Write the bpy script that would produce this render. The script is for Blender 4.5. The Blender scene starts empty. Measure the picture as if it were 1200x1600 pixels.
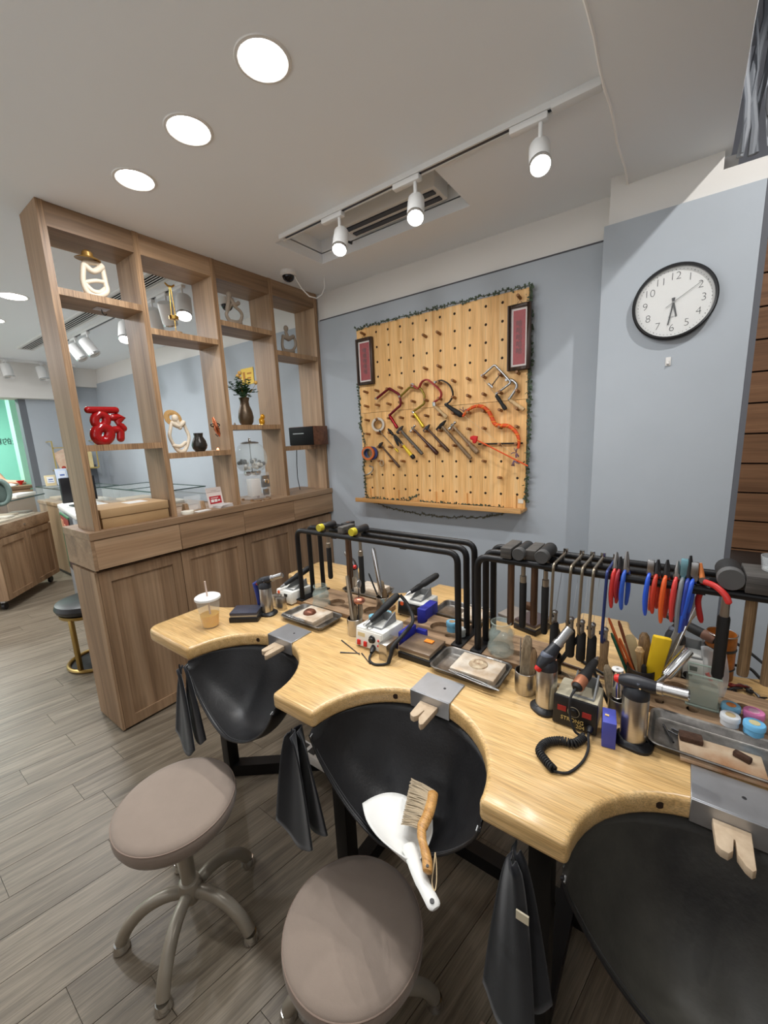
import bpy, bmesh, math, random
from mathutils import Vector, Matrix, Euler
random.seed(7)
PI = math.pi
scene = bpy.context.scene
COL = scene.collection

# ------------------------------------------------------------------ camera
CAMF, YAW, PITCH, ROLL = 632.8, -0.63617, 0.18664, 0.04532   # focal length in pixels of a 1200x1600 frame
CAMPOS = Vector((0, 0, 1.5))
_fw = Vector((math.sin(YAW)*math.cos(PITCH), math.cos(YAW)*math.cos(PITCH), -math.sin(PITCH)))
_r = Vector((math.cos(YAW), -math.sin(YAW), 0)); _d = _fw.cross(_r)
CR = _r*math.cos(ROLL)+_d*math.sin(ROLL); CD = -_r*math.sin(ROLL)+_d*math.cos(ROLL)
cam_data = bpy.data.cameras.new('camera'); cam = bpy.data.objects.new('camera', cam_data); COL.objects.link(cam)
cam_data.sensor_fit = 'VERTICAL'; cam_data.sensor_height = 36; cam_data.lens = CAMF/1600*36
cam_data.clip_start = 0.02; cam_data.clip_end = 60
m = Matrix.Identity(4)
for i in range(3):
    m[i][0] = CR[i]; m[i][1] = -CD[i]; m[i][2] = -_fw[i]; m[i][3] = CAMPOS[i]
cam.matrix_world = m
scene.camera = cam
# ------------------------------------------------------------------ world, exposure
w = bpy.data.worlds.new('world'); scene.world = w; w.use_nodes = True
w.node_tree.nodes['Background'].inputs[0].default_value = (0.98, 0.985, 1.0, 1)
w.node_tree.nodes['Background'].inputs[1].default_value = 0.9
scene.view_settings.view_transform = 'Standard'; scene.view_settings.look = 'None'
scene.view_settings.exposure = 0.45; scene.view_settings.gamma = 1.0
scene.view_settings.use_curve_mapping = False
LUM = dict(down=4.6, track=14.5, far=13, shop=26, mint=45, fartrack=8, upper=42, rear=3)     # watts of the room lamps and the added mint light

def at(px, py, X=None, Y=None, Z=None):
    """point of a known plane of the room seen at a pixel of the photograph"""
    d = CR*((px-600)/CAMF)+CD*((py-800)/CAMF)+_fw
    i, v = [(i, v) for i, v in enumerate((X, Y, Z)) if v is not None][0]
    return CAMPOS+d*((v-CAMPOS[i])/d[i])

# ------------------------------------------------------------------ geometry helpers
class G:
    def __init__(s): s.v = []; s.f = []
    def add(s, vs, fs):
        o = len(s.v); s.v += [Vector(v) for v in vs]; s.f += [tuple(i+o for i in f) for f in fs]; return s
    def box(s, c, d, rot=None):
        x, y, z = (d[0]/2, d[1]/2, d[2]/2)
        vs = [Vector((a*x, b*y, e*z)) for e in (-1, 1) for a, b in ((-1, -1), (1, -1), (1, 1), (-1, 1))]
        if rot is not None:
            R = rot if isinstance(rot, Matrix) else Euler(rot).to_matrix()
            vs = [R @ v for v in vs]
        c = Vector(c)
        return s.add([v+c for v in vs], [(3, 2, 1, 0), (4, 5, 6, 7), (0, 1, 5, 4), (1, 2, 6, 5), (2, 3, 7, 6), (3, 0, 4, 7)])
    def b2(s, x0, x1, y0, y1, z0, z1): return s.box(((x0+x1)/2, (y0+y1)/2, (z0+z1)/2), (x1-x0, y1-y0, z1-z0))
    def tube(s, pts, r, n=10, closed=False, caps=True, flat=None):
        pts = [Vector(p) for p in pts]; k = len(pts)
        rs = r if isinstance(r, (list, tuple)) else [r]*k
        tang = []
        for i in range(k):
            a = pts[(i-1) % k] if (closed or i > 0) else pts[0]
            b = pts[(i+1) % k] if (closed or i < k-1) else pts[-1]
            t = (b-a); tang.append(t.normalized() if t.length > 1e-9 else Vector((0, 0, 1)))
        up = Vector((0, 0, 1)) if abs(tang[0].z) < 0.9 else Vector((0, 1, 0))
        nrm = (up-tang[0]*up.dot(tang[0])).normalized(); vs = []
        for i in range(k):
            if i > 0:
                q = tang[i-1].rotation_difference(tang[i]); nrm = q @ nrm
                nrm = (nrm-tang[i]*nrm.dot(tang[i])).normalized()
            bn = tang[i].cross(nrm)
            fx, fy = flat if flat else (1, 1)
            for j in range(n):
                a = 2*PI*j/n
                vs.append(pts[i]+(nrm*math.cos(a)*fx+bn*math.sin(a)*fy)*rs[i])
        fs = []
        for i in range(k if closed else k-1):
            i2 = (i+1) % k
            for j in range(n):
                j2 = (j+1) % n; fs.append((i*n+j, i*n+j2, i2*n+j2, i2*n+j))
        if caps and not closed:
            fs.append(tuple(range(n-1, -1, -1))); fs.append(tuple((k-1)*n+j for j in range(n)))
        return s.add(vs, fs)
    def cyl(s, p0, p1, r0, r1=None, n=20): return s.tube([p0, p1], [r0, r0 if r1 is None else r1], n)
    def lathe(s, prof, n=24, c=(0, 0, 0), closed=False):
        c = Vector(c); vs = []; fs = []; k = len(prof)
        for r, z in prof:
            for j in range(n):
                a = 2*PI*j/n; vs.append(c+Vector((r*math.cos(a), r*math.sin(a), z)))
        for i in range(k if closed else k-1):
            i2 = (i+1) % k
            for j in range(n):
                j2 = (j+1) % n; fs.append((i*n+j, i*n+j2, i2*n+j2, i2*n+j))
        if not closed:
            if prof[0][0] > 1e-6: fs.append(tuple(range(n-1, -1, -1)))
            if prof[-1][0] > 1e-6: fs.append(tuple((k-1)*n+j for j in range(n)))
        return s.add(vs, fs)
    def prism(s, poly, z0, z1):
        n = len(poly); vs = [(x, y, z0) for x, y in poly]+[(x, y, z1) for x, y in poly]
        fs = [tuple(range(n-1, -1, -1)), tuple(range(n, 2*n))]
        fs += [(i, (i+1) % n, n+(i+1) % n, n+i) for i in range(n)]
        return s.add(vs, fs)
    def sph(s, c, r, nu=16, nv=10):
        rx, ry, rz = r if isinstance(r, (tuple, list)) else (r, r, r); c = Vector(c); vs = []; fs = []
        for i in range(nv+1):
            t = PI*i/nv
            for j in range(nu):
                a = 2*PI*j/nu
                vs.append(c+Vector((rx*math.sin(t)*math.cos(a), ry*math.sin(t)*math.sin(a), -rz*math.cos(t))))
        for i in range(nv):
            for j in range(nu):
                j2 = (j+1) % nu; fs.append((i*nu+j, i*nu+j2, (i+1)*nu+j2, (i+1)*nu+j))
        return s.add(vs, fs)
    def grid(s, fn, nu, nv):
        vs = [fn(i/nu, j/nv) for i in range(nu+1) for j in range(nv+1)]
        fs = [(i*(nv+1)+j, (i+1)*(nv+1)+j, (i+1)*(nv+1)+j+1, i*(nv+1)+j+1) for i in range(nu) for j in range(nv)]
        return s.add(vs, fs)
    def xf(s, M): s.v = [M @ v for v in s.v]; return s
    def mv(s, *d): d = Vector(d); s.v = [v+d for v in s.v]; return s

def frame_to(p0, p1, side=(1, 0, 0)):
    """matrix with local Z running from p0 to p1 and local X near 'side'"""
    p0 = Vector(p0); z = (Vector(p1)-p0).normalized(); x = Vector(side); x = (x-z*x.dot(z)).normalized(); y = z.cross(x)
    M = Matrix.Identity(4)
    for i in range(3): M[i][0] = x[i]; M[i][1] = y[i]; M[i][2] = z[i]; M[i][3] = p0[i]
    return M
def rotz(a, c=(0, 0, 0)): return Matrix.Translation(c) @ Matrix.Rotation(a, 4, 'Z')

def obj(name, g, mat, parent=None, bev=0, seg=2, sub=0, solid=0, smooth=38, w=False, mesh=None, rec=False):
    """link ONE mesh object; with w=True the geometry is in world coordinates"""
    if mesh is None:
        vs = g.v
        if w and parent is not None:
            base = Vector((0, 0, 0)); p = parent
            while p is not None: base = base+p.location; p = p.parent
            vs = [v-base for v in vs]
        mesh = bpy.data.meshes.new(name); mesh.from_pydata([tuple(v) for v in vs], [], g.f); mesh.validate()
        bm = bmesh.new(); bm.from_mesh(mesh); bmesh.ops.remove_doubles(bm, verts=bm.verts, dist=1e-6)
        bmesh.ops.recalc_face_normals(bm, faces=bm.faces)
        if bev:
            es = [e for e in bm.edges if len(e.link_faces) == 2 and e.calc_face_angle(0) > math.radians(40)]
            bmesh.ops.bevel(bm, geom=es, offset=bev, segments=seg, profile=0.5, affect='EDGES', clamp_overlap=True)
        bm.to_mesh(mesh); bm.free()
        if smooth:
            mesh.polygons.foreach_set('use_smooth', [True]*len(mesh.polygons)); mesh.set_sharp_from_angle(angle=math.radians(smooth))
        mesh.materials.append(mat)
    o = bpy.data.objects.new(name, mesh); COL.objects.link(o)
    if parent is not None: o.parent = parent
    if solid:
        md = o.modifiers.new('solidify', 'SOLIDIFY'); md.thickness = solid; md.offset = 0
    if sub:
        md = o.modifiers.new('subdivision', 'SUBSURF'); md.levels = sub; md.render_levels = sub
    return o
def tag(o, label=None, cat=None, group=None, kind=None):
    if label: o['label'] = label
    if cat: o['category'] = cat
    if group: o['group'] = group
    if kind: o['kind'] = kind
    return o
def thing(name, label, cat, loc=(0, 0, 0), rz=0, group=None):
    o = bpy.data.objects.new(name, None); COL.objects.link(o); o.location = loc; o.rotation_euler = (0, 0, rz)
    o.empty_display_size = 0.02
    return tag(o, label, cat, group)
def struct(name, g, mat, parent=None, **k):
    o = obj(name, g, mat, parent, **k)
    if parent is None: o['kind'] = 'structure'
    return o
def text_mesh(name, body, size, M, mat, parent, ext=0.0004, thin=0.0, align='CENTER', mirror=False, vertical=False):
    """flat lettering turned into a mesh; M carries the text's XY plane into world space"""
    cu = bpy.data.curves.new(name, 'FONT'); cu.body = body; cu.size = size; cu.extrude = ext
    cu.offset = thin; cu.align_x = align; cu.align_y = 'CENTER'
    if vertical: cu.space_line = 0.98
    tmp = bpy.data.objects.new(name+'_tmp', cu); COL.objects.link(tmp)
    dg = bpy.context.evaluated_depsgraph_get(); me = bpy.data.meshes.new_from_object(tmp.evaluated_get(dg))
    bpy.data.objects.remove(tmp); bpy.data.curves.remove(cu)
    if mirror: me.transform(Matrix.Diagonal((-1, 1, 1, 1)))
    me.transform(M)
    if parent is not None:
        base = Vector((0, 0, 0)); p = parent
        while p is not None: base = base+p.location; p = p.parent
        me.transform(Matrix.Translation(-base))
    me.materials.clear(); me.materials.append(mat)
    o = bpy.data.objects.new(name, me); COL.objects.link(o); o.parent = parent
    return o

# ------------------------------------------------------------------ materials
def lin(c):
    return tuple((x/255/12.92 if x/255 <= 0.04045 else ((x/255+0.055)/1.055)**2.4) for x in c[:3])+(1.0,)
MATS = {}
def node(nt, t, **kw):
    n = nt.nodes.new(t)
    for k, v in kw.items(): setattr(n, k, v)
    return n
def mat(name, c, rough=0.5, metal=0.0, noise=0.0, nscale=30, bump=0.0, bscale=200, spec=0.5, c2=None, coat=0, stretch=None, sheen=0, trans=0, ior=1.45, alpha=1.0, emit=None, estr=0):
    if name in MATS: return MATS[name]
    M = bpy.data.materials.new(name); M.use_nodes = True; nt = M.node_tree; b = nt.nodes['Principled BSDF']
    b.inputs['Base Color'].default_value = lin(c); b.inputs['Roughness'].default_value = rough; b.inputs['Metallic'].default_value = metal
    b.inputs['Specular IOR Level'].default_value = spec; b.inputs['IOR'].default_value = ior
    if coat: b.inputs['Coat Weight'].default_value = coat; b.inputs['Coat Roughness'].default_value = 0.15
    if sheen: b.inputs['Sheen Weight'].default_value = sheen
    if trans: b.inputs['Transmission Weight'].default_value = trans
    if alpha < 1: b.inputs['Alpha'].default_value = alpha
    if emit: b.inputs['Emission Color'].default_value = lin(emit); b.inputs['Emission Strength'].default_value = estr
    tc = node(nt, 'ShaderNodeTexCoord')
    src = tc.outputs['Object']
    if stretch:
        mp = node(nt, 'ShaderNodeMapping'); mp.inputs['Scale'].default_value = stretch; nt.links.new(src, mp.inputs[0]); src = mp.outputs[0]
    if noise or c2:
        nz = node(nt, 'ShaderNodeTexNoise'); nz.inputs['Scale'].default_value = nscale; nz.inputs['Detail'].default_value = 6; nz.inputs['Roughness'].default_value = 0.6
        nt.links.new(src, nz.inputs['Vector'])
        rp = node(nt, 'ShaderNodeValToRGB'); rp.color_ramp.elements[0].position = 0.3; rp.color_ramp.elements[1].position = 0.72
        a = lin(c); bb = lin(c2) if c2 else tuple(min(1, x*(1+noise)) for x in a[:3])+(1,)
        aa = a if c2 else tuple(x*(1-noise) for x in a[:3])+(1,)
        rp.color_ramp.elements[0].color = aa; rp.color_ramp.elements[1].color = bb
        nt.links.new(nz.outputs['Fac'], rp.inputs[0]); nt.links.new(rp.outputs[0], b.inputs['Base Color'])
    if bump:
        n2 = node(nt, 'ShaderNodeTexNoise'); n2.inputs['Scale'].default_value = bscale; n2.inputs['Detail'].default_value = 3
        nt.links.new(src, n2.inputs['Vector'])
        bp = node(nt, 'ShaderNodeBump'); bp.inputs['Strength'].default_value = bump; bp.inputs['Distance'].default_value = 0.002
        nt.links.new(n2.outputs['Fac'], bp.inputs['Height']); nt.links.new(bp.outputs[0], b.inputs['Normal'])
    MATS[name] = M; return M
def wood(name, dark, midc, light, grain='Z', scale=1.0, rough=0.5, fine=0.35, bump=0.08, vary=0.12, coat=0, contrast=(0.25, 0.5, 0.75)):
    """procedural timber: long streaks along the grain axis, fine pores, each piece shifted by its own random number"""
    if name in MATS: return MATS[name]
    M = bpy.data.materials.new(name); M.use_nodes = True; nt = M.node_tree; b = nt.nodes['Principled BSDF']; L = nt.links.new
    b.inputs['Roughness'].default_value = rough; b.inputs['Specular IOR Level'].default_value = 0.4
    if coat: b.inputs['Coat Weight'].default_value = coat; b.inputs['Coat Roughness'].default_value = 0.2
    tc = node(nt, 'ShaderNodeTexCoord'); oi = node(nt, 'ShaderNodeObjectInfo')
    off = node(nt, 'ShaderNodeVectorMath', operation='SCALE'); off.inputs[0].default_value = (13.1, 7.7, 5.3); L(oi.outputs['Random'], off.inputs['Scale'])
    ad = node(nt, 'ShaderNodeVectorMath', operation='ADD'); L(tc.outputs['Object'], ad.inputs[0]); L(off.outputs[0], ad.inputs[1])
    mp = node(nt, 'ShaderNodeMapping'); sc = [18*scale]*3; sc['XYZ'.index(grain)] = 0.9*scale; mp.inputs['Scale'].default_value = sc; L(ad.outputs[0], mp.inputs[0])
    n1 = node(nt, 'ShaderNodeTexNoise'); n1.inputs['Scale'].default_value = 1.0; n1.inputs['Detail'].default_value = 5; n1.inputs['Distortion'].default_value = 0.8; L(mp.outputs[0], n1.inputs['Vector'])
    rp = node(nt, 'ShaderNodeValToRGB'); e = rp.color_ramp.elements
    e[0].position = contrast[0]; e[0].color = lin(dark); e[1].position = contrast[2]; e[1].color = lin(light); k = e.new(contrast[1]); k.color = lin(midc)
    L(n1.outputs['Fac'], rp.inputs[0])
    mp2 = node(nt, 'ShaderNodeMapping'); sc = [170*scale]*3; sc['XYZ'.index(grain)] = 5*scale; mp2.inputs['Scale'].default_value = sc; L(ad.outputs[0], mp2.inputs[0])
    n2 = node(nt, 'ShaderNodeTexNoise'); n2.inputs['Scale'].default_value = 1.0; n2.inputs['Detail'].default_value = 3; L(mp2.outputs[0], n2.inputs['Vector'])
    r2 = node(nt, 'ShaderNodeMapRange'); r2.inputs[1].default_value = 0.35; r2.inputs[2].default_value = 0.65; r2.inputs[3].default_value = 1-fine; r2.inputs[4].default_value = 1+fine*0.5; L(n2.outputs['Fac'], r2.inputs[0])
    rv = node(nt, 'ShaderNodeMapRange'); rv.inputs[3].default_value = 1-vary; rv.inputs[4].default_value = 1+vary; L(oi.outputs['Random'], rv.inputs[0])
    mu = node(nt, 'ShaderNodeMath', operation='MULTIPLY'); L(r2.outputs[0], mu.inputs[0]); L(rv.outputs[0], mu.inputs[1])
    vm = node(nt, 'ShaderNodeVectorMath', operation='SCALE'); L(rp.outputs[0], vm.inputs[0]); L(mu.outputs[0], vm.inputs['Scale'])
    L(vm.outputs[0], b.inputs['Base Color'])
    bp = node(nt, 'ShaderNodeBump'); bp.inputs['Strength'].default_value = bump; bp.inputs['Distance'].default_value = 0.002; L(n2.outputs['Fac'], bp.inputs['Height']); L(bp.outputs[0], b.inputs['Normal'])
    MATS[name] = M; return M
def emitter(name, c, s):
    if name in MATS: return MATS[name]
    M = bpy.data.materials.new(name); M.use_nodes = True; nt = M.node_tree; nt.nodes.clear()
    e = node(nt, 'ShaderNodeEmission'); e.inputs[0].default_value = lin(c); e.inputs[1].default_value = s
    o = node(nt, 'ShaderNodeOutputMaterial'); nt.links.new(e.outputs[0], o.inputs[0]); MATS[name] = M; return M
def glass(name, c=(240, 248, 245), rough=0.02, solid_tint=None):
    """clear glass that lets lamp light pass: refraction for looking, transparency for shadows is left to the renderer"""
    return mat(name, c, rough=rough, trans=1.0, ior=1.45)
def pane(name, c=(235, 245, 242), a=0.12, rough=0.03):
    """thin sheet glass: mostly transparent with a glossy film"""
    return mat(name, c, rough=rough, alpha=a, spec=0.6)

wht = mat('white_paint', (226, 223, 218), 0.75, bump=0.05, bscale=350)
ceil_m = mat('ceiling_paint', (242, 246, 250), 0.85, bump=0.05, bscale=300)
grey_wall = mat('grey_wall_paint', (174, 181, 188), 0.7, noise=0.03, nscale=3, bump=0.06, bscale=250)
cab_w = wood('cabinet_wood', (116, 90, 67), (156, 126, 97), (178, 149, 119), 'Z', 0.5, 0.5, fine=0.16)
cab_wy = wood('cabinet_wood_along', (116, 90, 67), (156, 126, 97), (178, 149, 119), 'Y', 0.5, 0.5, fine=0.16)
edge_w = wood('edge_wood', (132, 102, 74), (160, 128, 96), (180, 148, 114), 'Z', 1.0, 0.45)
floor_w = wood('floor_plank_vinyl', (98, 87, 74), (127, 116, 100), (149, 137, 120), 'Y', 2.2, 0.4, fine=0.22, bump=0.25, vary=0.05)
peg_w = wood('pegboard_pine', (214, 160, 94), (240, 190, 124), (248, 208, 150), 'Z', 1.6, 0.5, fine=0.14, vary=0.10)
dowel_w = wood('dowel_wood', (120, 78, 44), (150, 104, 62), (172, 124, 78), 'Y', 2.0, 0.5, fine=0.15)
bench_w = wood('bench_rubberwood', (196, 158, 102), (212, 175, 119), (224, 190, 136), 'X', 2.6, 0.3, fine=0.3, bump=0.04, vary=0.03, coat=0.25)
dark_w = wood('dark_handle_wood', (58, 38, 26), (84, 58, 40), (110, 80, 56), 'Z', 3, 0.45)
pale_w = wood('pale_handle_wood', (170, 136, 92), (196, 164, 118), (212, 184, 142), 'Z', 3, 0.45)
grey_w = wood('worn_stick_wood', (104, 90, 72), (140, 124, 100), (166, 150, 126), 'Z', 3, 0.6)
hick_w = wood('hickory_wood', (112, 88, 62), (138, 112, 82), (160, 134, 102), 'Z', 3, 0.45)
org_w = wood('organizer_wood', (120, 94, 70), (152, 124, 96), (178, 150, 118), 'X', 3, 0.6)
black_m = mat('black_steel', (20, 20, 22), 0.42, 0.3, bump=0.05, bscale=400)
black_p = mat('black_plastic', (24, 24, 26), 0.4)
black_r = mat('black_rubber', (26, 26, 27), 0.65)
steel = mat('brushed_steel', (190, 186, 180), 0.28, 1.0, noise=0.08, nscale=8, stretch=(1, 1, 60))
steel2 = mat('plain_steel', (176, 176, 176), 0.32, 1.0, noise=0.12, nscale=14)
chrome = mat('chrome', (215, 215, 215), 0.12, 1.0)
dsteel = mat('dark_steel', (74, 74, 76), 0.45, 0.9, noise=0.2, nscale=20)
alu = mat('aluminium_plate', (176, 178, 182), 0.42, 0.85, noise=0.1, nscale=10, bump=0.04)
traym = mat('worn_tray_steel', (88, 86, 84), 0.35, 0.9, c2=(180, 176, 170), nscale=16)
brass = mat('brass', (196, 156, 80), 0.28, 1.0)
copper = mat('copper', (204, 120, 84), 0.25, 1.0)
tapw = mat('white_plastic', (226, 224, 220), 0.45)
greyp = mat('grey_plastic', (128, 130, 130), 0.5)
redp = mat('red_plastic', (200, 34, 28), 0.35)
bluep = mat('blue_plastic', (38, 44, 140), 0.45)
solder = mat('soldering_board', (214, 206, 192), 0.9, c2=(176, 148, 116), nscale=18, bump=0.15, bscale=90)
leather3 = mat('dusty_leather', (18, 18, 19), 0.5, c2=(70, 68, 62), nscale=4, bump=0.25, bscale=120)
leather = mat('black_leather', (17, 17, 19), 0.42, c2=(30, 30, 32), nscale=9, bump=0.2, bscale=160)
towel_m = mat('charcoal_cloth', (27, 28, 32), 0.95, noise=0.12, nscale=40, bump=0.3, bscale=900, sheen=0.3, spec=0.1)
seat_m = mat('taupe_fabric', (143, 128, 116), 0.85, noise=0.04, nscale=20, bump=0.2, bscale=900, sheen=0.2)
frame_m = mat('taupe_painted_metal', (160, 152, 138), 0.35, 0.2)
cream = mat('cream_resin', (222, 208, 186), 0.5, noise=0.06, nscale=30)
taupe_r = mat('taupe_resin', (146, 132, 116), 0.6, noise=0.08, nscale=30)
goldhat = mat('gold_hat', (158, 120, 62), 0.4, 0.5, noise=0.15, nscale=60)
redgloss = mat('red_gloss', (150, 10, 14), 0.12, coat=0.5)
darkvase = mat('dark_vase', (52, 48, 44), 0.25, 0.4, noise=0.2, nscale=30)
leaf_m = mat('leaf_green', (46, 78, 44), 0.6, noise=0.25, nscale=80)
leaf_d = mat('dusty_leaf', (74, 88, 70), 0.7, noise=0.3, nscale=60)
glass_m = glass('clear_glass')
pane_m = pane('sheet_glass')
jar_m = mat('jar_glass', (206, 222, 214), 0.04, alpha=0.17, spec=1.0)
blockhead = wood('weathered_block_wood', (54, 51, 48), (74, 71, 68), (98, 94, 90), 'X', 4, 0.6)
tag_ink = mat('dark_ink', (34, 24, 30), 0.7)

# ================================================================== THE ROOM
ZC = 2.56; YB = 2.40
# floor: base sheet and single planks, laid about eleven degrees off the walls
fl = struct('floor', G().b2(-9.6, 2.2, -2.4, 3.1, -0.06, -0.004), floor_w)
TH = math.radians(11); PW, PL = 0.148, 0.92
def plank_mesh():
    g = G(); q = []
    for k, y in ((0.001, 0.0008), (PW-0.001, 0.0008), (PW-0.001, PL-0.0008), (0.001, PL-0.0008)):
        q.append(Vector((k+y*math.tan(TH), y, 0)))
    R = Matrix.Rotation(TH, 3, 'Z'); q = [R @ v for v in q]
    g.prism([(v.x, v.y) for v in q], -0.0045, 0.0)
    return g
pm = None; rnd = random.Random(3); np_ = 0
for i in range(-34, 6):
    k = i*PW; y = -0.75-rnd.random()*PL
    while y < 2.4:
        xa = k+y*math.tan(TH); xb = k+(y+PL)*math.tan(TH)
        if y+PL > -0.35 and max(xa, xb)+PW > -4.6 and min(xa, xb) < 0.55 and max(xa, xb) < 2.0:
            o = obj('plank', plank_mesh() if pm is None else None, floor_w, fl, mesh=pm, smooth=0)
            pm = o.data; o.location = (xa, y, 0); o.rotation_euler = (0, 0, -TH); np_ += 1
        y += PL

def slab_with_hole(x0, x1, y0, y1, z0, z1, hx0, hx1, hy0, hy1):
    g = G()
    g.b2(x0, hx0, y0, y1, z0, z1); g.b2(hx1, x1, y0, y1, z0, z1)
    g.b2(hx0, hx1, y0, hy0, z0, z1); g.b2(hx0, hx1, hy1, y1, z0, z1)
    return g
AX0, AX1, AY0, AY1 = -1.885, -0.905, 1.66, 2.03
struct('ceiling', slab_with_hole(-9.6, -0.2, -2.4, YB+0.2, ZC, ZC+0.06, AX0, AX1, AY0, AY1), ceil_m, smooth=0)
rec = G(); rec.b2(AX0, AX1, AY0, AY1, ZC+0.13, ZC+0.15)
for a, b, c, d in ((AX0-0.01, AX0, AY0, AY1), (AX1, AX1+0.01, AY0, AY1), (AX0, AX1, AY0-0.01, AY0), (AX0, AX1, AY1, AY1+0.01)): rec.b2(a, b, c, d, ZC+0.055, ZC+0.15)
struct('ceiling_recess', rec, ceil_m, smooth=0)
# lower soffit beside the open ceiling on the right, with its bright plaster seam
struct('ceiling_soffit', G().b2(-0.272, 0.072, -2.4, 2.30, 2.515, 2.62), ceil_m, bev=0.004)
struct('trim_1', G().tube([(-0.272+0.003*math.sin(i*1.7), -0.2+i*0.10, 2.516+0.001*math.sin(i*2.3)) for i in range(26)], 0.0045, 6), mat('seam_white', (250, 248, 244), 0.6))
struct('ceiling_upper', G().b2(0.0, 2.2, -2.4, 3.1, 3.25, 3.3), mat('grey_void_paint', (170, 172, 178), 0.8), smooth=0)
struct('wall_upper', G().b2(-0.25, 2.2, 2.96, 3.06, 1.9, 3.25), mat('grey_void_wall', (196, 199, 208), 0.8), smooth=0)
struct('wall_soffit', G().b2(0.03, 0.07, -2.4, 2.95, 2.62, 3.25), mat('grey_void_wall', (196, 199, 208), 0.8), smooth=0)
# back wall: white plaster above, painted panels below
wb = struct('wall_back', G().b2(-9.6, 0.1, YB, YB+0.1, -0.05, ZC), wht, smooth=0)
obj('wall_panel', G().b2(-6.62, -0.30, YB-0.015, YB, 0.0, 2.37), grey_wall, wb, smooth=0)
obj('panel_edge_line', G().b2(-2.28, -0.36, YB-0.018, YB-0.0135, 2.366, 2.373), mat('panel_shadow_gap', (86, 86, 90), 0.9), wb, smooth=0)
# column with the clock
wc = struct('wall_column', G().b2(-0.338, 0.20, 2.24, 2.44, -0.05, 2.45).b2(-0.338, 0.05, 2.24, 2.44, 2.45, 2.56), wht, smooth=0)
obj('column_panel', G().b2(-0.352, 0.181, 2.212, 2.241, 0.0, 2.365), grey_wall, wc, bev=0.003)
obj('panel_return', G().b2(-0.352, -0.338, 2.241, 2.40, 0.0, 2.365), grey_wall, wc, smooth=0)
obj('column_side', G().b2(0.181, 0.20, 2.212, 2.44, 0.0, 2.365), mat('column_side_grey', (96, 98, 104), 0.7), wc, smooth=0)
# brown board wall behind the column on the right
wp = struct('wall_plank', G().b2(0.17, 2.2, 2.66, 2.74, -0.05, 2.5), mat('plank_gap', (38, 26, 18), 0.9), smooth=0)
brown_w = wood('brown_wall_board', (112, 78, 52), (136, 98, 68), (154, 114, 82), 'X', 1.2, 0.6, fine=0.15, vary=0.08)
bm_ = None
for i in range(17):
    o = obj('wall_board', G().b2(0, 2.0, -0.012, 0.012, 0.004, 0.139) if bm_ is None else None, brown_w, wp, mesh=bm_, smooth=0)
    bm_ = o.data; o.location = (0.18, 2.655, i*0.143)
wlo = struct('wall_low', G().b2(0.20, 2.15, 2.22, 2.6, -0.05, 0.815), grey_wall, smooth=0)
obj('dark_ledge', G().b2(0.20, 2.15, 2.20, 2.64, 0.815, 0.85), mat('ledge_dark', (52, 42, 36), 0.6), wlo, bev=0.003)
# unseen right wall; low rear wall added to block low fill light
struct('wall_right', G().b2(2.1, 2.2, -2.4, 3.1, -0.05, 3.3), wht, smooth=0)
struct('wall_rear_light_block', G().b2(-3.2, 2.2, -1.1, -1.0, 0.0, 1.2), cab_w, smooth=0)
# the shop side: left wall with its white bulkhead, dark jamb, mint room beyond
wl = struct('wall_left', G().b2(-6.76, -6.62, 1.60, YB, -0.05, 2.33), grey_wall, smooth=0)
struct('trim_2', G().b2(-6.80, -6.50, -2.4, 2.12, 2.14, ZC).b2(-6.80, -6.56, 2.12, YB, 2.32, ZC), wht, smooth=0)
struct('trim_3', G().b2(-6.76, -6.63, 1.53, 1.60, -0.05, 2.15), mat('dark_jamb', (104, 108, 114), 0.6), smooth=0)
mint = mat('mint_paint', (150, 226, 204), 0.7)
wm = struct('wall_mint', G().b2(-8.75, -8.65, -2.4, 2.4, -0.05, ZC), mint, smooth=0)
struct('trim_4', G().b2(-7.8, -7.6, 1.655, 1.96, -0.05, ZC), mat('mint_pillar_paint', (160, 214, 188), 0.7), smooth=0)
struct('wall_far', G().b2(-9.6, -9.5, -2.4, 2.4, -0.05, ZC), wht, smooth=0)
text_mesh('wall_lettering', '天的糖', 0.115, Matrix(((0, 0, 1, -8.645), (1, 0, 0, 1.76), (0, 1, 0, 1.665), (0, 0, 0, 1))), mat('sign_grey', (70, 96, 92), 0.6), wm, mirror=True)

# ================================================================== CEILING LAMPS
lamp_white = emitter('lamp_disc', (255, 250, 244), 14)
def area(name, loc, size, watt, parent=None, col=(0.96, 0.98, 1.0), target=(0, 0, -1)):
    d = bpy.data.lights.new(name, 'AREA'); d.shape = 'DISK'; d.size = size; d.energy = watt; d.color = col
    o = bpy.data.objects.new(name, d); COL.objects.link(o); o.location = loc; o.parent = parent
    o.rotation_euler = Vector(target).to_track_quat('-Z', 'Y').to_euler()
    return o
def downlight(x, y, r, label, watt, group='round downlights in the ceiling'):
    t = thing('downlight', label, 'downlight', (x, y, ZC), 0, group)
    obj('trim_ring', G().lathe([(r, -0.001), (r+0.004, -0.004), (r+0.012, -0.003), (r+0.014, 0.0), (r, 0.0)], 40, closed=True), tapw, t)
    obj('diffuser', G().lathe([(0, -0.0035), (r*0.6, -0.0035), (r, -0.002)], 40), lamp_white, t)
    area('downlight_lamp', (0, 0, -0.012), r*2, watt, t)
    return t
downlight(-1.042, 0.932, 0.066, 'largest-looking round downlight, nearest the track, high above the bench', LUM['down'])
downlight(-1.452, 0.938, 0.066, 'middle one of the three round downlights in a row', LUM['down'])
downlight(-1.870, 0.940, 0.066, 'round downlight closest to the wooden display partition', LUM['down'])
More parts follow.
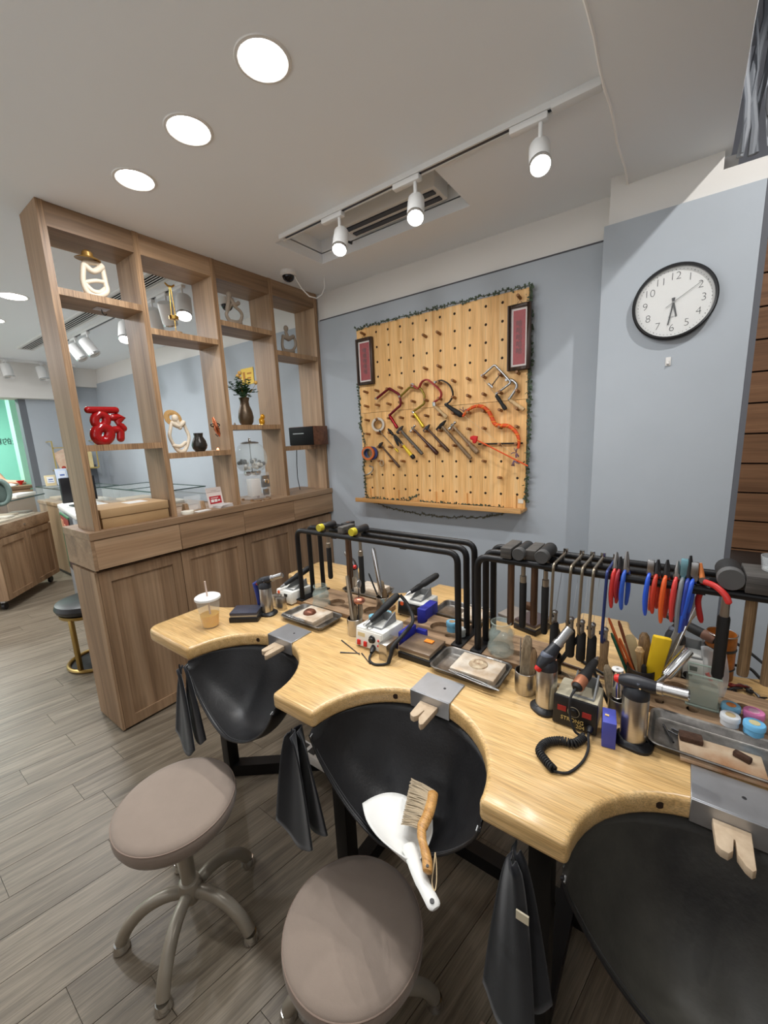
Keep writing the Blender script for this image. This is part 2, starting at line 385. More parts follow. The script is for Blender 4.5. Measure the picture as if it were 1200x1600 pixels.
downlight(-0.632, 0.930, 0.066, 'round downlight at the very top edge of the photo', LUM['down'])
downlight(-0.632, -0.60, 0.066, 'round downlight above the camera, out of the picture', LUM['rear'])
downlight(-1.9, -0.60, 0.066, 'round downlight behind the camera, out of the picture', LUM['rear'])
downlight(-3.825, 0.971, 0.075, 'round downlight in the shop ceiling left of the partition', LUM['far'])
downlight(-4.60, 1.00, 0.075, 'dim round downlight at the left picture edge, beyond the partition', LUM['far'])
downlight(-5.6, 0.2, 0.075, 'round shop downlight left of the picture', LUM['far'])
downlight(-4.2, -0.5, 0.075, 'round shop downlight above the rolling counter', LUM['far'])
area('mint_fill_light', (-7.6, 0.6, 2.45), 0.5, LUM['mint'], None, (0.95, 1, 0.98))  # unseen light without a fixture, added to brighten the mint room

headm = mat('white_lamp_metal', (226, 226, 224), 0.4)
slotm = mat('track_slot', (44, 48, 58), 0.4)
def track(x0, x1, y, label, zc=ZC):
    t = thing('light_track', label, 'light track', (x0, y, zc))
    obj('track_rail', G().b2(0, x1-x0, -0.017, -0.009, -0.02, 0).b2(0, x1-x0, 0.009, 0.017, -0.02, 0).b2(0, x1-x0, -0.009, 0.009, -0.006, 0), headm, t, smooth=0)
    obj('track_slot', G().b2(0.03, x1-x0-0.15, -0.0088, 0.0088, -0.0175, -0.0062), slotm, t, smooth=0)
    obj('end_feed', G().b2(x1-x0-0.15, x1-x0, -0.019, 0.019, -0.026, 0), headm, t, bev=0.003)
    return t
def spot_head(x, y, label, aim, watt, r=0.036, L=0.115, on=True, angle=62, drop=0.075, group='track spotlights', zc=ZC):
    t = thing('track_spotlight', label, 'spotlight', (x, y, zc-0.02), 0, group)
    obj('adaptor', G().b2(-0.075, 0.055, -0.015, 0.015, -0.022, 0.0), headm, t, bev=0.004)
    obj('stem', G().cyl((0.03, 0, -0.02), (0.03, 0, -drop), 0.0075, n=12), headm, t)
    d = (Vector(aim)-Vector((x+0.03, y, zc-0.1-drop))).normalized(); c = Vector((0.03, 0, -drop-0.045))
    a, b = c-d*L*0.5, c+d*L*0.5; M = frame_to(a, b, (1, 0, 0.01))
    obj('housing', G().lathe([(0, 0), (r*0.86, 0), (r*0.97, 0.008), (r, L*0.45), (r, L), (r*0.9, L), (r*0.86, L-0.02), (0, L-0.021)], 28).xf(M), headm, t)
    obj('lens', G().lathe([(0, L-0.017), (r*0.84, L-0.0165)], 28).xf(M), emitter('spot_lens', (255, 252, 246), 22) if on else tapw, t)
    obj('lens_ring', G().lathe([(r*0.86, L-0.015), (r*0.97, L+0.001), (r*1.02, L-0.002), (r*1.02, L-0.012)], 28, closed=True).xf(M), chrome, t)
    if on:
        l = bpy.data.lights.new('spotlight_lamp', 'SPOT'); l.energy = watt; l.spot_size = math.radians(angle); l.spot_blend = 0.55; l.shadow_soft_size = 0.022; l.color = (1, 0.975, 0.93)
        lo = bpy.data.objects.new('spotlight_lamp', l); COL.objects.link(lo); lo.parent = t; lo.location = b+d*0.006; lo.rotation_euler = d.to_track_quat('-Z', 'Y').to_euler()
    return t
track(-1.80, -0.285, 1.632, 'white ceiling track with dark slot carrying three lit spotlights over the bench')
spot_head(-1.42, 1.632, 'lit white track spotlight nearest the wooden partition', (-1.05, 0.85, 0.8), LUM['track'])
spot_head(-1.0, 1.632, 'lit white track spotlight in the middle of the bench track', (-0.55, 0.75, 0.8), LUM['track'])
spot_head(-0.50, 1.632, 'lit white track spotlight farthest right, near the ceiling seam', (-0.10, 0.62, 0.8), LUM['track'])
# spotlight on the open right side whose beam reaches the clock column
up = thing('upper_spotlight', 'white spotlight hung in the open ceiling on the right, out of the picture', 'spotlight', (0.63, 1.05, 3.22))
obj('stem', G().cyl((0, 0, 0.03), (0, 0, -0.1), 0.008), headm, up); _M = frame_to((0.03, -0.02, -0.08), (-0.03, 0.03, -0.17))
obj('housing', G().lathe([(0, 0), (0.035, 0), (0.04, 0.02), (0.04, 0.12), (0.036, 0.12), (0.033, 0.10), (0, 0.10)], 24).xf(_M), headm, up)
_l = bpy.data.lights.new('upper_lamp', 'SPOT'); _l.energy = LUM['upper']; _l.spot_size = math.radians(95); _l.spot_blend = 0.4; _l.shadow_soft_size = 0.02; _l.color = (1, 0.98, 0.95)
_lo = bpy.data.objects.new('upper_lamp', _l); COL.objects.link(_lo); _lo.parent = up; _lo.location = (-0.04, 0.04, -0.19); _lo.rotation_euler = (Vector((-0.2, 2.0, 1.6))-Vector((0.59, 1.09, 3.03))).to_track_quat('-Z', 'Y').to_euler()
# shop track behind the partition
track(-5.3, -2.65, 1.60, 'white shop light track seen through the upper shelf openings')
for i, x in enumerate((-4.75, -4.45, -3.70, -3.22, -3.02, -2.80)):
    spot_head(x, 1.60, ['white shop spotlight seen leftmost through the shelf', 'second white shop spotlight through the first shelf bay', 'single white shop spotlight right of that pair, lens lit', 'white shop spotlight tilted away, behind the brass stand, leftmost', 'white shop spotlight tilted left behind the brass stand', 'large white shop spotlight with lit lens right of brass stand'][i],
              (x+(-0.6 if i in (3, 4) else 0.55), 2.2 if i in (0, 1, 3, 4) else 1.2, 1.0), LUM['fartrack'], r=0.05, L=0.15, on=i in (2, 5), drop=0.09, group='shop track spotlights')
track2 = thing('light_track', 'white light track on the far left above the mint room entrance', 'light track', (-6.35, 0.9, ZC))
obj('track_rail', G().b2(-0.017, 0.017, 0, 1.2, -0.03, 0), headm, track2)
for i, y in enumerate((1.42, 1.74)):
    spot_head(-6.35, y, ['white far spotlight hanging before the mint wall', 'white far spotlight before the grey left wall'][i], (-6.0, y+0.15, 0.8), 4, r=0.05, L=0.15, on=False, group='far left spotlights')
# air conditioning outlets
ac = thing('air_outlet', 'white ceiling air outlet with two dark slots, recessed behind the light track', 'air vent', (AX0, AY0, ZC))
obj('outlet_body', G().b2(0.30, 0.88, 0.20, 0.34, 0.05, 0.128), headm, ac, bev=0.006)
for q, y in enumerate((0.222, 0.285)):
    obj('outlet_slot', G().b2(0.32, 0.86, y, y+0.032, 0.044, 0.052), slotm, ac, smooth=0)
obj('drain_stub', G().tube([(0.28, 0.30, 0.12), (0.26, 0.30, 0.03), (0.29, 0.31, 0.015)], 0.008, 8), black_p, ac)
gr = thing('ceiling_grille', 'long white louvred air grille in the shop ceiling', 'air vent', (-5.65, 1.38, ZC))
obj('grille_frame', G().b2(0, 3.08, 0, 0.018, -0.012, 0).b2(0, 3.08, 0.122, 0.14, -0.012, 0).b2(0, 0.018, 0.018, 0.122, -0.012, 0).b2(3.062, 3.08, 0.018, 0.122, -0.012, 0), headm, gr, smooth=0)
obj('grille_back', G().b2(0.018, 3.062, 0.018, 0.122, -0.003, 0), mat('grille_dark', (52, 50, 50), 0.7), gr, smooth=0)
sm_ = None
for i in range(5):
    o = obj('louvre', G().box((1.54, 0, -0.007), (3.04, 0.011, 0.003), (0.5, 0, 0)) if sm_ is None else None, headm, gr, mesh=sm_, smooth=0); sm_ = o.data; o.location = (0, 0.03+i*0.02, 0)
# security camera and its lead
dc = thing('dome_camera', 'black dome security camera on the ceiling above the partition', 'camera', (-2.13, 1.965, ZC))
obj('camera_base', G().lathe([(0, 0), (0.05, 0), (0.052, -0.02), (0.044, -0.028), (0, -0.028)], 28), tapw, dc)
obj('dome', G().sph((0, 0, -0.026), (0.039, 0.039, 0.036), 24, 12), mat('dome_black', (14, 14, 16), 0.08), dc)
tag(obj('camera_cable', G().tube([(-2.10, 1.985, 2.535), (-2.09, 2.03, 2.47), (-2.08, 2.09, 2.43), (-2.06, 2.14, 2.425), (-2.04, 2.17, 2.45), (-2.03, 2.19, 2.50), (-2.03, 2.19, 2.56)], 0.004, 8), tapw), 'thin white cable looping from the dome camera to the ceiling', 'cable')
dc2 = thing('dome_camera', 'dark dome camera in the shop ceiling behind the third bay figurine', 'camera', (-2.85, 1.99, ZC))
obj('camera_base', G().lathe([(0, 0), (0.055, 0), (0.057, -0.03), (0.05, -0.045), (0, -0.045)], 28), tapw, dc2)
obj('dome', G().sph((0, 0, -0.045), (0.042, 0.042, 0.042), 24, 12), mat('dome_black', (14, 14, 16), 0.08), dc2)
# bundle of pale cables climbing from the column top into the open ceiling
for i, (dx, dy, r, c) in enumerate(((0, 0, 0.011, (150, 154, 160)), (0.026, 0.02, 0.013, (132, 136, 142)), (0.068, 0.0, 0.005, (176, 180, 186)), (0.046, 0.03, 0.009, (112, 116, 122)), (0.014, -0.01, 0.004, (120, 124, 130)))):
    pts = [Vector((0.094+dx+0.012*math.sin(k*1.3+i), 2.22+dy+0.01*math.cos(k+i)-0.0*k, 2.47+k*0.087)) for k in range(10)]
    tag(obj('ceiling_cable', G().tube(pts, [r*(1+0.08*math.sin(k*2.1+i)) for k in range(10)], 8), mat('cable_grey_%d' % i, c, 0.45)),
        ['thick pale grey cable nearest the soffit above the column', 'thickest grey cable in the bundle above the column', 'thin white cable at the right of the ceiling bundle', 'dark grey cable at the back of the ceiling bundle', 'thinnest dark cable twisting through the ceiling bundle'][i], 'cable', 'cables above the column')
bx_ = thing('cable_connector', 'grey cable connector hanging in the open ceiling beside the bundle', 'connector', (0.165, 2.2, 2.62))
obj('plug_body', G().lathe([(0, 0.05), (0.01, 0.05), (0.016, 0.03), (0.016, -0.03), (0.008, -0.06), (0, -0.06)], 12), mat('connector_grey', (120, 120, 122), 0.5), bx_)
obj('lead', G().tube([(0, 0, -0.05), (0.006, 0, -0.11), (0.03, 0.0, -0.15), (0.06, 0, -0.17)], 0.004, 8).tube([(0, 0, 0.04), (0.004, 0, 0.3), (0.01, 0, 0.6)], 0.005, 8), mat('connector_grey', (120, 120, 122), 0.5), bx_)

# ================================================================== PARTITION: cabinets, worktop, shelf frame
XF = -2.304; DY = [0.70, 1.121, 1.544, 1.971, 2.383]
reveal = mat('shaded_reveal', (44, 32, 24), 0.8)  # dark colour paints the shade inside the cabinet gaps
for i in range(4):
    y0, y1 = DY[i], DY[i+1]
    t = thing('base_cabinet', ['wooden base cabinet at the free end of the partition', 'second wooden base cabinet from the free end, behind the drink cup', 'third wooden base cabinet from the free end, behind the left torch', 'wooden base cabinet tucked against the grey wall'][i], 'cabinet', (XF, y0, 0), 0, 'base cabinets of the partition')
    W = y1-y0
    obj('carcass', G().b2(-0.30, -0.02, 0.001, W-0.001, 0.012, 0.893).b2(-0.325, -0.02, 0.001, W-0.001, 0.908, 1.062), cab_w, t, smooth=0)
    obj('plinth_gap', G().b2(-0.29, -0.03, 0.004, W-0.004, 0.0, 0.014).b2(-0.29, -0.02, 0.004, W-0.004, 0.892, 0.909), reveal, t, smooth=0)
    if i == 0:
        obj('end_panel', G().b2(-0.302, -0.002, -0.012, 0.001, 0.01, 0.893), cab_w, t, smooth=0)
        obj('drawer_end_panel', G().b2(-0.33, 0.03, -0.014, 0.001, 0.908, 1.062), cab_wy, t, smooth=0)
    d = obj('door', G().b2(-0.0195, 0, 0.002, 0.055, 0.014, 0.889).b2(-0.0195, 0, W-0.055, W-0.002, 0.014, 0.889).b2(-0.0195, 0, 0.055, W-0.055, 0.014, 0.07).b2(-0.0195, 0, 0.055, W-0.055, 0.832, 0.889), cab_w, t, smooth=0)
    obj('door_panel', G().b2(-0.0195, -0.009, 0.055, W-0.055, 0.07, 0.832), cab_w, d, smooth=0)
    obj('drawer_front', G().b2(-0.0195, 0.03, 0.0012, W-0.0012, 0.91, 1.0595), cab_wy, t, bev=0.0012, seg=1)
tag(obj('worktop', G().b2(-2.636, -2.268, 0.684, 2.384, 1.0625, 1.10), cab_wy, bev=0.0015, seg=1), 'long wooden worktop running along the top of the partition cabinets', 'worktop')
sf = thing('display_shelf', 'tall wooden open display shelf partition reaching the ceiling', 'shelf', (-2.41, 1.55, 1.10))
PY = [0.735, 1.117, 1.535, 1.950, 2.367]
for i, y in enumerate(PY):
    obj('upright', G().b2(-2.518, -2.302, y-0.0145, y+0.0145, 1.10, ZC-0.001), cab_w, sf, w=True, smooth=0)
    obj('edge_strip', G().b2(-2.302, -2.3, y-0.0145, y+0.0145, 1.10, ZC-0.001), edge_w, sf, w=True, smooth=0)
SH = [(2.215, 1.517), (2.11, 1.455), (2.228, 1.608), (2.11, 1.452)]
for i in range(4):
    for z in SH[i]:
        s_ = obj('shelf_board', G().b2(-2.515, -2.304, PY[i]+0.0145, PY[i+1]-0.0145, z-0.03, z), cab_wy, sf, w=True, smooth=0)
        obj('edge_strip', G().b2(-2.304, -2.302, PY[i]+0.0145, PY[i+1]-0.0145, z-0.03, z), edge_w, s_, w=True, smooth=0)
    obj('top_rail', G().b2(-2.518, -2.304, PY[i]+0.0145, PY[i+1]-0.0145, 2.46, ZC-0.001), cab_wy, sf, w=True, smooth=0)

# ---------------- things on the shelves
SX = -2.345
def P(px, py, X=SX): return at(px, py, X=X)
def fig_part(zx, zy, bx, by, sc): return P(bx+zx/sc, by+zy/sc)
def traced_figure(label, bx, by, z0, tubes, m, head=None, hat=None, sc=3.81, r=0.0102):
    """abstract seated figure whose arms and legs form open rings; strokes are drawn in the shelf's own plane"""
    q = [fig_part(a, b, bx, by, sc) for pts, rr, cl in tubes for a, b in pts]; zmin = min(p.z for p in q)-r*0.9; dz = z0-zmin; yc = sum(p.y for p in q)/len(q)
    t = thing('thinker_figurine', label, 'figurine', (SX, yc, z0), 0, 'abstract ring figurines')
    for k, (pts, rr, cl) in enumerate(tubes):
        pp = [fig_part(a, b, bx, by, sc)+Vector((0.004*math.sin(i*1.3), 0, dz)) for i, (a, b) in enumerate(pts)]
        pp = smooth_pts(pp, 4, cl); n = len(pp); zs = [p.z for p in pp]; lo = min(zs)
        g = G().tube(pp, [rr*r*(1+0.35*max(0, 1-(zz-z0)/0.05)) for zz in zs], 12, closed=cl)
        if not cl: g.sph(pp[0], rr*r, 10, 8).sph(pp[-1], rr*r, 10, 8)
        obj(['body', 'chest', 'forearm', 'thigh'][min(k, 3)], g, m, t, w=True)
    if head:
        c = fig_part(head[0], head[1], bx, by, sc)+Vector((0, 0, dz)); rr = head[2]
        obj('head', G().sph(c, (rr*0.9, rr, rr*1.15), 16, 12).tube([c, c+Vector((0, head[3], -rr*1.9))], rr*0.55, 10), m, t, w=True)
    if hat:
        c = fig_part(hat[1], hat[2], bx, by, sc)+Vector((0, 0, dz)); R_ = hat[3]
        if hat[0] == 'brim': g = G().lathe([(0, R_*0.62), (R_*0.22, R_*0.60), (R_*0.40, R_*0.45), (R_*0.46, R_*0.12), (R_*0.75, R_*0.03), (R_, -R_*0.10), (R_*0.98, -R_*0.14), (R_*0.6, -R_*0.04), (0, 0)], 32).xf(Matrix.Translation(c) @ Matrix.Rotation(0.12, 4, 'Y'))
        else: g = G().lathe([(R_*0.38, 0), (R_*0.6, R_*0.10), (R_, 0.0), (R_*0.99, -R_*0.06), (R_*0.6, R_*0.03), (R_*0.38, -R_*0.06)], 32, closed=True).xf(Matrix.Translation(c+Vector((-0.012, 0, 0))) @ Matrix.Rotation(1.2, 4, 'Y'))
        obj('hat', g, hat[4], t, w=True)
    return t
def smooth_pts(pts, k=4, closed=False):
    n = len(pts); out = []
    for i in range(n if closed else n-1):
        p0 = pts[(i-1) % n] if (closed or i > 0) else pts[0]; p1 = pts[i]; p2 = pts[(i+1) % n]; p3 = pts[(i+2) % n] if (closed or i+2 < n) else pts[-1]
        for j in range(k):
            u = j/k; out.append(0.5*((2*p1)+(p2-p0)*u+(2*p0-5*p1+4*p2-p3)*u*u+(3*p1-p0-3*p2+p3)*u**3))
    if not closed: out.append(pts[-1])
    return out
traced_figure('cream ring-shaped figurine in a gold wide-brim hat, top shelf of first bay', 0, 280, 2.215,
    [([(496, 462), (486, 520), (488, 575), (512, 630), (550, 655), (600, 655), (630, 632), (622, 585), (612, 525), (598, 478), (548, 462)], 1.15, True), ([(500, 476), (548, 514), (600, 488)], 1.3, False), ([(490, 578), (560, 570), (615, 578)], 0.9, False), ([(505, 590), (545, 632), (590, 640), (626, 612)], 1.0, False)], cream, None, ('brim', 515, 432, 0.053, goldhat))
traced_figure('grey-brown bowed ring figurine on the top shelf of third bay', 220, 380, 2.228,
    [([(540, 348), (514, 385), (508, 415), (540, 458), (582, 466), (600, 420), (588, 392), (562, 366)], 0.95, True), ([(520, 310), (516, 345), (512, 380)], 1.25, False), ([(532, 318), (556, 350), (578, 342)], 1.2, False), ([(530, 455), (560, 462), (590, 462)], 1.4, False)], taupe_r, (522, 293, 0.018, 0.002))
traced_figure('small grey-brown ring figurine on the top shelf by the wall', 220, 380, 2.11,
    [([(848, 535), (838, 575), (846, 612), (872, 628), (902, 620), (920, 585), (904, 540), (876, 556)], 0.95, True), ([(846, 535), (874, 548), (904, 536)], 1.35, False), ([(862, 512), (876, 552)], 1.2, False), ([(850, 620), (880, 628), (905, 624)], 1.35, False)], taupe_r, (862, 487, 0.018, 0.0))
traced_figure('cream ring-shaped figurine with a straw halo hat, beside the small dark vase', 220, 380, 1.455,
    [([(186, 1060), (172, 1105), (170, 1140), (196, 1190), (226, 1226), (258, 1226), (278, 1180), (284, 1140), (268, 1095), (250, 1060), (232, 1086)], 0.9, True), ([(186, 1062), (222, 1080), (250, 1058)], 1.3, False), ([(210, 1040), (230, 1088)], 1.2, False), ([(196, 1195), (232, 1200), (262, 1178)], 1.0, False)], cream, (202, 1033, 0.019, 0.002), ('halo', 196, 1030, 0.05, mat('straw_hat', (176, 138, 84), 0.8, noise=0.15, nscale=90)))
# adhesive hook under the first shelf
hk = thing('adhesive_hook', 'clear adhesive hook stuck under the first top shelf', 'hook', (-2.40, 0.95, 2.185))
obj('hook_pad', G().b2(-0.03, 0.03, -0.03, 0.03, -0.004, -0.0005), mat('hook_pad', (190, 182, 186), 0.3), hk, bev=0.002)
obj('hook_wire', G().tube([(0, 0, -0.003), (0, 0.002, -0.02), (0, 0.012, -0.03), (0, 0.02, -0.022)], 0.0025, 8), dsteel, hk)
# brass stand
st = thing('brass_stand', 'slender brass stand with a small cup and forked top, second bay top shelf', 'ornament', (-2.35, 1.29, 2.11))
obj('stand_base', G().lathe([(0, 0), (0.034, 0), (0.034, 0.012), (0, 0.012)], 24), edge_w, st)
obj('stand_rods', G().cyl((0.006, 0, 0.01), (0.006, 0.0, 0.10), 0.0028, n=10).cyl((0, 0.012, 0.085), (0, 0.004, 0.245), 0.003, n=10).cyl((0, -0.012, 0.085), (0, -0.004, 0.245), 0.003, n=10), brass, st)
obj('stand_cup', G().lathe([(0, 0.075), (0.024, 0.078), (0.026, 0.095), (0.023, 0.095), (0.021, 0.082), (0, 0.08)], 24), brass, st)
obj('stand_fork', G().tube([(0, -0.026, 0.262), (0, -0.012, 0.250), (0, 0.012, 0.250), (0, 0.026, 0.262)], [0.004, 0.0055, 0.0055, 0.004], 10), brass, st)
# red balloon lettering ornament
rd = thing('balloon_ornament', 'glossy red balloon-style character ornament on the middle shelf', 'ornament', (SX, 0.86, 1.517))
def rp(zx, zy): return P(zx/3.2, 600+zy/3.2)
def rtube(pts, r, closed=False):
    pts = [rp(*p) for p in pts]; k = len(pts); g = G().tube(pts, r, 14, closed=closed)
    if not closed: g.sph(pts[0], r, 14, 8).sph(pts[-1], r, 14, 8)
    return g
def rring(cx, cy, r, rr): return G().tube([rp(cx+r*math.cos(a*PI/12), cy+r*math.sin(a*PI/12)) for a in range(24)], rr, 14, closed=True)
obj('top_stroke', rtube([(440, 130), (500, 130), (577, 131)], 0.017), redgloss, rd, w=True)
obj('upper_ring', rring(502, 182, 30, 0.0205), redgloss, rd, w=True)
obj('lower_ring', rring(513, 251, 35, 0.0255), redgloss, rd, w=True)
obj('right_stroke', rtube([(562, 168), (590, 164), (610, 166), (588, 190), (604, 208), (617, 222)], 0.0175), redgloss, rd, w=True)
obj('foot_stroke', rtube([(556, 232), (590, 226), (603, 240), (603, 272)], 0.019), redgloss, rd, w=True)
# small dark vase, copper spiral, bottle vase with flowers, golden figurine
tag(obj('dark_vase', G().lathe([(0, 0), (0.026, 0), (0.040, 0.018), (0.044, 0.036), (0.038, 0.062), (0.024, 0.088), (0.027, 0.108), (0.024, 0.108), (0.020, 0.09), (0.034, 0.06), (0.038, 0.036), (0.02, 0.008), (0, 0.008)], 28).mv(SX, 1.343, 1.455), darkvase), 'small dark bronze vase beside the straw-hat figurine', 'vase')
ct = thing('copper_ornament', 'polished copper twisted ornament hung from the upright in second bay', 'ornament', (-2.36, 1.47, 1.455))
obj('copper_leaf', G().tube([(0, -0.012, 0.20), (0.006, -0.008, 0.17), (0.008, 0.0, 0.13), (0.006, 0.012, 0.10), (0, 0.02, 0.085)], [0.010, 0.022, 0.026, 0.018, 0.006], 12, flat=(0.45, 1)), copper, ct)
obj('black_band', G().tube([(0.0, 0.03*math.cos(a*PI/8)-0.0, 0.155+0.012*math.sin(a*PI/8)) for a in range(16)], 0.0035, 8, closed=True), black_p, ct)
obj('wire_loop', G().tube([(0.012, -0.012, 0.10), (0.012, 0.0, 0.085), (0.012, 0.016, 0.10), (0.012, 0.018, 0.14)], 0.0028, 8), black_p, ct)
obj('copper_chip', G().lathe([(0, 0), (0.014, 0), (0.008, 0.012), (0, 0.02)], 5), copper, ct)
fv = thing('flower_vase', 'bronze bottle vase with dark green sprigs and dried yellow flowers', 'vase', (SX, 1.69, 1.608))
obj('vase_body', G().lathe([(0, 0), (0.034, 0), (0.045, 0.02), (0.049, 0.05), (0.043, 0.09), (0.030, 0.125), (0.027, 0.15), (0.034, 0.175), (0.030, 0.176), (0.022, 0.15), (0.02, 0.12), (0, 0.1)], 32), mat('bronze_vase', (88, 72, 54), 0.35, 0.5, noise=0.3, nscale=18), fv)
rn = random.Random(5); stems = G(); leaves = G()
tips = []
for k in range(26):
    a = rn.uniform(0, 2*PI); sp = rn.uniform(0.02, 0.125); hh = rn.uniform(0.17, 0.30)
    tip = Vector((math.cos(a)*sp*0.7, math.sin(a)*sp, hh)); mid = Vector((tip.x*0.3, tip.y*0.3, 0.21)); stems.tube([(0, 0, 0.15), mid, tip], 0.0016, 5); tips.append(tip)
    for q in range(16):
        u = 0.15+0.85*q/15; p = mid.lerp(tip, u); b = rn.uniform(0, 2*PI); L = rn.uniform(0.018, 0.03); d = Vector((math.cos(b), math.sin(b), rn.uniform(-0.2, 0.5))).normalized()*L
        sd = d.cross(Vector((0, 0, 1))).normalized()*L*0.42
        leaves.add([p, p+d*0.5+sd, p+d, p+d*0.5-sd], [(0, 1, 2, 3)])
obj('stem', stems, leaf_m, fv); tag(obj('leaves', leaves, leaf_m, fv, solid=0.0008), kind='stuff')
for y, z, r in ((-0.028, 0.325, 0.013), (-0.045, 0.305, 0.012), (0.088, 0.275, 0.013), (-0.03, 0.295, 0.01)):
    f_ = obj('dried_flower', G().sph((0.02, y, z), r, 12, 8), mat('dried_flower', (206, 160, 84), 0.8, noise=0.25, nscale=120), fv)
    obj('flower_stem', G().tube([(0, 0, 0.17), (0.012, y*0.6, z-0.06), (0.02, y, z-0.008)], 0.0013, 5), mat('dry_stem', (150, 120, 70), 0.8), f_)
gf = thing('gold_figurine', 'little golden yellow figurine right of the flower vase', 'figurine', (SX, 1.815, 1.608))
obj('figure', G().sph((0, 0, 0.022), (0.018, 0.02, 0.022), 14, 10).sph((0, 0.008, 0.055), (0.015, 0.016, 0.018), 14, 10).tube([(0, -0.02, 0.012), (0, -0.018, 0.035), (0, -0.004, 0.05)], [0.004, 0.007, 0.006], 8), mat('amber_gold', (206, 146, 30), 0.3, 0.3), gf)
obj('figure_foot', G().lathe([(0, 0), (0.02, 0), (0.018, 0.006), (0, 0.006)], 14), brass, gf)
tag(obj('pebble_ornament', G().lathe([(0, 0), (0.008, 0), (0.006, 0.01), (0, 0.018)], 7).mv(SX, 1.60, 1.608), taupe_r), 'tiny stone chip left of the bronze flower vase', 'ornament')
# gumball machine
gm = thing('gumball_machine', 'clear globe gumball machine with silver and white balls', 'gumball machine', (-2.40, 1.735, 1.10))
obj('globe', G().lathe([(0.045, 0.19), (0.08, 0.205), (0.104, 0.245), (0.110, 0.285), (0.104, 0.325), (0.08, 0.37), (0.055, 0.387), (0.053, 0.385), (0.078, 0.367), (0.101, 0.324), (0.107, 0.285), (0.101, 0.246), (0.078, 0.208), (0.045, 0.193)], 40, closed=True), pane('globe_glass', (225, 235, 235), 0.16, 0.02), gm)
obj('lid', G().lathe([(0, 0.40), (0.035, 0.40), (0.06, 0.393), (0.058, 0.386), (0, 0.386)], 32), steel2, gm)
obj('lid_knob', G().lathe([(0, 0.425), (0.006, 0.424), (0.008, 0.41), (0.012, 0.40), (0, 0.40)], 16), chrome, gm)
obj('center_rod', G().cyl((0, 0, 0.19), (0, 0, 0.39), 0.003, n=8), dsteel, gm)
obj('acrylic_box', G().b2(-0.07, 0.07, -0.085, 0.085, 0.012, 0.185), pane('acrylic', (235, 240, 242), 0.22, 0.05), gm, bev=0.004)
obj('white_sleeve', G().b2(0.02, 0.0705, -0.072, 0.008, 0.03, 0.15), tapw, gm, bev=0.004)
obj('collar', G().lathe([(0.05, 0.17), (0.056, 0.18), (0.056, 0.195), (0.05, 0.2), (0, 0.2), (0, 0.17)], 32), chrome, gm)
cm_ = obj('coin_mechanism', G().b2(0.066, 0.085, 0.012, 0.072, 0.085, 0.165), steel2, gm, bev=0.003)
obj('turn_handle', G().lathe([(0, 0), (0.02, 0), (0.018, 0.01), (0, 0.012)], 20).box((0, 0, 0.014), (0.03, 0.006, 0.01)).xf(Matrix.Translation((0.085, 0.042, 0.125)) @ Matrix.Rotation(PI/2, 4, 'Y')), chrome, cm_)
obj('chute_flap', G().b2(0.066, 0.08, 0.02, 0.064, 0.03, 0.072), steel2, gm, bev=0.002)
for a, b in ((-0.05, -0.065), (0.05, -0.065), (-0.05, 0.065), (0.05, 0.065)): obj('foot', G().lathe([(0, 0), (0.012, 0), (0.01, 0.013), (0, 0.013)], 12).mv(a, b, 0), wood('block_wood', (150, 112, 76), (176, 136, 96), (190, 150, 110), 'X', 3), gm)
rn = random.Random(11); balls = []; ballm = [mat('silver_ball', (120, 122, 126), 0.2, 0.9), mat('white_ball', (226, 222, 214), 0.35), mat('dark_ball', (62, 62, 66), 0.25, 0.6)]
bm2 = {}
for k in range(900):
    if len(balls) >= 26: break
    p = Vector((rn.uniform(-0.085, 0.085), rn.uniform(-0.085, 0.085), rn.uniform(0.212, 0.272)))
    if (p-Vector((0, 0, 0.285))).length > 0.092 or math.hypot(p.x, p.y) < 0.017 or any((p-q).length < 0.0262 for q in balls): continue
    balls.append(p); c = 2 if p.y < -0.02 and p.z > 0.24 else (0 if p.y > 0.03 else 1)
    o = obj('gumball', G().sph((0, 0, 0), 0.0135, 14, 8) if c not in bm2 else None, ballm[c], gm, mesh=bm2.get(c)); bm2[c] = o.data; o.location = p
# black-fronted box on the far shelf, its lead
bb = thing('speaker_box', 'black-fronted brown box jutting from the shelf beside the grey wall', 'box', (-2.40, 2.27, 1.452))
obj('box_body', G().b2(-0.115, 0.15, -0.07, 0.082, 0.0, 0.142), wood('box_brown', (92, 58, 40), (116, 76, 54), (134, 92, 66), 'X', 2, 0.5), bb, bev=0.003)
obj('black_front', G().b2(-0.116, 0.149, -0.076, -0.069, 0.003, 0.139), mat('box_black', (16, 16, 17), 0.6, spec=0.2), bb, bev=0.002)
obj('silver_slot', G().b2(-0.07, 0.05, -0.0775, -0.0755, 0.088, 0.093), steel2, bb, smooth=0)
tag(obj('power_lead', G().tube([(-2.45, 2.2, 1.42), (-2.452, 2.19, 1.3), (-2.45, 2.185, 1.2), (-2.45, 2.2, 1.105)], 0.003, 6), black_p), 'thin black lead hanging below the black-fronted box', 'cable')
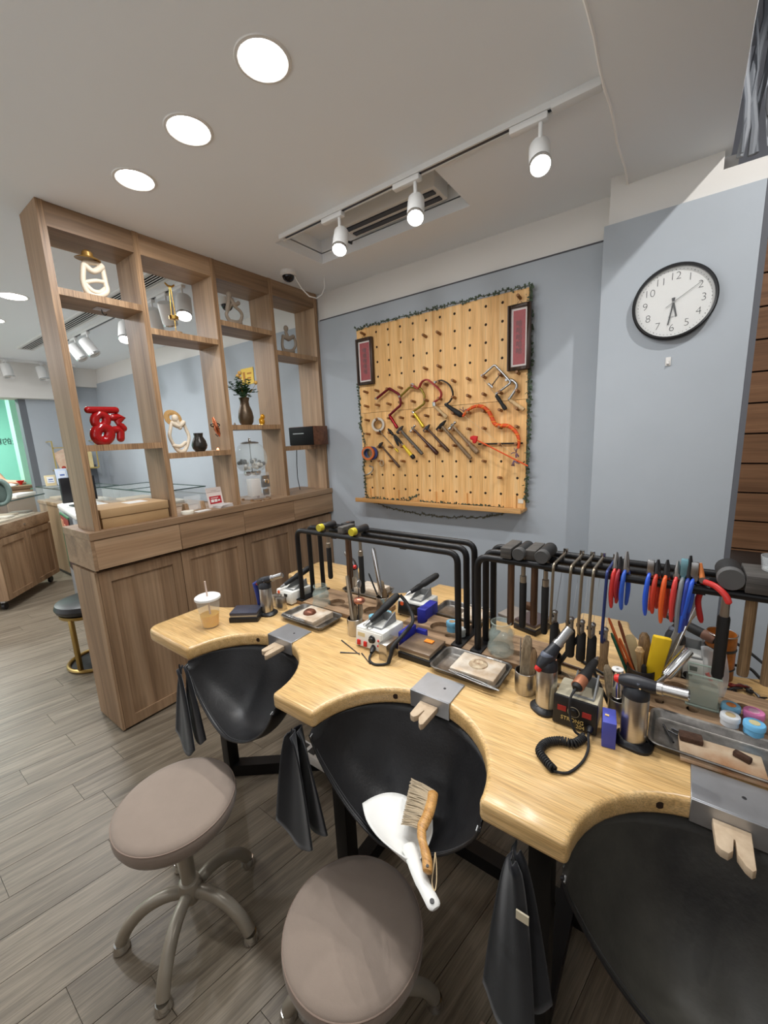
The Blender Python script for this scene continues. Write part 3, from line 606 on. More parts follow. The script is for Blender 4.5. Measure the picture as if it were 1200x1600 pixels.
# things on the worktop
cb = thing('cardboard_box', 'flat brown cardboard box with paper label on the worktop', 'box', (-2.43, 0.930, 1.10))
cardm = mat('cardboard', (168, 136, 96), 0.8, noise=0.06, nscale=12, bump=0.1)
obj('box_tray', G().b2(-0.125, 0.112, -0.165, 0.165, 0.0, 0.052), cardm, cb, bev=0.002)
obj('box_lid', G().b2(-0.128, 0.116, -0.168, 0.168, 0.054, 0.098), mat('cardboard_lid', (176, 144, 104), 0.8, noise=0.05, nscale=12), cb, bev=0.003)
obj('paper_label', G().b2(-0.07, 0.03, 0.0, 0.10, 0.098, 0.0988), tapw, cb, smooth=0)
tag(obj('glass_tube_holder', G().b2(-2.47, -2.44, 1.155, 1.175, 1.10, 1.20).b2(-2.465, -2.445, 1.158, 1.172, 1.20, 1.215), mat('pale_box', (206, 206, 202), 0.4), bev=0.003), 'slim pale box standing behind the cardboard box', 'box')
tag(obj('white_puck', G().lathe([(0, 0), (0.036, 0), (0.038, 0.006), (0.034, 0.018), (0, 0.02)], 24).mv(-2.315, 1.20, 1.10), mat('cream_plastic', (226, 220, 204), 0.4)), 'round cream plastic disc in front of the card stand', 'disc')
cs = thing('card_stand', 'clear card holder with two wooden ends on the worktop', 'card holder', (-2.37, 1.27, 1.10))
for q in (-0.052, 0.052): obj('wood_end', G().add([(-0.03, q-0.012, 0), (0.03, q-0.012, 0), (0.03, q+0.012, 0), (-0.03, q+0.012, 0), (-0.012, q-0.01, 0.055), (0.016, q-0.01, 0.055), (0.016, q+0.01, 0.055), (-0.012, q+0.01, 0.055)], [(3, 2, 1, 0), (4, 5, 6, 7), (0, 1, 5, 4), (1, 2, 6, 5), (2, 3, 7, 6), (3, 0, 4, 7)]), edge_w, cs, bev=0.002)
obj('clear_sheet', G().box((0.002, 0, 0.052), (0.003, 0.10, 0.085), (0, -0.2, 0)), pane('acrylic', (235, 240, 242), 0.22, 0.05), cs)
obj('card_rest', G().b2(-0.01, 0.03, -0.045, 0.045, 0.0, 0.008), edge_w, cs)
rc = thing('price_card', 'white and red printed card leaning beside the card holder', 'card', (-2.375, 1.425, 1.10))
_M = Matrix.Translation((0, 0, 0)) @ Matrix.Rotation(-0.18, 4, 'Y')
obj('card', G().b2(-0.002, 0.001, -0.052, 0.052, 0.0, 0.125).xf(_M), mat('pinkish_card', (226, 214, 208), 0.6), rc, smooth=0)
obj('red_panel', G().b2(0.001, 0.0018, -0.04, 0.040, 0.022, 0.07).xf(_M), mat('card_red', (176, 34, 46), 0.6), rc, smooth=0)
obj('white_print', G().b2(0.0018, 0.0024, -0.032, -0.012, 0.032, 0.05).b2(0.0018, 0.0024, -0.008, 0.01, 0.032, 0.05).b2(0.0018, 0.0024, 0.014, 0.03, 0.036, 0.046).b2(0.0018, 0.0024, -0.03, 0.02, 0.057, 0.061).xf(_M), tapw, rc, smooth=0)
obj('fold_line', G().b2(0.001, 0.0015, -0.046, 0.046, 0.096, 0.0975).b2(0.001, 0.0015, -0.02, 0.02, 0.105, 0.1065).xf(_M), mat('card_line', (120, 84, 80), 0.7), rc, smooth=0)
for k in range(3):
    tag(obj('paper_pad', G().box((-2.33, 1.44, 1.1035+k*0.006), (0.07, 0.10, 0.0055), (0, 0, 0.1+k*0.12)), mat('paper_%d' % (k % 2), ((214, 210, 208), (206, 198, 196))[k % 2], 0.7)), ['lowest pale paper pad in the pile before the red card', 'middle pale paper pad in the pile before the red card', 'top pale paper pad in the pile before the red card'][k], 'paper', 'paper pads on the worktop')
tag(obj('leaflet', G().box((-2.315, 1.29, 1.1025), (0.05, 0.09, 0.004), (0, 0, 0.15)), tapw), 'thin white leaflet lying before the clear card holder', 'paper')
for k, (y, c) in enumerate(((1.69, 0), (1.765, 1))):
    tag(obj('wood_coin', G().lathe([(0, 0), (0.028, 0), (0.028, 0.009), (0, 0.009)], 20).mv(-2.31, y, 1.10), edge_w), ['wooden disc left of pair under the gumball machine front', 'wooden disc right of pair under the gumball machine front'][k], 'disc', 'wooden discs on the worktop')

# ================================================================== THE SHOP BEHIND
rcn = thing('rolling_counter', 'wooden rolling display counter on casters at the left edge', 'counter', (-5.13, 0.82, 0))
dv = Vector((-5.82, 1.41, 0))-Vector((-5.13, 0.82, 0)); WL = dv.length; ang = math.atan2(dv.y, dv.x)
Mc = Matrix.Rotation(ang, 4, 'Z')       # local X runs along the visible long face, local -Y is hidden behind
def rc_box(x0, x1, y0, y1, z0, z1): return G().b2(x0, x1, y0, y1, z0, z1).xf(Mc)
obj('body', rc_box(0, WL, 0.02, 0.62, 0.10, 0.80), cab_w, rcn, smooth=0)
obj('top_drawer', rc_box(-0.005, WL+0.005, 0.004, 0.63, 0.705, 0.82), cab_wy, rcn, bev=0.002)
for q in range(2):
    x0 = q*WL/2; x1 = x0+WL/2
    dd = obj('door', rc_box(x0+0.004, x0+0.06, 0.0, 0.02, 0.10, 0.69).b2(0, 0, 0, 0, 0, 0) if False else G().b2(x0+0.004, x0+0.06, 0, 0.02, 0.1, 0.69).b2(x1-0.06, x1-0.004, 0, 0.02, 0.1, 0.69).b2(x0+0.06, x1-0.06, 0, 0.02, 0.1, 0.15).b2(x0+0.06, x1-0.06, 0, 0.02, 0.63, 0.69).xf(Mc), cab_w, rcn, smooth=0)
    obj('door_panel', rc_box(x0+0.06, x1-0.06, 0.012, 0.02, 0.15, 0.63), cab_w, dd, smooth=0)
obj('lock', G().cyl(Mc @ Vector((WL*0.5, 0.004, 0.76)), Mc @ Vector((WL*0.5, -0.004, 0.76)), 0.011, n=12), steel2, rcn)
obj('end_face', rc_box(-0.012, 0.0, 0.0, 0.63, 0.10, 0.70), cab_w, rcn, smooth=0)
for x, y in ((0.05, 0.08), (WL-0.06, 0.08), (0.05, 0.55), (WL-0.06, 0.55)):
    c_ = obj('caster', G().cyl((x, y-0.012, 0.035), (x, y+0.012, 0.035), 0.035, n=16).xf(Mc), black_p, rcn); obj('fork', G().b2(x-0.02, x+0.02, y-0.018, y+0.018, 0.07, 0.10).xf(Mc), steel2, c_)
gc = obj('glass_top', rc_box(0, WL, 0.0, 0.006, 0.82, 1.02).xf(Matrix.Identity(4)), pane_m, rcn, smooth=0)
obj('glass_lid', rc_box(0, WL, 0.0, 0.62, 1.02, 1.028), pane_m, rcn, smooth=0)
obj('glass_edge', rc_box(0, WL, -0.002, 0.003, 1.018, 1.03), mat('glass_edge', (52, 74, 70), 0.2), rcn, smooth=0)
obj('display_pad', rc_box(0.1, WL-0.1, 0.08, 0.5, 0.82, 0.835), mat('display_cream', (206, 192, 170), 0.8), rcn, smooth=0)
for k in range(5):
    tag(obj('display_tray', rc_box(0.10+k*0.16, 0.22+k*0.16, 0.12+0.05*(k % 2), 0.3+0.05*(k % 2), 0.836, 0.856).mv(-5.13, 0.82, 0), mat('tray_tone_%d' % (k % 3), ((196, 176, 150), (120, 108, 92), (222, 214, 200))[k % 3], 0.7), bev=0.004), ['cream', 'brown', 'pale', 'tan', 'dark'][k]+' jewellery tray inside the rolling glass counter', 'tray', 'trays in the rolling counter')
ro = thing('ring_ornament', 'grey oval ring ornament on the glass counter at left edge', 'ornament', at(3, 789, Z=1.03))
obj('ring', G().tube([(0.02*math.sin(a*PI/10), 0.07*math.cos(a*PI/10), 0.115+0.11*math.sin(a*PI/10)) for a in range(20)], 0.022, 10, closed=True), mat('sage_ring', (120, 140, 134), 0.4), ro)
obj('ring_fill', G().sph((0, 0, 0.115), (0.012, 0.055, 0.09), 16, 10), mat('sage_dark', (88, 104, 98), 0.5), ro)
tag(obj('white_board', G().box(Vector((-5.72, 1.16, 1.046)), (0.34, 0.16, 0.032), (0, 0, ang)), mat('board_white', (230, 226, 216), 0.6), bev=0.003), 'long white-topped board lying on the glass counter', 'board')
# counters along the shop back wall
for k, (x0, x1, lab) in enumerate(((-6.5, -5.35, 'wooden shop counter with glass case below the display frame'), (-5.3, -4.0, 'wooden shop counter with glass case seen through the first bay'))):
    t = thing('shop_counter', lab, 'counter', (x0, 1.50+0.30*k, 0), 0, 'glass counters along the shop wall')
    L = x1-x0
    obj('body', G().b2(0, L, 0.0, 0.5, 0.05, 0.86), cab_w, t, smooth=0); obj('plinth', G().b2(0.02, L-0.02, 0.02, 0.48, 0, 0.05), black_p, t, smooth=0)
    obj('counter_top', G().b2(-0.01, L+0.01, -0.01, 0.51, 0.86, 0.90), cab_wy, t, bev=0.002)
    obj('glass_case', G().b2(0, L, 0, 0.006, 0.9, 1.06).b2(0, 0.006, 0, 0.5, 0.9, 1.06).b2(L-0.006, L, 0, 0.5, 0.9, 1.06).b2(0, L, 0, 0.5, 1.06, 1.067), pane_m, t, smooth=0)
    obj('case_edges', G().b2(0, L, -0.003, 0.003, 1.058, 1.068).b2(0, L, 0.494, 0.5, 1.058, 1.068).b2(-0.003, 0.003, 0, 0.5, 1.058, 1.068).b2(L-0.003, L+0.003, 0, 0.5, 1.058, 1.068).b2(L-0.003, L+0.003, -0.003, 0.003, 0.9, 1.06).b2(L*0.5-0.003, L*0.5+0.003, 0, 0.5, 1.058, 1.067), mat('glass_edge', (52, 74, 70), 0.2), t, smooth=0)
    for q in range(3):
        tag(obj('jewel_tray', G().box((x0+0.2+q*0.38, 1.75+0.30*k, 0.915), (0.26, 0.30, 0.028)), mat('tray_tone_%d' % (q % 3), ((196, 176, 150), (120, 108, 92), (222, 214, 200))[q % 3], 0.7), bev=0.004), ['cream', 'brown', 'pale'][q]+' tray in the glass case '+('under the display frame' if k == 0 else 'seen through the first bay'), 'tray', 'trays in the wall counters')
# white reception desk with poster and monitor
rv = thing('reception_desk', 'white-topped grey curved reception desk behind the partition end', 'desk', (-4.40, 1.27, 0))
poly = [(-0.42, 0.12), (-0.40, 0.02), (-0.32, -0.05), (0.62, -0.20), (0.70, -0.16), (0.70, 0.16), (0.60, 0.20), (-0.36, 0.22)]
obj('desk_body', G().prism([(x*0.97, y*0.97) for x, y in poly], 0, 0.96), mat('desk_grey', (150, 152, 154), 0.5), rv, bev=0.01)
obj('desk_top', G().prism(poly, 0.96, 1.0), mat('desk_white', (232, 230, 226), 0.35), rv, bev=0.006)
ps = thing('desk_poster', 'narrow red and green poster on the front of the reception desk', 'poster', (-4.36, 1.150, 0.62))
_M = Matrix.Rotation(math.atan2(-0.15, 0.94), 4, 'Z')
obj('poster_sheet', G().b2(-0.03, 0.42, -0.012, -0.006, -0.16, 0.33).xf(_M), mat('poster_dark', (60, 40, 38), 0.5), ps, smooth=0)
obj('poster_frame', G().b2(-0.05, -0.03, -0.014, -0.004, -0.16, 0.34).b2(-0.03, 0.42, -0.014, -0.004, 0.33, 0.345).xf(_M), mat('poster_green', (70, 120, 84), 0.5), ps, smooth=0)
obj('poster_red', G().b2(-0.02, 0.41, -0.0145, -0.012, 0.16, 0.32).xf(_M), mat('poster_red', (150, 46, 36), 0.5), ps, smooth=0)
obj('poster_marks', G().b2(0.0, 0.05, -0.0165, -0.0145, 0.19, 0.29).b2(0.08, 0.13, -0.0165, -0.0145, 0.19, 0.29).b2(0.16, 0.22, -0.0165, -0.0145, 0.19, 0.26).xf(_M), mat('poster_tan', (206, 150, 116), 0.5), ps, smooth=0)
mo = thing('monitor', 'black monitor standing on the reception desk, behind the upright', 'monitor', (-4.35, 1.30, 1.0))
obj('monitor_foot', G().b2(-0.09, 0.09, -0.07, 0.07, 0, 0.012), black_p, mo, bev=0.003); obj('monitor_neck', G().b2(-0.02, 0.02, 0.0, 0.02, 0.012, 0.12), black_p, mo)
obj('screen_back', G().box((0, 0, 0.15), (0.03, 0.27, 0.22), (0, 0, 0.1)), mat('monitor_black', (18, 19, 24), 0.4), mo, bev=0.004)
# black and gold stool
bs = thing('bar_stool', 'round black stool on a gold loop frame behind the cabinet end', 'stool', (-3.30, 0.93, 0))
obj('seat', G().lathe([(0, 0.40), (0.17, 0.40), (0.195, 0.415), (0.205, 0.44), (0.195, 0.468), (0.16, 0.48), (0, 0.482)], 40), mat('black_seat', (30, 30, 32), 0.4), bs)
gold_m = mat('gold_frame', (166, 140, 84), 0.3, 0.9)
obj('seat_ring', G().lathe([(0.15, 0.38), (0.185, 0.38), (0.185, 0.40), (0.15, 0.40)], 40, closed=True), gold_m, bs)
obj('floor_ring', G().tube([(0.185*math.cos(a*PI/18), 0.185*math.sin(a*PI/18), 0.013) for a in range(36)], 0.013, 8, closed=True), gold_m, bs)
obj('inner_disc', G().lathe([(0, 0.001), (0.172, 0.001), (0.172, 0.006), (0, 0.006)], 36), black_p, bs)
for a in (-2.6, -1.0, 0.6, 2.1): obj('leg', G().box((0.178*math.cos(a), 0.178*math.sin(a), 0.20), (0.024, 0.024, 0.37), (0, 0, a)), gold_m, bs, bev=0.002)
# framed floating shelf display on the left wall, with prints and notices
fd = thing('wall_display', 'gold-framed wall display shelf holding fan-shaped prints', 'wall shelf', (-6.5, 1.95, 1.25))
goldl = mat('pale_gold_metal', (206, 182, 110), 0.35, 0.7)
def rod(p, q): return G().box((Vector(p)+Vector(q))/2, [max(0.012, abs(a-b)) for a, b in zip(p, q)])
for p, q in (((0.1, -0.23, 0), (0.1, -0.23, 0.36)), ((0.1, 0.24, 0), (0.1, 0.24, 0.36)), ((0.1, -0.23, 0.36), (-0.1, -0.23, 0.36)), ((0.1, 0.24, 0.36), (-0.1, 0.24, 0.36)), ((0.1, -0.23, 0.28), (0.1, 0.24, 0.28)), ((0.1, -0.23, 0), (0.1, 0.24, 0))):
    obj('frame_rod', rod(p, q), goldl, fd)
obj('frame_shelf', G().b2(-0.1, 0.1, -0.22, 0.23, -0.012, 0.0), goldl, fd)
obj('wall_shade', G().b2(-0.118, -0.10, 0.05, 0.28, -0.28, 0.03), mat('shade_grey', (110, 116, 124), 0.7), fd)  # grey slab stands in for shade on the wall below the display
for k, y in enumerate((-0.11, 0.12)):
    poly = [(y-0.05, 0.0), (y+0.10*(1 if k else 0.8), 0.0), (y+0.10, 0.2), (y+0.03, 0.27), (y-0.09, 0.21)]
    pr = tag(obj('fan_print', G().add([(-6.52, 1.95+a, 1.251+b) for a, b in poly]+[(-6.51, 1.95+a, 1.251+b) for a, b in poly], [(4, 3, 2, 1, 0), (5, 6, 7, 8, 9)]+[(i, (i+1) % 5, 5+(i+1) % 5, 5+i) for i in range(5)]), mat('print_cream_%d' % k, ((236, 214, 190), (240, 226, 178))[k], 0.6, c2=((226, 186, 160), (232, 206, 140))[k], nscale=30), smooth=0), ['cream illustrated fan-shaped print, left of the upright', 'yellowish fan-shaped print, right of the upright'][k], 'print', 'prints in the wall display')
for k, y in enumerate((-0.14, -0.05, 0.03)):
    tag(obj('display_fruit', G().sph((-6.44, 1.95+y, 1.274), 0.023, 10, 8), mat('fruit_%d' % k, ((176, 60, 44), (96, 120, 60), (196, 120, 60))[k], 0.6)), ['red', 'green', 'orange'][k]+' little ornament on the gold wall display', 'ornament')
for k, (px, c, wd, hg) in enumerate(((81, (232, 214, 170), 0.11, 0.13), (96, (214, 226, 246), 0.12, 0.2))):
    p = at(px, 773, Z=1.067); p.x = -6.15; p.y = 1.62+k*0.145
    t = thing('notice_card', ['small cream-framed notice standing on the glass counter', 'tall pale blue notice standing on the glass counter'][k], 'notice', (-6.3, 1.61+k*0.125, 1.068))
    obj('card', G().box((0, 0, hg/2), (0.012, wd, hg), (0, -0.12, 0)).mv(0, 0, 0.003), mat('notice_%d' % k, c, 0.5), t, bev=0.003)
    obj('print', G().box((0.012, 0, hg*0.58), (0.002, wd*0.66, hg*0.6), (0, -0.12, 0)), mat('notice_inner_%d' % k, ((244, 244, 242), (236, 242, 252))[k], 0.5), t)
    obj('blue_lines', G().box((0.014, 0, hg*0.62), (0.002, wd*0.4, hg*0.1), (0, -0.12, 0)).box((0.016, 0, hg*0.42), (0.002, wd*0.5, hg*0.05), (0, -0.12, 0)), mat('notice_ink', (96, 120, 180), 0.6), t)
# yellow notice on the shop back wall behind the flower vase
yn = thing('yellow_notice', 'yellow printed notice on the shop wall behind the flower vase', 'notice', (-3.05, 2.384, 2.17))
p = at(387, 588, Y=2.384); yn.location = p
obj('sheet', G().b2(-0.09, 0.09, -0.004, 0.0, -0.07, 0.07), mat('notice_yellow', (246, 206, 84), 0.6), yn, smooth=0)
obj('print_lines', G().b2(-0.06, -0.03, -0.0055, -0.004, -0.04, 0.04).b2(0.0, 0.06, -0.0055, -0.004, 0.015, 0.03).b2(0.0, 0.05, -0.0055, -0.004, -0.025, -0.01), mat('notice_orange', (196, 130, 40), 0.6), yn, smooth=0)
# mint room: table, a cup, and the person seated at the left edge
tb = thing('cafe_table', 'brown table in front of the mint wall at left edge', 'table', (-7.75, 1.35, 0))
obj('table_top', G().b2(-0.02, 0.45, -0.75, 0.33, 1.0, 1.04), wood('table_wood', (110, 84, 62), (140, 110, 84), (160, 130, 100), 'Y', 1.5), tb, bev=0.006)
obj('table_panel', G().b2(0.40, 0.43, -0.7, 0.28, 0.02, 1.0), wood('table_wood', (110, 84, 62), (140, 110, 84), (160, 130, 100), 'Y', 1.5), tb, smooth=0)
for y in (-0.68, 0.25): obj('leg', G().b2(0.0, 0.05, y-0.03, y+0.03, 0, 1.0), dark_w, tb)
tag(obj('red_bowl', G().lathe([(0, 0), (0.015, 0), (0.018, 0.015), (0.05, 0.06), (0.045, 0.06), (0.014, 0.02), (0, 0.018)], 20).mv(-7.6, 1.60, 1.04), redp), 'small red bowl on the brown table near the mint wall', 'bowl')
tag(obj('white_cloth', G().grid(lambda u, v: Vector((-7.6+0.14*u, 1.38+0.16*v, 1.045+0.025*math.sin(u*PI)*math.sin(v*PI)+0.006*math.sin(9*u+5*v))), 8, 8), tapw, solid=0.004), 'crumpled white napkin on the brown table near the mint wall', 'napkin')
tag(obj('armchair', G().b2(-7.28, -7.22, 1.34, 1.66, 0.3, 0.98).b2(-7.28, -6.95, 1.34, 1.66, 0.3, 0.48).b2(-7.27, -7.23, 1.36, 1.40, 0, 0.3).b2(-7.27, -7.23, 1.60, 1.64, 0, 0.3).b2(-7.0, -6.96, 1.36, 1.40, 0, 0.3).b2(-7.0, -6.96, 1.60, 1.64, 0, 0.3), mat('tan_leather', (132, 104, 76), 0.6), bev=0.015), 'tan upholstered chair in front of the brown table', 'chair')
pe = thing('person', 'person with long brown hair leaning one arm on the brown table', 'person', (-7.95, 1.22, 0))
def skin_body(name, verts, edges, radii, m, parent, root=0):
    me = bpy.data.meshes.new(name); me.from_pydata(verts, edges, []); o = bpy.data.objects.new(name, me); COL.objects.link(o); o.parent = parent
    md = o.modifiers.new('skin', 'SKIN'); md.use_smooth_shade = True; sv = me.skin_vertices[0].data
    for i, r in enumerate(radii): sv[i].radius = (r, r)
    sv[root].use_root = True
    sb = o.modifiers.new('subdivision', 'SUBSURF'); sb.levels = 1; sb.render_levels = 1
    me.materials.append(m); return o
skin_c = mat('skin_tone', (214, 164, 138), 0.55)
V = [(0, 0, 0.72), (0, 0.02, 0.95), (0.02, 0.03, 1.18), (0.02, 0.03, 1.30), (0.03, 0.04, 1.36), (0.04, 0.05, 1.46), (0.02, 0.18, 1.25), (0.10, 0.26, 1.08), (0.24, 0.36, 1.075), (0.32, 0.41, 1.065),
     (0.02, -0.13, 1.25), (0.10, -0.2, 1.08), (0.3, -0.12, 1.075), (0.05, 0.1, 0.70), (0.36, 0.11, 0.62), (0.36, 0.11, 0.12), (0.43, 0.11, 0.05), (0.05, -0.1, 0.70), (0.36, -0.11, 0.62), (0.36, -0.11, 0.12), (0.43, -0.11, 0.05), (0.36, 0.44, 1.06), (0.37, 0.40, 1.06)]
E_ = [(0, 1), (1, 2), (2, 3), (3, 4), (4, 5), (2, 6), (6, 7), (7, 8), (8, 9), (2, 10), (10, 11), (11, 12), (0, 13), (13, 14), (14, 15), (15, 16), (0, 17), (17, 18), (18, 19), (19, 20), (9, 21), (9, 22)]
RR = [0.13, 0.12, 0.13, 0.055, 0.055, 0.09, 0.055, 0.042, 0.032, 0.026, 0.055, 0.042, 0.03, 0.09, 0.07, 0.045, 0.04, 0.09, 0.07, 0.045, 0.04, 0.01, 0.009]
skin_body('body', V, E_, RR, skin_c, pe)
obj('hair', G().sph((0.01, 0.045, 1.49), (0.105, 0.10, 0.12), 18, 12).tube([(-0.05, 0.06, 1.50), (-0.06, 0.10, 1.36), (-0.03, 0.15, 1.24), (0.0, 0.19, 1.12)], [0.08, 0.09, 0.08, 0.03], 12), mat('brown_hair', (78, 52, 36), 0.6, noise=0.25, nscale=60), pe)
obj('shirt', G().tube([(0, 0, 0.70), (0, 0.02, 0.95), (0.02, 0.03, 1.18), (0.02, 0.03, 1.30)], [0.155, 0.145, 0.155, 0.07], 16), mat('shirt_cloth', (96, 86, 84), 0.9), pe)
tag(obj('low_bench', G().b2(-8.25, -7.72, 0.9, 1.5, 0.50, 0.58).b2(-8.2, -8.15, 0.95, 1.0, 0, 0.5).b2(-8.2, -8.15, 1.4, 1.45, 0, 0.5).b2(-7.8, -7.76, 0.95, 1.0, 0, 0.5).b2(-7.8, -7.76, 1.4, 1.45, 0, 0.5), dark_w, bev=0.006), 'dark low bench under the person by the mint wall', 'bench')

# ================================================================== PEGBOARD WALL
BX0, BX1, BZ0, BZ1, BYF = -1.905, -0.716, 1.045, 2.235, 2.35
pb = thing('pegboard', 'large square pine pegboard with dowel pegs and a bottom ledge', 'pegboard', (-1.31, 2.385, 1.03))
obj('backing', G().b2(BX0+0.004, BX1-0.004, 2.366, 2.385, BZ0+0.004, BZ1-0.004), mat('board_gap', (88, 60, 34), 0.8), pb, w=True, smooth=0)
rn = random.Random(21); XM = -1.298; ZM = 1.663
for (z0, z1) in ((BZ0, ZM-0.0012), (ZM+0.0012, BZ1)):
    for (x0, x1) in ((BX0, XM-0.0012), (XM+0.0012, BX1)):
        xs = [x0]
        while xs[-1] < x1-0.12: xs.append(xs[-1]+rn.uniform(0.075, 0.12))
        xs.append(x1)
        for a, b in zip(xs[:-1], xs[1:]):
            obj('stave', G().b2(a+0.0002, b-0.0002, BYF, 2.37, z0, z1), peg_w, pb, w=True, smooth=0)
PEGX = lambda c: -1.831+0.0972*c
PEGZ = lambda r: 2.19-0.0968*r
PEGS = {(0, 0), (0, 11), (1, 5), (1, 6), (3, 5), (3, 6), (9, 1), (9, 2), (9, 3), (9, 9), (10, 10)} | {(r, c) for r in (4, 5, 6, 7, 8) for c in range(12)}
pm_ = hm_ = None
hole_m = mat('hole_dark', (46, 28, 14), 0.9)
for r in range(12):
    for c in range(12):
        if (r, c) in PEGS:
            o = obj('peg', G().tube([(0, 0.004, 0), (0, -0.044, 0.006), (0, -0.047, 0.0064)], [0.0085, 0.0085, 0.007], 12) if pm_ is None else None, dowel_w, pb, mesh=pm_); pm_ = o.data
            o.location = (PEGX(c)+1.31, BYF-2.385, PEGZ(r)-1.03)
        elif not ((c in (0,) and r in (1, 2, 3)) or (c == 11 and r in (1, 2, 3))):
            o = obj('peg_hole', G().lathe([(0, -0.0004), (0.0072, -0.0004), (0.0085, 0.0006), (0.0085, 0.003), (0, 0.003)], 14).xf(Matrix.Rotation(-PI/2, 4, 'X')) if hm_ is None else None, hole_m, pb, mesh=hm_); hm_ = o.data
            o.location = (PEGX(c)+1.31, BYF-2.385, PEGZ(r)-1.03)
ledge_w = wood('ledge_pine', (186, 134, 76), (208, 156, 96), (222, 174, 116), 'X', 1.6, 0.5, fine=0.14)
obj('ledge', G().b2(-1.93, -0.712, 2.27, 2.384, 1.028, 1.046), ledge_w, pb, w=True, bev=0.003)
obj('ledge_lip', G().b2(-1.93, -0.712, 2.262, 2.272, 1.028, 1.058), ledge_w, pb, w=True, bev=0.002)
for x in (-1.85, -1.60, -1.30, -1.08, -0.77):
    obj('ledge_bracket', G().b2(x-0.007, x+0.007, 2.335, 2.35, 1.046, 1.12), peg_w, pb, w=True, smooth=0)
obj('label_tag', G().b2(-0.755, -0.725, 2.3475, 2.35, 1.075, 1.10), mat('paper_tag', (226, 220, 204), 0.6), pb, w=True, smooth=0)
# garlands of small leaves round the board
def garland(name, label, path, step, size, m, seed, hang=0.0):
    rn = random.Random(seed); t = thing(name, label, 'garland', path[0], 0, 'leaf garlands round the pegboard'); pts = []
    for a, b in zip(path[:-1], path[1:]):
        a, b = Vector(a), Vector(b); n = max(1, int((b-a).length/step))
        pts += [a.lerp(b, i/n) for i in range(n)]
    pts.append(Vector(path[-1])); g = G()
    pts = [p+Vector((rn.uniform(-1, 1)*0.005, rn.uniform(-0.003, 0.003), rn.uniform(-1, 1)*0.005)) for p in pts]
    obj('vine', G().tube(pts, 0.0022, 5), mat('vine_brown', (70, 66, 44), 0.8), t, w=True)
    for p in pts:
        for q in range(3):
            b = rn.uniform(0, 2*PI); L = size*rn.uniform(0.7, 1.3); d = Vector((math.cos(b), rn.uniform(-0.7, 0.1), math.sin(b))).normalized()*L; sd = d.cross(Vector((rn.uniform(-1, 1), 1, rn.uniform(-1, 1)))).normalized()*L*0.4
            g.add([p, p+d*0.5+sd, p+d, p+d*0.5-sd], [(0, 1, 2, 3)])
    tag(obj('leaves', g, m, t, w=True, smooth=0), kind='stuff'); return t
garland('leaf_garland', 'thin leaf garland along the top edge of the pegboard', [(BX0, 2.345, 2.238), (-1.6, 2.343, 2.243), (-1.3, 2.343, 2.242), (-1.0, 2.343, 2.246), (BX1+0.005, 2.345, 2.242)], 0.018, 0.016, leaf_d, 1)
garland('leaf_garland', 'dense leaf garland down the right edge of the pegboard', [(BX1+0.004, 2.352, 2.24), (BX1+0.012, 2.36, 1.9), (BX1+0.008, 2.36, 1.5), (BX1+0.004, 2.355, 1.08)], 0.012, 0.02, leaf_d, 2)
garland('leaf_garland', 'sparse leaf garland down the left edge of the pegboard', [(BX0-0.004, 2.345, 1.86), (BX0-0.002, 2.345, 1.6), (BX0+0.03, 2.338, 1.45), (BX0+0.005, 2.345, 1.25), (BX0+0.02, 2.343, 1.05)], 0.02, 0.018, leaf_d, 3)
garland('leaf_garland', 'short leaf sprig lying on the left half of the ledge', [(-1.84, 2.30, 1.055), (-1.6, 2.29, 1.052), (-1.48, 2.30, 1.06), (-1.42, 2.315, 1.10)], 0.012, 0.018, leaf_d, 4)
garland('leaf_garland', 'leaf sprig lying on the right half of the ledge', [(-1.38, 2.30, 1.054), (-1.1, 2.295, 1.054), (-0.82, 2.30, 1.054)], 0.014, 0.016, leaf_d, 5)
garland('leaf_garland', 'wispy leaf garland drooping below the pegboard ledge', [(-1.86, 2.372, 1.02), (-1.7, 2.375, 0.975), (-1.5, 2.376, 0.955), (-1.25, 2.376, 0.945), (-1.0, 2.376, 0.965), (-0.85, 2.374, 1.0)], 0.013, 0.0115, mat('olive_leaf', (122, 120, 102), 0.8), 6)
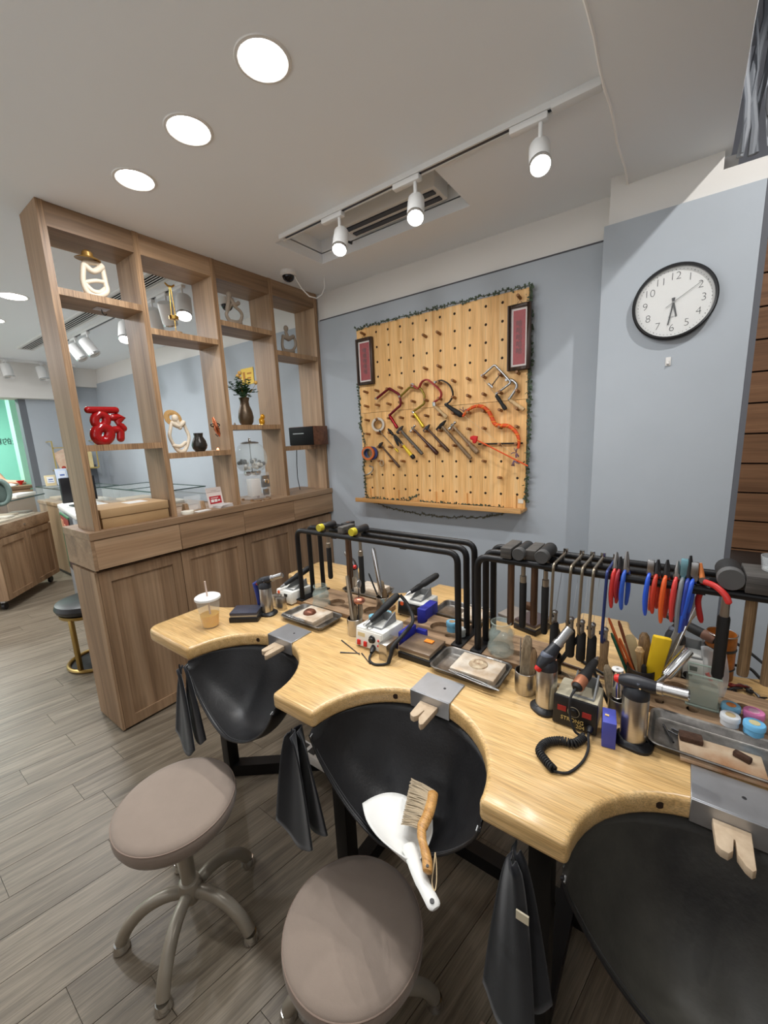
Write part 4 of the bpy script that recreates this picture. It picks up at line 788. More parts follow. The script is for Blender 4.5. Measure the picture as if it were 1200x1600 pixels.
# framed red scrolls
def scroll(label, x0, x1, z0, z1, txt):
    t = thing('framed_scroll', label, 'picture frame', ((x0+x1)/2, 2.345, z0), 0, 'framed red scrolls'); b = 0.019; y0, y1 = 2.322, 2.345
    fm = wood('frame_dark_wood', (44, 30, 22), (62, 44, 32), (78, 56, 42), 'Z', 3, 0.4)
    obj('frame', G().b2(x0, x0+b, y0, y1, z0, z1).b2(x1-b, x1, y0, y1, z0, z1).b2(x0+b, x1-b, y0, y1, z0, z0+b).b2(x0+b, x1-b, y0, y1, z1-b, z1), fm, t, w=True, bev=0.0015, seg=1)
    obj('mount', G().b2(x0+b-0.001, x1-b+0.001, 2.334, 2.338, z0+b-0.001, z1-b+0.001), mat('mount_white', (232, 220, 214), 0.7), t, w=True, smooth=0)
    q = b+0.011
    s = obj('red_paper', G().b2(x0+q, x1-q, 2.3325, 2.334, z0+q, z1-q), mat('scroll_red', (164, 36, 44), 0.6, noise=0.1, nscale=40), t, w=True, smooth=0)
    n = len(txt)
    text_mesh('characters', '\n'.join(txt), 0.036, Matrix(((1, 0, 0, (x0+x1)/2), (0, 0, -1, 2.3322), (0, 1, 0, (z0+z1)/2), (0, 0, 0, 1))), tag_ink, t, vertical=True)
    obj('glass', G().b2(x0+b-0.001, x1-b+0.001, 2.3285, 2.330, z0+b-0.001, z1-b+0.001), pane('frame_glass', (230, 235, 235), 0.06, 0.03), t, w=True, smooth=0)
    obj('hanger', G().tube([((x0+x1)/2-0.02, 2.335, z1-0.002), ((x0+x1)/2, 2.332, z1+0.018), ((x0+x1)/2+0.02, 2.335, z1-0.002)], 0.0012, 6), dsteel, t, w=True)
scroll('dark-framed red scroll with black writing at the board\'s upper left', -1.900, -1.757, 1.856, 2.163, '嘿嘿嘿嘿嘿')
scroll('dark-framed red scroll with black writing at the board\'s upper right', -0.822, -0.697, 1.820, 2.158, '哈哈哈哈哈')

# ---------------- tools hung on the board
TY = 2.318
def W(px, py, y=TY): return at(px, py, Y=y)
def Z8(a, b, y=TY): return W(570+a/7.06, 570+b/7.06, y)
def Z9(a, b, y=TY): return W(720+a/8.89, 560+b/8.89, y)
def smooth_path(pts, k=6, closed=False):
    pts = [Vector(p) for p in pts]; n = len(pts); out = []
    for i in range(n if closed else n-1):
        p0 = pts[(i-1) % n] if (closed or i > 0) else pts[0]; p1 = pts[i]; p2 = pts[(i+1) % n]; p3 = pts[(i+2) % n] if (closed or i+2 < n) else pts[-1]
        for j in range(k):
            u = j/k; out.append(0.5*((2*p1)+(p2-p0)*u+(2*p0-5*p1+4*p2-p3)*u*u+(3*p1-p0-3*p2+p3)*u**3))
    if not closed: out.append(pts[-1])
    return out
def round_path(pts, r=0.012, k=4):
    """polyline with rounded corners"""
    pts = [Vector(p) for p in pts]; out = [pts[0]]
    for a, b, c in zip(pts[:-2], pts[1:-1], pts[2:]):
        d1 = (a-b); d2 = (c-b); q = min(r, d1.length*0.45, d2.length*0.45); s, e = b+d1.normalized()*q, b+d2.normalized()*q
        out += [s.lerp(b, i/k).lerp(b.lerp(e, i/k), i/k) for i in range(k+1)]
    out.append(pts[-1]); return out
def handle(p0, p1, prof, n=16, side=(0, 1, 0)):
    """turned handle from p0 to p1; prof = [(fraction, radius)]"""
    L = (Vector(p1)-Vector(p0)).length
    return G().lathe([(0, 0)]+[(r, f*L) for f, r in prof]+[(0, L)], n).xf(frame_to(p0, p1, side))
GRIP = [(0, 0.007), (0.06, 0.010), (0.3, 0.011), (0.6, 0.0095), (0.85, 0.0125), (0.97, 0.011), (1, 0.006)]
def wall_saw(name, label, path, hp, hq, fm, hm, r=0.005, flat=None, blade=None, extra=None, grip=GRIP):
    t = thing(name, label, 'saw frame', hq, 0, 'saw frames on the pegboard')
    obj('frame', G().tube(path, r, 10, flat=flat), fm, t, w=True)
    obj('handle', handle(hp, hq, grip), hm, t, w=True)
    c0, c1 = path[-1], path[0]
    obj('clamp', G().sph(c0, min(0.0085, r*1.5), 10, 8).cyl(c0, Vector(hp), r*0.9, n=8), steel2, t, w=True)
    e = obj('end_screw', G().sph(c1, min(0.008, r*1.5), 10, 8).cyl(c1+Vector((0, -0.012, 0)), c1+Vector((0, 0.006, 0)), r*0.9, n=8), steel2, t, w=True)
    if blade: obj('blade', G().cyl(blade[0], blade[1], 0.0009, n=5), steel2, t, w=True)
    return t
maroon = mat('maroon_metal', (112, 28, 40), 0.3, 0.5); olive = mat('olive_metal', (140, 122, 48), 0.35, 0.5); pinkm = mat('pink_red_metal', (178, 70, 76), 0.35, 0.3); yellm = mat('yellow_metal', (206, 176, 50), 0.3, 0.4); redm = mat('red_metal', (150, 22, 34), 0.25, 0.5)
wall_saw('saw_frame', 'dark red metal saw frame on the left of the pegboard', round_path([Z8(130, 372), Z8(270, 258), Z8(378, 325), Z8(395, 400), Z8(395, 445), Z8(270, 558)]), Z8(275, 562), Z8(360, 700), maroon, redm, 0.0085)
wall_saw('saw_frame', 'olive metal saw frame with yellow handle on the pegboard', round_path([Z8(390, 350), Z8(500, 245), Z8(620, 262), Z8(660, 340), Z8(655, 430), Z8(530, 520)]), Z8(545, 532), Z8(650, 690), olive, yellm, 0.0072)
wall_saw('saw_frame', 'pink perforated saw frame with pale wooden handle', smooth_path([Z8(530, 225), Z8(590, 262), Z8(630, 190), Z8(690, 165), Z8(760, 215), Z8(835, 290), Z8(835, 360), Z8(765, 412)], 5), Z8(770, 455), Z8(910, 585), pinkm, pale_w, 0.014, flat=(0.4, 1))
wall_saw('saw_frame', 'grey crescent saw frame with a thick black handle', smooth_path([Z8(780, 192), Z8(850, 172), Z8(935, 225), Z8(972, 320), Z8(945, 395), Z8(905, 432)], 6), Z8(885, 432), Z8(1075, 565), dsteel, black_r, 0.008, flat=(0.6, 1.2), grip=[(0, 0.008), (0.1, 0.010), (0.4, 0.012), (0.75, 0.017), (0.93, 0.016), (1, 0.008)])
a_ = wall_saw('saw_frame', 'silver adjustable saw frame with black handle, upper right of board', round_path([Z9(300, 240), Z9(470, 88), Z9(600, 225), Z9(700, 335), Z9(500, 488)]), Z9(490, 510), Z9(625, 712), steel2, black_r, 0.0062, blade=(Z9(320, 300), Z9(480, 505)))
obj('cross_arm', G().tube([Z9(535, 240, 2.312), Z9(430, 380, 2.312)], 0.0045, 8).cyl(Z9(385, 350, 2.31), Z9(445, 405, 2.31), 0.008, n=10), chrome, a_, w=True)
wall_saw('saw_frame', 'silver curved saw frame with short wooden handle, right edge of board', round_path([Z9(640, 300, 2.325), Z9(720, 300, 2.325), Z9(792, 375, 2.325), Z9(740, 470, 2.325), Z9(672, 565, 2.325)], 0.02), Z9(680, 580, 2.325), Z9(875, 715, 2.325), steel2, pale_w, 0.0078, grip=[(0, 0.009), (0.15, 0.011), (0.85, 0.012), (1, 0.011)])
# hammers
def hammer(name, label, hc, hq, hm, kind, hl=0.055, hr=0.0105, hdir=None, grp='hammers on the pegboard', grip=None, hw=0.0075, cat='hammer', headm=None):
    """hc head centre, hq end of the handle"""
    hc, hq = Vector(hc), Vector(hq); t = thing(name, label, cat, hq, 0, grp); ax = (hq-hc).normalized()
    d = Vector(hdir) if hdir is not None else Vector((ax.z, 0, -ax.x)); d = (d-ax*d.dot(ax)).normalized()
    grip = grip or [(0, hw*0.75), (0.3, hw*0.8), (0.6, hw*1.0), (0.85, hw*1.25), (0.97, hw*1.15), (1, hw*0.6)]
    obj('handle', handle(hc-ax*0.012, hq, grip, 12), hm, t, w=True)
    M = frame_to(hc-d*hl*0.5, hc+d*hl*0.5, ax); headm = headm or dsteel
    if kind == 'ball': g = G().lathe([(0, 0), (hr*0.9, 0.001), (hr, 0.004), (hr*0.95, hl*0.22), (hr*0.62, hl*0.30), (hr*0.95, hl*0.42), (hr*0.95, hl*0.62), (hr*0.55, hl*0.70), (hr*0.85, hl*0.82), (hr*0.7, hl*0.94), (0, hl)], 18).xf(M)
    elif kind == 'cross': g = G().add([(-hr, -hr, 0), (hr, -hr, 0), (hr, hr, 0), (-hr, hr, 0), (-hr, -hr, hl*0.62), (hr, -hr, hl*0.62), (hr, hr, hl*0.62), (-hr, hr, hl*0.62), (-hr*0.2, -hr, hl), (hr*0.2, -hr, hl), (hr*0.2, hr, hl), (-hr*0.2, hr, hl)], [(3, 2, 1, 0), (8, 9, 10, 11), (0, 1, 5, 4), (1, 2, 6, 5), (2, 3, 7, 6), (3, 0, 4, 7), (4, 5, 9, 8), (5, 6, 10, 9), (6, 7, 11, 10), (7, 4, 8, 11)]).xf(M)
    elif kind == 'block': g = G().box((0, 0, hl/2), (hr*2, hr*2, hl)).xf(M)
    else: g = G().lathe([(0, 0), (hr*0.94, 0), (hr, 0.003), (hr, hl-0.003), (hr*0.94, hl), (0, hl)], 22).xf(M)
    obj('head', g, headm, t, w=True, bev=0.0012 if kind in ('cross', 'block') else 0)
    return t
hammer('hammer', 'small dark hammer lowest on the left of the pegboard', Z8(175, 882), Z8(385, 1132), dark_w, 'cross', 0.05, 0.009, (1, 0, 0.5))
hammer('hammer', 'hammer with flat grey handle and white end patch', Z8(390, 715), Z8(635, 985), mat('grey_handle', (92, 84, 74), 0.5), 'cross', 0.065, 0.010, (1, 0, 0.15), hw=0.0105, grip=[(0, 0.009), (0.2, 0.0105), (0.95, 0.0115), (1, 0.01)])
hammer('hammer', 'ball-peen hammer with glossy dark red-brown handle', Z8(532, 703), Z8(805, 985), mat('redbrown_lacquer', (66, 34, 26), 0.25), 'ball', 0.062, 0.011, (1, 0, 0.7), headm=chrome, grip=[(0, 0.0065), (0.3, 0.0075), (0.6, 0.0095), (0.85, 0.0145), (0.97, 0.0145), (1, 0.009)])
hammer('hammer', 'black-headed hammer with slim straight brown handle', Z8(685, 698), Z8(930, 958), dark_w, 'cross', 0.06, 0.0095, (1, 0, 0.3), hw=0.009)
hammer('hammer', 'black claw-like hammer with long brown striped handle', Z8(845, 668), Z8(1170, 1035), hick_w, 'cross', 0.085, 0.010, (1, 0, 1.0), grip=[(0, 0.009), (0.4, 0.0105), (0.95, 0.0125), (1, 0.0115)], headm=black_m)
hammer('hammer', 'bright steel ball-peen hammer with pale bulbous handle', W(707, 665), W(747, 708), hick_w, 'ball', 0.07, 0.0115, (1, 0, 0.75), headm=chrome, grip=[(0, 0.0075), (0.3, 0.009), (0.6, 0.011), (0.85, 0.017), (0.97, 0.016), (1, 0.009)])
# tape rolls, brush, pliers, ring
def tape(label, c, r, m, m2, dy=0.0, tilt=0.25, wd=0.02):
    t = thing('tape_roll', label, 'tape roll', c, 0, 'tape rolls on the pegboard'); R = Matrix.Rotation(PI/2, 4, 'X') @ Matrix.Rotation(0, 4, 'Y')
    Rt = Matrix.Rotation(tilt, 4, 'Z') @ Matrix.Rotation(PI/2, 4, 'X')
    obj('tape', G().lathe([(r*0.72, -wd/2), (r, -wd/2), (r, wd/2), (r*0.72, wd/2)], 32, closed=True).xf(Rt), m, t)
    obj('core', G().lathe([(r*0.62, -wd/2), (r*0.715, -wd/2), (r*0.715, wd/2), (r*0.62, wd/2)], 32, closed=True).xf(Rt), m2, t)
tape('off-white tape roll hung on the left of the pegboard', Z8(150, 660, 2.325), 0.048, mat('tape_white', (206, 198, 184), 0.4), mat('tape_core', (150, 124, 92), 0.7))
tape('orange tape roll hung at the left edge of the pegboard', Z8(38, 975, 2.300), 0.048, mat('tape_orange', (206, 104, 44), 0.4), mat('tape_core2', (96, 100, 104), 0.5))
tape('blue tape roll behind the orange one on the pegboard', Z8(75, 975, 2.326), 0.048, mat('tape_blue', (44, 60, 120), 0.4), mat('tape_core2', (96, 100, 104), 0.5))
tag(obj('wall_ring', G().tube([Z8(188, 1085)+Vector((0.016*math.cos(a*PI/10), 0, 0.02*math.sin(a*PI/10))) for a in range(20)], 0.0055, 8, closed=True), mat('bone_ring', (176, 150, 116), 0.5)), 'small beige ring hung on a peg below the blue tape', 'ring')
sw = thing('file_stick', 'thin stick tool with a yellow end under the white tape', 'stick', Z8(355, 945), 0)
obj('shaft', G().cyl(Z8(170, 740), Z8(340, 930), 0.0038, n=10), hick_w, sw, w=True); obj('tip', handle(Z8(335, 925), Z8(368, 958), [(0, 0.007), (1, 0.008)]), yellm, sw, w=True); obj('ferrule', handle(Z8(160, 728), Z8(175, 745), [(0, 0.006), (1, 0.006)]), black_p, sw, w=True)
bp_ = thing('needle_pliers', 'black pliers with long jaws hung left of the hammers', 'pliers', Z8(400, 880), 0)
obj('jaw', handle(Z8(255, 705), Z8(310, 770), [(0, 0.004), (0.4, 0.011), (1, 0.008)]), black_m, bp_, w=True)
for k, (a, b) in enumerate((((318, 770), (372, 895)), ((330, 775), (418, 880)))): obj('grip', handle(Z8(*a), Z8(*b), [(0, 0.006), (0.4, 0.0095), (0.8, 0.0085), (1, 0.005)]), black_r, bp_, w=True)
sd_ = thing('screwdriver', 'yellow-handled screwdriver with a black end cap', 'screwdriver', Z8(545, 1030), 0)
obj('shaft', G().cyl(Z8(405, 870, 2.31), Z8(440, 905, 2.31), 0.003, n=8), chrome, sd_, w=True); obj('grip', handle(Z8(425, 890, 2.31), Z8(520, 1005, 2.31), [(0, 0.008), (0.12, 0.010), (0.2, 0.008), (0.5, 0.0115), (1, 0.0125)]), mat('driver_yellow', (232, 196, 36), 0.35), sd_, w=True); obj('end_cap', handle(Z8(518, 1000, 2.31), Z8(545, 1032, 2.31), [(0, 0.0145), (0.7, 0.0145), (1, 0.010)]), black_p, sd_, w=True)
tag(obj('metal_charm', G().tube(smooth_path([W(566, 734), W(571, 742), W(580, 738), W(583, 731), W(577, 728)], 4), 0.005, 8), steel2), 'shiny metal clasp hanging at the lower left board edge', 'clasp')
# bow with wrapped cord, string, tassels, arrow and rod
bw = thing('cupid_bow', 'toy bow wrapped in orange and red cord with a thin string', 'bow', Z9(800, 1230))
bpth = smooth_path([Z9(30, 805), Z9(95, 722), Z9(200, 668), Z9(300, 670), Z9(380, 730), Z9(430, 820), Z9(470, 905), Z9(540, 935), Z9(640, 935), Z9(730, 985), Z9(790, 1070), Z9(808, 1170), Z9(795, 1250)], 6)
orange = mat('orange_cord', (222, 84, 32), 0.6, noise=0.15, nscale=80, bump=0.4, bscale=300)
obj('limb', G().tube(bpth, [0.0075+0.004*math.sin(PI*i/(len(bpth)-1)) for i in range(len(bpth))], 12), orange, bw, w=True)
wr = mat('yellow_cord', (240, 164, 56), 0.6)
for i in range(4, len(bpth)-4, 5):
    p, q = bpth[i], bpth[i+1]; M = frame_to(p, q, (0, 1, 0)); R_ = 0.0079+0.004*math.sin(PI*i/(len(bpth)-1))
    obj('cord_wrap', G().tube([M @ Vector((R_*math.cos(a*PI/6), R_*math.sin(a*PI/6), 0.006*math.sin(a*PI/6))) for a in range(12)], 0.0021, 6, closed=True), wr, bw, w=True)
obj('string', G().cyl(Z9(50, 800), Z9(720, 1320), 0.0011, n=5), mat('string_pale', (214, 190, 150), 0.8), bw, w=True)
rn = random.Random(4)
for nm, c0, k in (('tassel', Z9(40, 740), 4), ('tassel', Z9(770, 1310), 9)):
    g = G()
    for q in range(k):
        a = rn.uniform(0, 2*PI); e = c0+Vector((math.cos(a)*0.028, rn.uniform(-0.015, 0.005), math.sin(a)*0.028)); g.tube([c0, c0.lerp(e, 0.6)+Vector((0, -0.006, 0.004)), e], 0.0026, 6)
    obj(nm, g, mat('tassel_blue', (62, 66, 120), 0.8, c2=(170, 120, 80), nscale=50), bw, w=True)
ar = thing('toy_arrow', 'orange cord-wrapped toy arrow with a red heart tip', 'arrow', Z9(930, 1495, 2.30))
obj('arrow_shaft', G().cyl(Z9(205, 1125, 2.30), Z9(930, 1495, 2.30), 0.0042, n=10), orange, ar, w=True)
hp = [(0.0, -0.026), (0.02, -0.006), (0.026, 0.010), (0.018, 0.021), (0.006, 0.019), (0.0, 0.011), (-0.006, 0.019), (-0.018, 0.021), (-0.026, 0.010), (-0.02, -0.006)]
obj('heart', G().prism(hp, -0.010, 0.010).xf(Matrix.Translation(Z9(190, 1118, 2.295)) @ Matrix.Rotation(PI/2, 4, 'X') @ Matrix.Rotation(2.2, 4, 'Z')), mat('heart_red', (206, 38, 36), 0.7), ar, w=True, bev=0.005)
g = G(); c0 = Z9(740, 1420, 2.295)
for q in range(9):
    a = rn.uniform(PI*0.9, PI*1.9); e = c0+Vector((math.cos(a)*0.035, rn.uniform(-0.01, 0.01), math.sin(a)*0.03)); g.tube([c0, c0.lerp(e, 0.55)+Vector((0, -0.006, -0.003)), e], 0.0028, 6)
obj('tassel', g, mat('tassel_blue', (62, 66, 120), 0.8, c2=(170, 120, 80), nscale=50), ar, w=True)
tag(obj('black_rod', G().cyl(Z9(245, 1190, 2.335), Z9(860, 1178, 2.335), 0.0048, n=10), black_m), 'thin black rod lying across pegs behind the toy bow', 'rod')

# ================================================================== CLOCK AND HOOK
ck = thing('wall_clock', 'round white wall clock with black rim and thin numerals', 'clock', (-0.074, 2.212, 1.99))
CRD = 0.143
Rx = Matrix.Rotation(PI/2, 4, 'X')      # lathe axis turned to point at -Y
obj('rim', G().lathe([(CRD-0.008, 0.034), (CRD, 0.036), (CRD+0.004, 0.032), (CRD+0.004, 0.0), (CRD-0.008, 0.0)], 64, closed=True).xf(Rx), mat('clock_black', (16, 16, 18), 0.3), ck)
obj('dial', G().lathe([(0, 0.018), (CRD-0.008, 0.018), (CRD-0.008, 0.012), (0, 0.012)], 64).xf(Rx), mat('clock_white', (232, 232, 230), 0.6), ck)
inkm = mat('clock_ink', (40, 40, 44), 0.6)
for h in range(1, 13):
    a = h*PI/6; r = 0.100
    text_mesh('numeral', str(h), 0.042, Matrix(((1, 0, 0, -0.074+r*math.sin(a)), (0, 0, -1, 2.1935), (0, 1, 0, 1.99+r*math.cos(a)), (0, 0, 0, 1))), inkm, ck, thin=-0.0009)
g = G()
for k in range(60):
    a = k*PI/30; rr = 0.0019 if k % 5 == 0 else 0.0013; g.lathe([(0, 0.0186), (rr, 0.0186), (rr, 0.018)], 8, c=(0.1255*math.sin(a), -0.1255*math.cos(a), 0))
tag(obj('minute_dots', g.xf(Rx), inkm, ck), kind='stuff')
def hand(name, ang, L, tail, wd, y, m):
    d = Vector((math.sin(ang), 0, math.cos(ang))); s = Vector((math.cos(ang), 0, -math.sin(ang)))*wd/2; a, b = -d*tail, d*L; yy = Vector((0, -y, 0)); dy = Vector((0, -0.001, 0))
    obj(name, G().add([a-s+yy, a+s+yy, b+s*0.8+yy, b-s*0.8+yy, a-s+yy+dy, a+s+yy+dy, b+s*0.8+yy+dy, b-s*0.8+yy+dy], [(0, 1, 2, 3), (4, 5, 6, 7), (0, 1, 5, 4), (1, 2, 6, 5), (2, 3, 7, 6), (3, 0, 4, 7)]), m, ck, smooth=0)
hand('hour_hand', math.radians(167), 0.058, 0.018, 0.0068, 0.0205, inkm); hand('minute_hand', math.radians(189), 0.088, 0.018, 0.0055, 0.0225, inkm); hand('second_hand', math.radians(56), 0.108, 0.032, 0.0016, 0.0245, inkm)
obj('hub', G().lathe([(0, 0.028), (0.003, 0.028), (0.004, 0.02), (0, 0.02)], 14).xf(Rx), chrome, ck)
text_mesh('maker_mark', 'Quartz', 0.010, Matrix(((1, 0, 0, -0.074), (0, 0, -1, 2.1935), (0, 1, 0, 1.935), (0, 0, 0, 1))), mat('mark_grey', (130, 130, 132), 0.6), ck)
obj('clock_glass', G().lathe([(0, 0.032), (CRD-0.008, 0.031)], 64).xf(Rx), pane('frame_glass', (230, 235, 235), 0.06, 0.03), ck)
wh = thing('wall_hook', 'tiny white adhesive hook on the column below the clock', 'hook', at(1044, 565, Y=2.212))
obj('hook_plate', G().b2(-0.010, 0.010, -0.005, 0, -0.018, 0.018), tapw, wh, bev=0.003); obj('hook_lip', G().tube([(0, -0.004, 0.0), (0, -0.009, -0.012), (0, -0.014, -0.008)], 0.0045, 8), tapw, wh)

# ================================================================== WORKBENCH
ZB = 0.80; TB = 0.048; BXL, BXR, BF, BK = -1.655, 0.635, 0.628, 1.612; SC = [-1.115, -0.497, 0.121]; SR = 0.228; BYM = (BF+BK)/2
def arc(cx, cy, r, a0, a1, n): return [(cx+r*math.cos(a0+(a1-a0)*i/n), cy+r*math.sin(a0+(a1-a0)*i/n)) for i in range(n+1)]
def lobe_corner(x, y, sx, sy, r=0.045):   # rounded outer corner; (sx, sy) is the outward direction
    a = math.atan2(sy, sx); return arc(x-sx*r, y-sy*r, r, a-PI/4, a+PI/4, 5)
out = []
out += lobe_corner(BXL, BF, -1, -1)
for c in SC: out += arc(c, BF, SR, PI, 0, 26)
out += lobe_corner(BXR, BF, 1, -1)
out += arc(BXR, BYM, SR, -PI/2, -PI*1.5, 26)
out += lobe_corner(BXR, BK, 1, 1)
for c in reversed(SC): out += arc(c, BK, SR, 0, -PI, 26)
out += lobe_corner(BXL, BK, -1, 1)
out += arc(BXL, BYM, SR, PI/2, -PI/2, 26)
wbn = thing('workbench', 'pale wooden jeweller\'s workbench with scalloped edges and black steel legs', 'workbench', (-0.51, BYM, 0))
obj('bench_top', G().prism(out, ZB-TB, ZB), bench_w, wbn, w=True, bev=0.011, seg=3)
dark_hole = mat('hole_dark', (46, 28, 14), 0.9)
for c in SC:
    a = PI*0.60
    for dx in (-0.105,):
        yy = BF+math.sqrt(SR*SR-dx*dx); n = Vector((dx, yy-BF, 0)).normalized(); p = Vector((c+dx, yy, ZB-0.024))-n*0.0004
        obj('edge_hole', G().lathe([(0, 0), (0.008, 0), (0.0085, -0.004), (0, -0.004)], 16).xf(frame_to(p, p-n, (0, 0, 1))), dark_hole, wbn, w=True)
LEGS = [(-1.57, 0.86), (-1.57, 1.38), (-0.806, 0.80), (-0.806, 1.44), (-0.188, 0.80), (-0.188, 1.44), (0.55, 0.86), (0.55, 1.38)]
for x, y in LEGS: obj('leg', G().b2(x-0.025, x+0.025, y-0.025, y+0.025, 0.0, ZB-TB+0.001), black_m, wbn, w=True, bev=0.002)
def beam(a, b, z, h=0.05, wd=0.05):
    a, b = Vector(a), Vector(b); d = b-a; return G().box((a+b)/2+Vector((0, 0, z+h/2)), (d.length, wd, h), (0, 0, math.atan2(d.y, d.x)))
obj('floor_beam', beam((-1.24, 1.12, 0), (0.22, 1.12, 0), 0.0), black_m, wbn, w=True)
for x, y in LEGS: obj('foot_beam', beam((x, y, 0), (max(-1.24, min(0.22, x)) if abs(x) < 1 and x < 0.4 else (-1.24 if x < 0 else 0.22), 1.12, 0), 0.0, 0.055), black_m, wbn, w=True)
for x, y in LEGS: obj('top_beam', beam((x, y, 0), (max(-1.24, min(0.22, x)) if abs(x) < 1 and x < 0.4 else (-1.24 if x < 0 else 0.22), 1.12, 0), ZB-TB-0.04, 0.038, 0.04), black_m, wbn, w=True)
obj('top_beam', beam((-1.3, 1.12, 0), (0.3, 1.12, 0), ZB-TB-0.05, 0.048, 0.05), black_m, wbn, w=True)
# leather aprons slung below the scallops
def apron(cx, label, seed, sag, front=0.60, lm=None):
    lm = lm or leather
    rn = random.Random(seed); ph = [rn.uniform(0, 6) for _ in range(4)]; zt = ZB-TB+0.001; R = SR+0.006
    def f(u, v):
        s = (u*2-1); s = math.copysign(abs(s)**0.85, s); x = cx+s*R
        F = Vector((x, front+0.02*abs(s), zt-0.012-sag*(1-s*s)**0.8)); A = Vector((x, BF+math.sqrt(max(0, 1-s*s))*R, zt))
        p = F.lerp(A, v); k = v**3.2; z = F.z*(1-k)+A.z*k-0.035*math.sin(PI*min(1, v*1.15))*(1-s*s)
        z += 0.012*math.sin(s*9+ph[0]+v*2)*v*v*(1-v)*(1-s*s)*5+0.006*math.sin(s*17+ph[1])*v*v*(1-v)*2
        return Vector((p.x, p.y+0.012*math.sin(s*8+ph[2])*v*(1-v), z))
    t = thing('leather_apron', label, 'apron', (cx, BF, zt), 0, 'black leather aprons under the bench')
    obj('hide', G().grid(f, 44, 26), lm, t, w=True, solid=0.0025, smooth=60)
    obj('front_hem', G().tube([f(i/44, 0)+Vector((0, -0.001, 0.0005)) for i in range(45)], 0.0032, 8), leather, t, w=True)
    obj('front_stitching', G().tube([f(i/44, 0.05)+Vector((0, 0, 0.002)) for i in range(2, 43)], 0.0009, 5), mat('stitch', (60, 60, 62), 0.8), t, w=True)
    for s in (0.012, 0.988): obj('hook', G().tube([f(s, 0.02)+Vector((0, 0, 0.0)), f(s, 0.02)+Vector((0, -0.004, 0.012)), f(s, 0.02)+Vector((0, 0.004, 0.016))], 0.0018, 6), steel2, t, w=True)
    return f
ap1 = apron(SC[0], 'black leather apron slung under the leftmost bench cut-out', 1, 0.17)
ap2 = apron(SC[1], 'black leather apron under the middle cut-out, holding the dustpan', 2, 0.165)
ap3 = apron(SC[2], 'dusty black leather apron under the right-hand bench cut-out', 3, 0.20, lm=leather3)
# aluminium pin plates and wooden bench pins
def plate(cx, label, plab, x0, x1, y0=0.815, y1=0.945, tilt=0.0):
    t = thing('pin_plate', label, 'metal plate', (cx, BF+SR, ZB), 0, 'bench pin plates')
    ye = BF+SR-0.006
    obj('top_plate', G().b2(x0, x1, ye, y1, ZB, ZB+0.004), alu, t, w=True, bev=0.001, seg=1)
    obj('front_plate', G().b2(x0, x1, ye-0.004, ye+0.0, ZB-0.046, ZB+0.004), alu, t, w=True, bev=0.001, seg=1)
    obj('screw', G().lathe([(0, 0.0052), (0.003, 0.0052), (0.004, 0.004), (0, 0.004)], 10).mv(cx+0.02, ye+0.05, ZB), dsteel, t, w=True)
    p = thing('bench_pin', plab, 'bench pin', (cx, ye, ZB-0.02), 0, 'wooden bench pins')
    poly = [(-0.027, 0.0), (-0.024, -0.058), (-0.018, -0.064), (-0.008, -0.066), (-0.0015, -0.056), (0.001, -0.030), (0.0035, -0.030), (0.004, -0.06), (0.013, -0.076), (0.021, -0.082), (0.026, -0.076), (0.027, 0.0)]
    obj('pin', G().prism([(a+(cx), b+ye-0.004) for a, b in poly], ZB-0.034, ZB-0.018), mat('pin_wood', (196, 176, 150), 0.7, c2=(168, 146, 120), nscale=30), p, w=True, bev=0.0025)
plate(-1.118, 'aluminium pin plate on the leftmost bench cut-out', 'split wooden bench pin at the leftmost cut-out', -1.182, -1.053)
plate(-0.503, 'aluminium pin plate on the middle bench cut-out', 'worn split wooden bench pin at the middle cut-out', -0.563, -0.443)
plate(0.122, 'aluminium pin plate on the right-hand bench cut-out', 'pale split wooden bench pin at the right-hand cut-out', 0.062, 0.182)

# ---------------- racks
def rack(x0, x1, label):
    t = thing('tool_rack', label, 'tool rack', ((x0+x1)/2, 1.18, ZB), 0, 'black steel tool racks'); z1 = 1.127
    for y in (1.115, 1.18, 1.245):
        obj('rail', G().tube(round_path([(x0, y, ZB+0.022), (x0, y, z1), (x1, y, z1), (x1, y, ZB+0.022)], 0.035, 6), 0.0105, 12), black_m, t, w=True)
    for x in (x0, x1): obj('base_bar', G().b2(x-0.019, x+0.019, 1.095, 1.268, ZB+0.017, ZB+0.023), black_m, t, w=True, bev=0.002)
    for f in (0.28, 0.72): obj('cross_strip', G().b2(x0+(x1-x0)*f-0.012, x0+(x1-x0)*f+0.012, 1.115, 1.245, z1-0.014, z1-0.009), black_m, t, w=True)
    return t
rack(-1.283, -0.545, 'black three-rail tool rack over the left and middle stations'); rack(-0.478, 0.262, 'black three-rail tool rack crowded with pliers and saws')
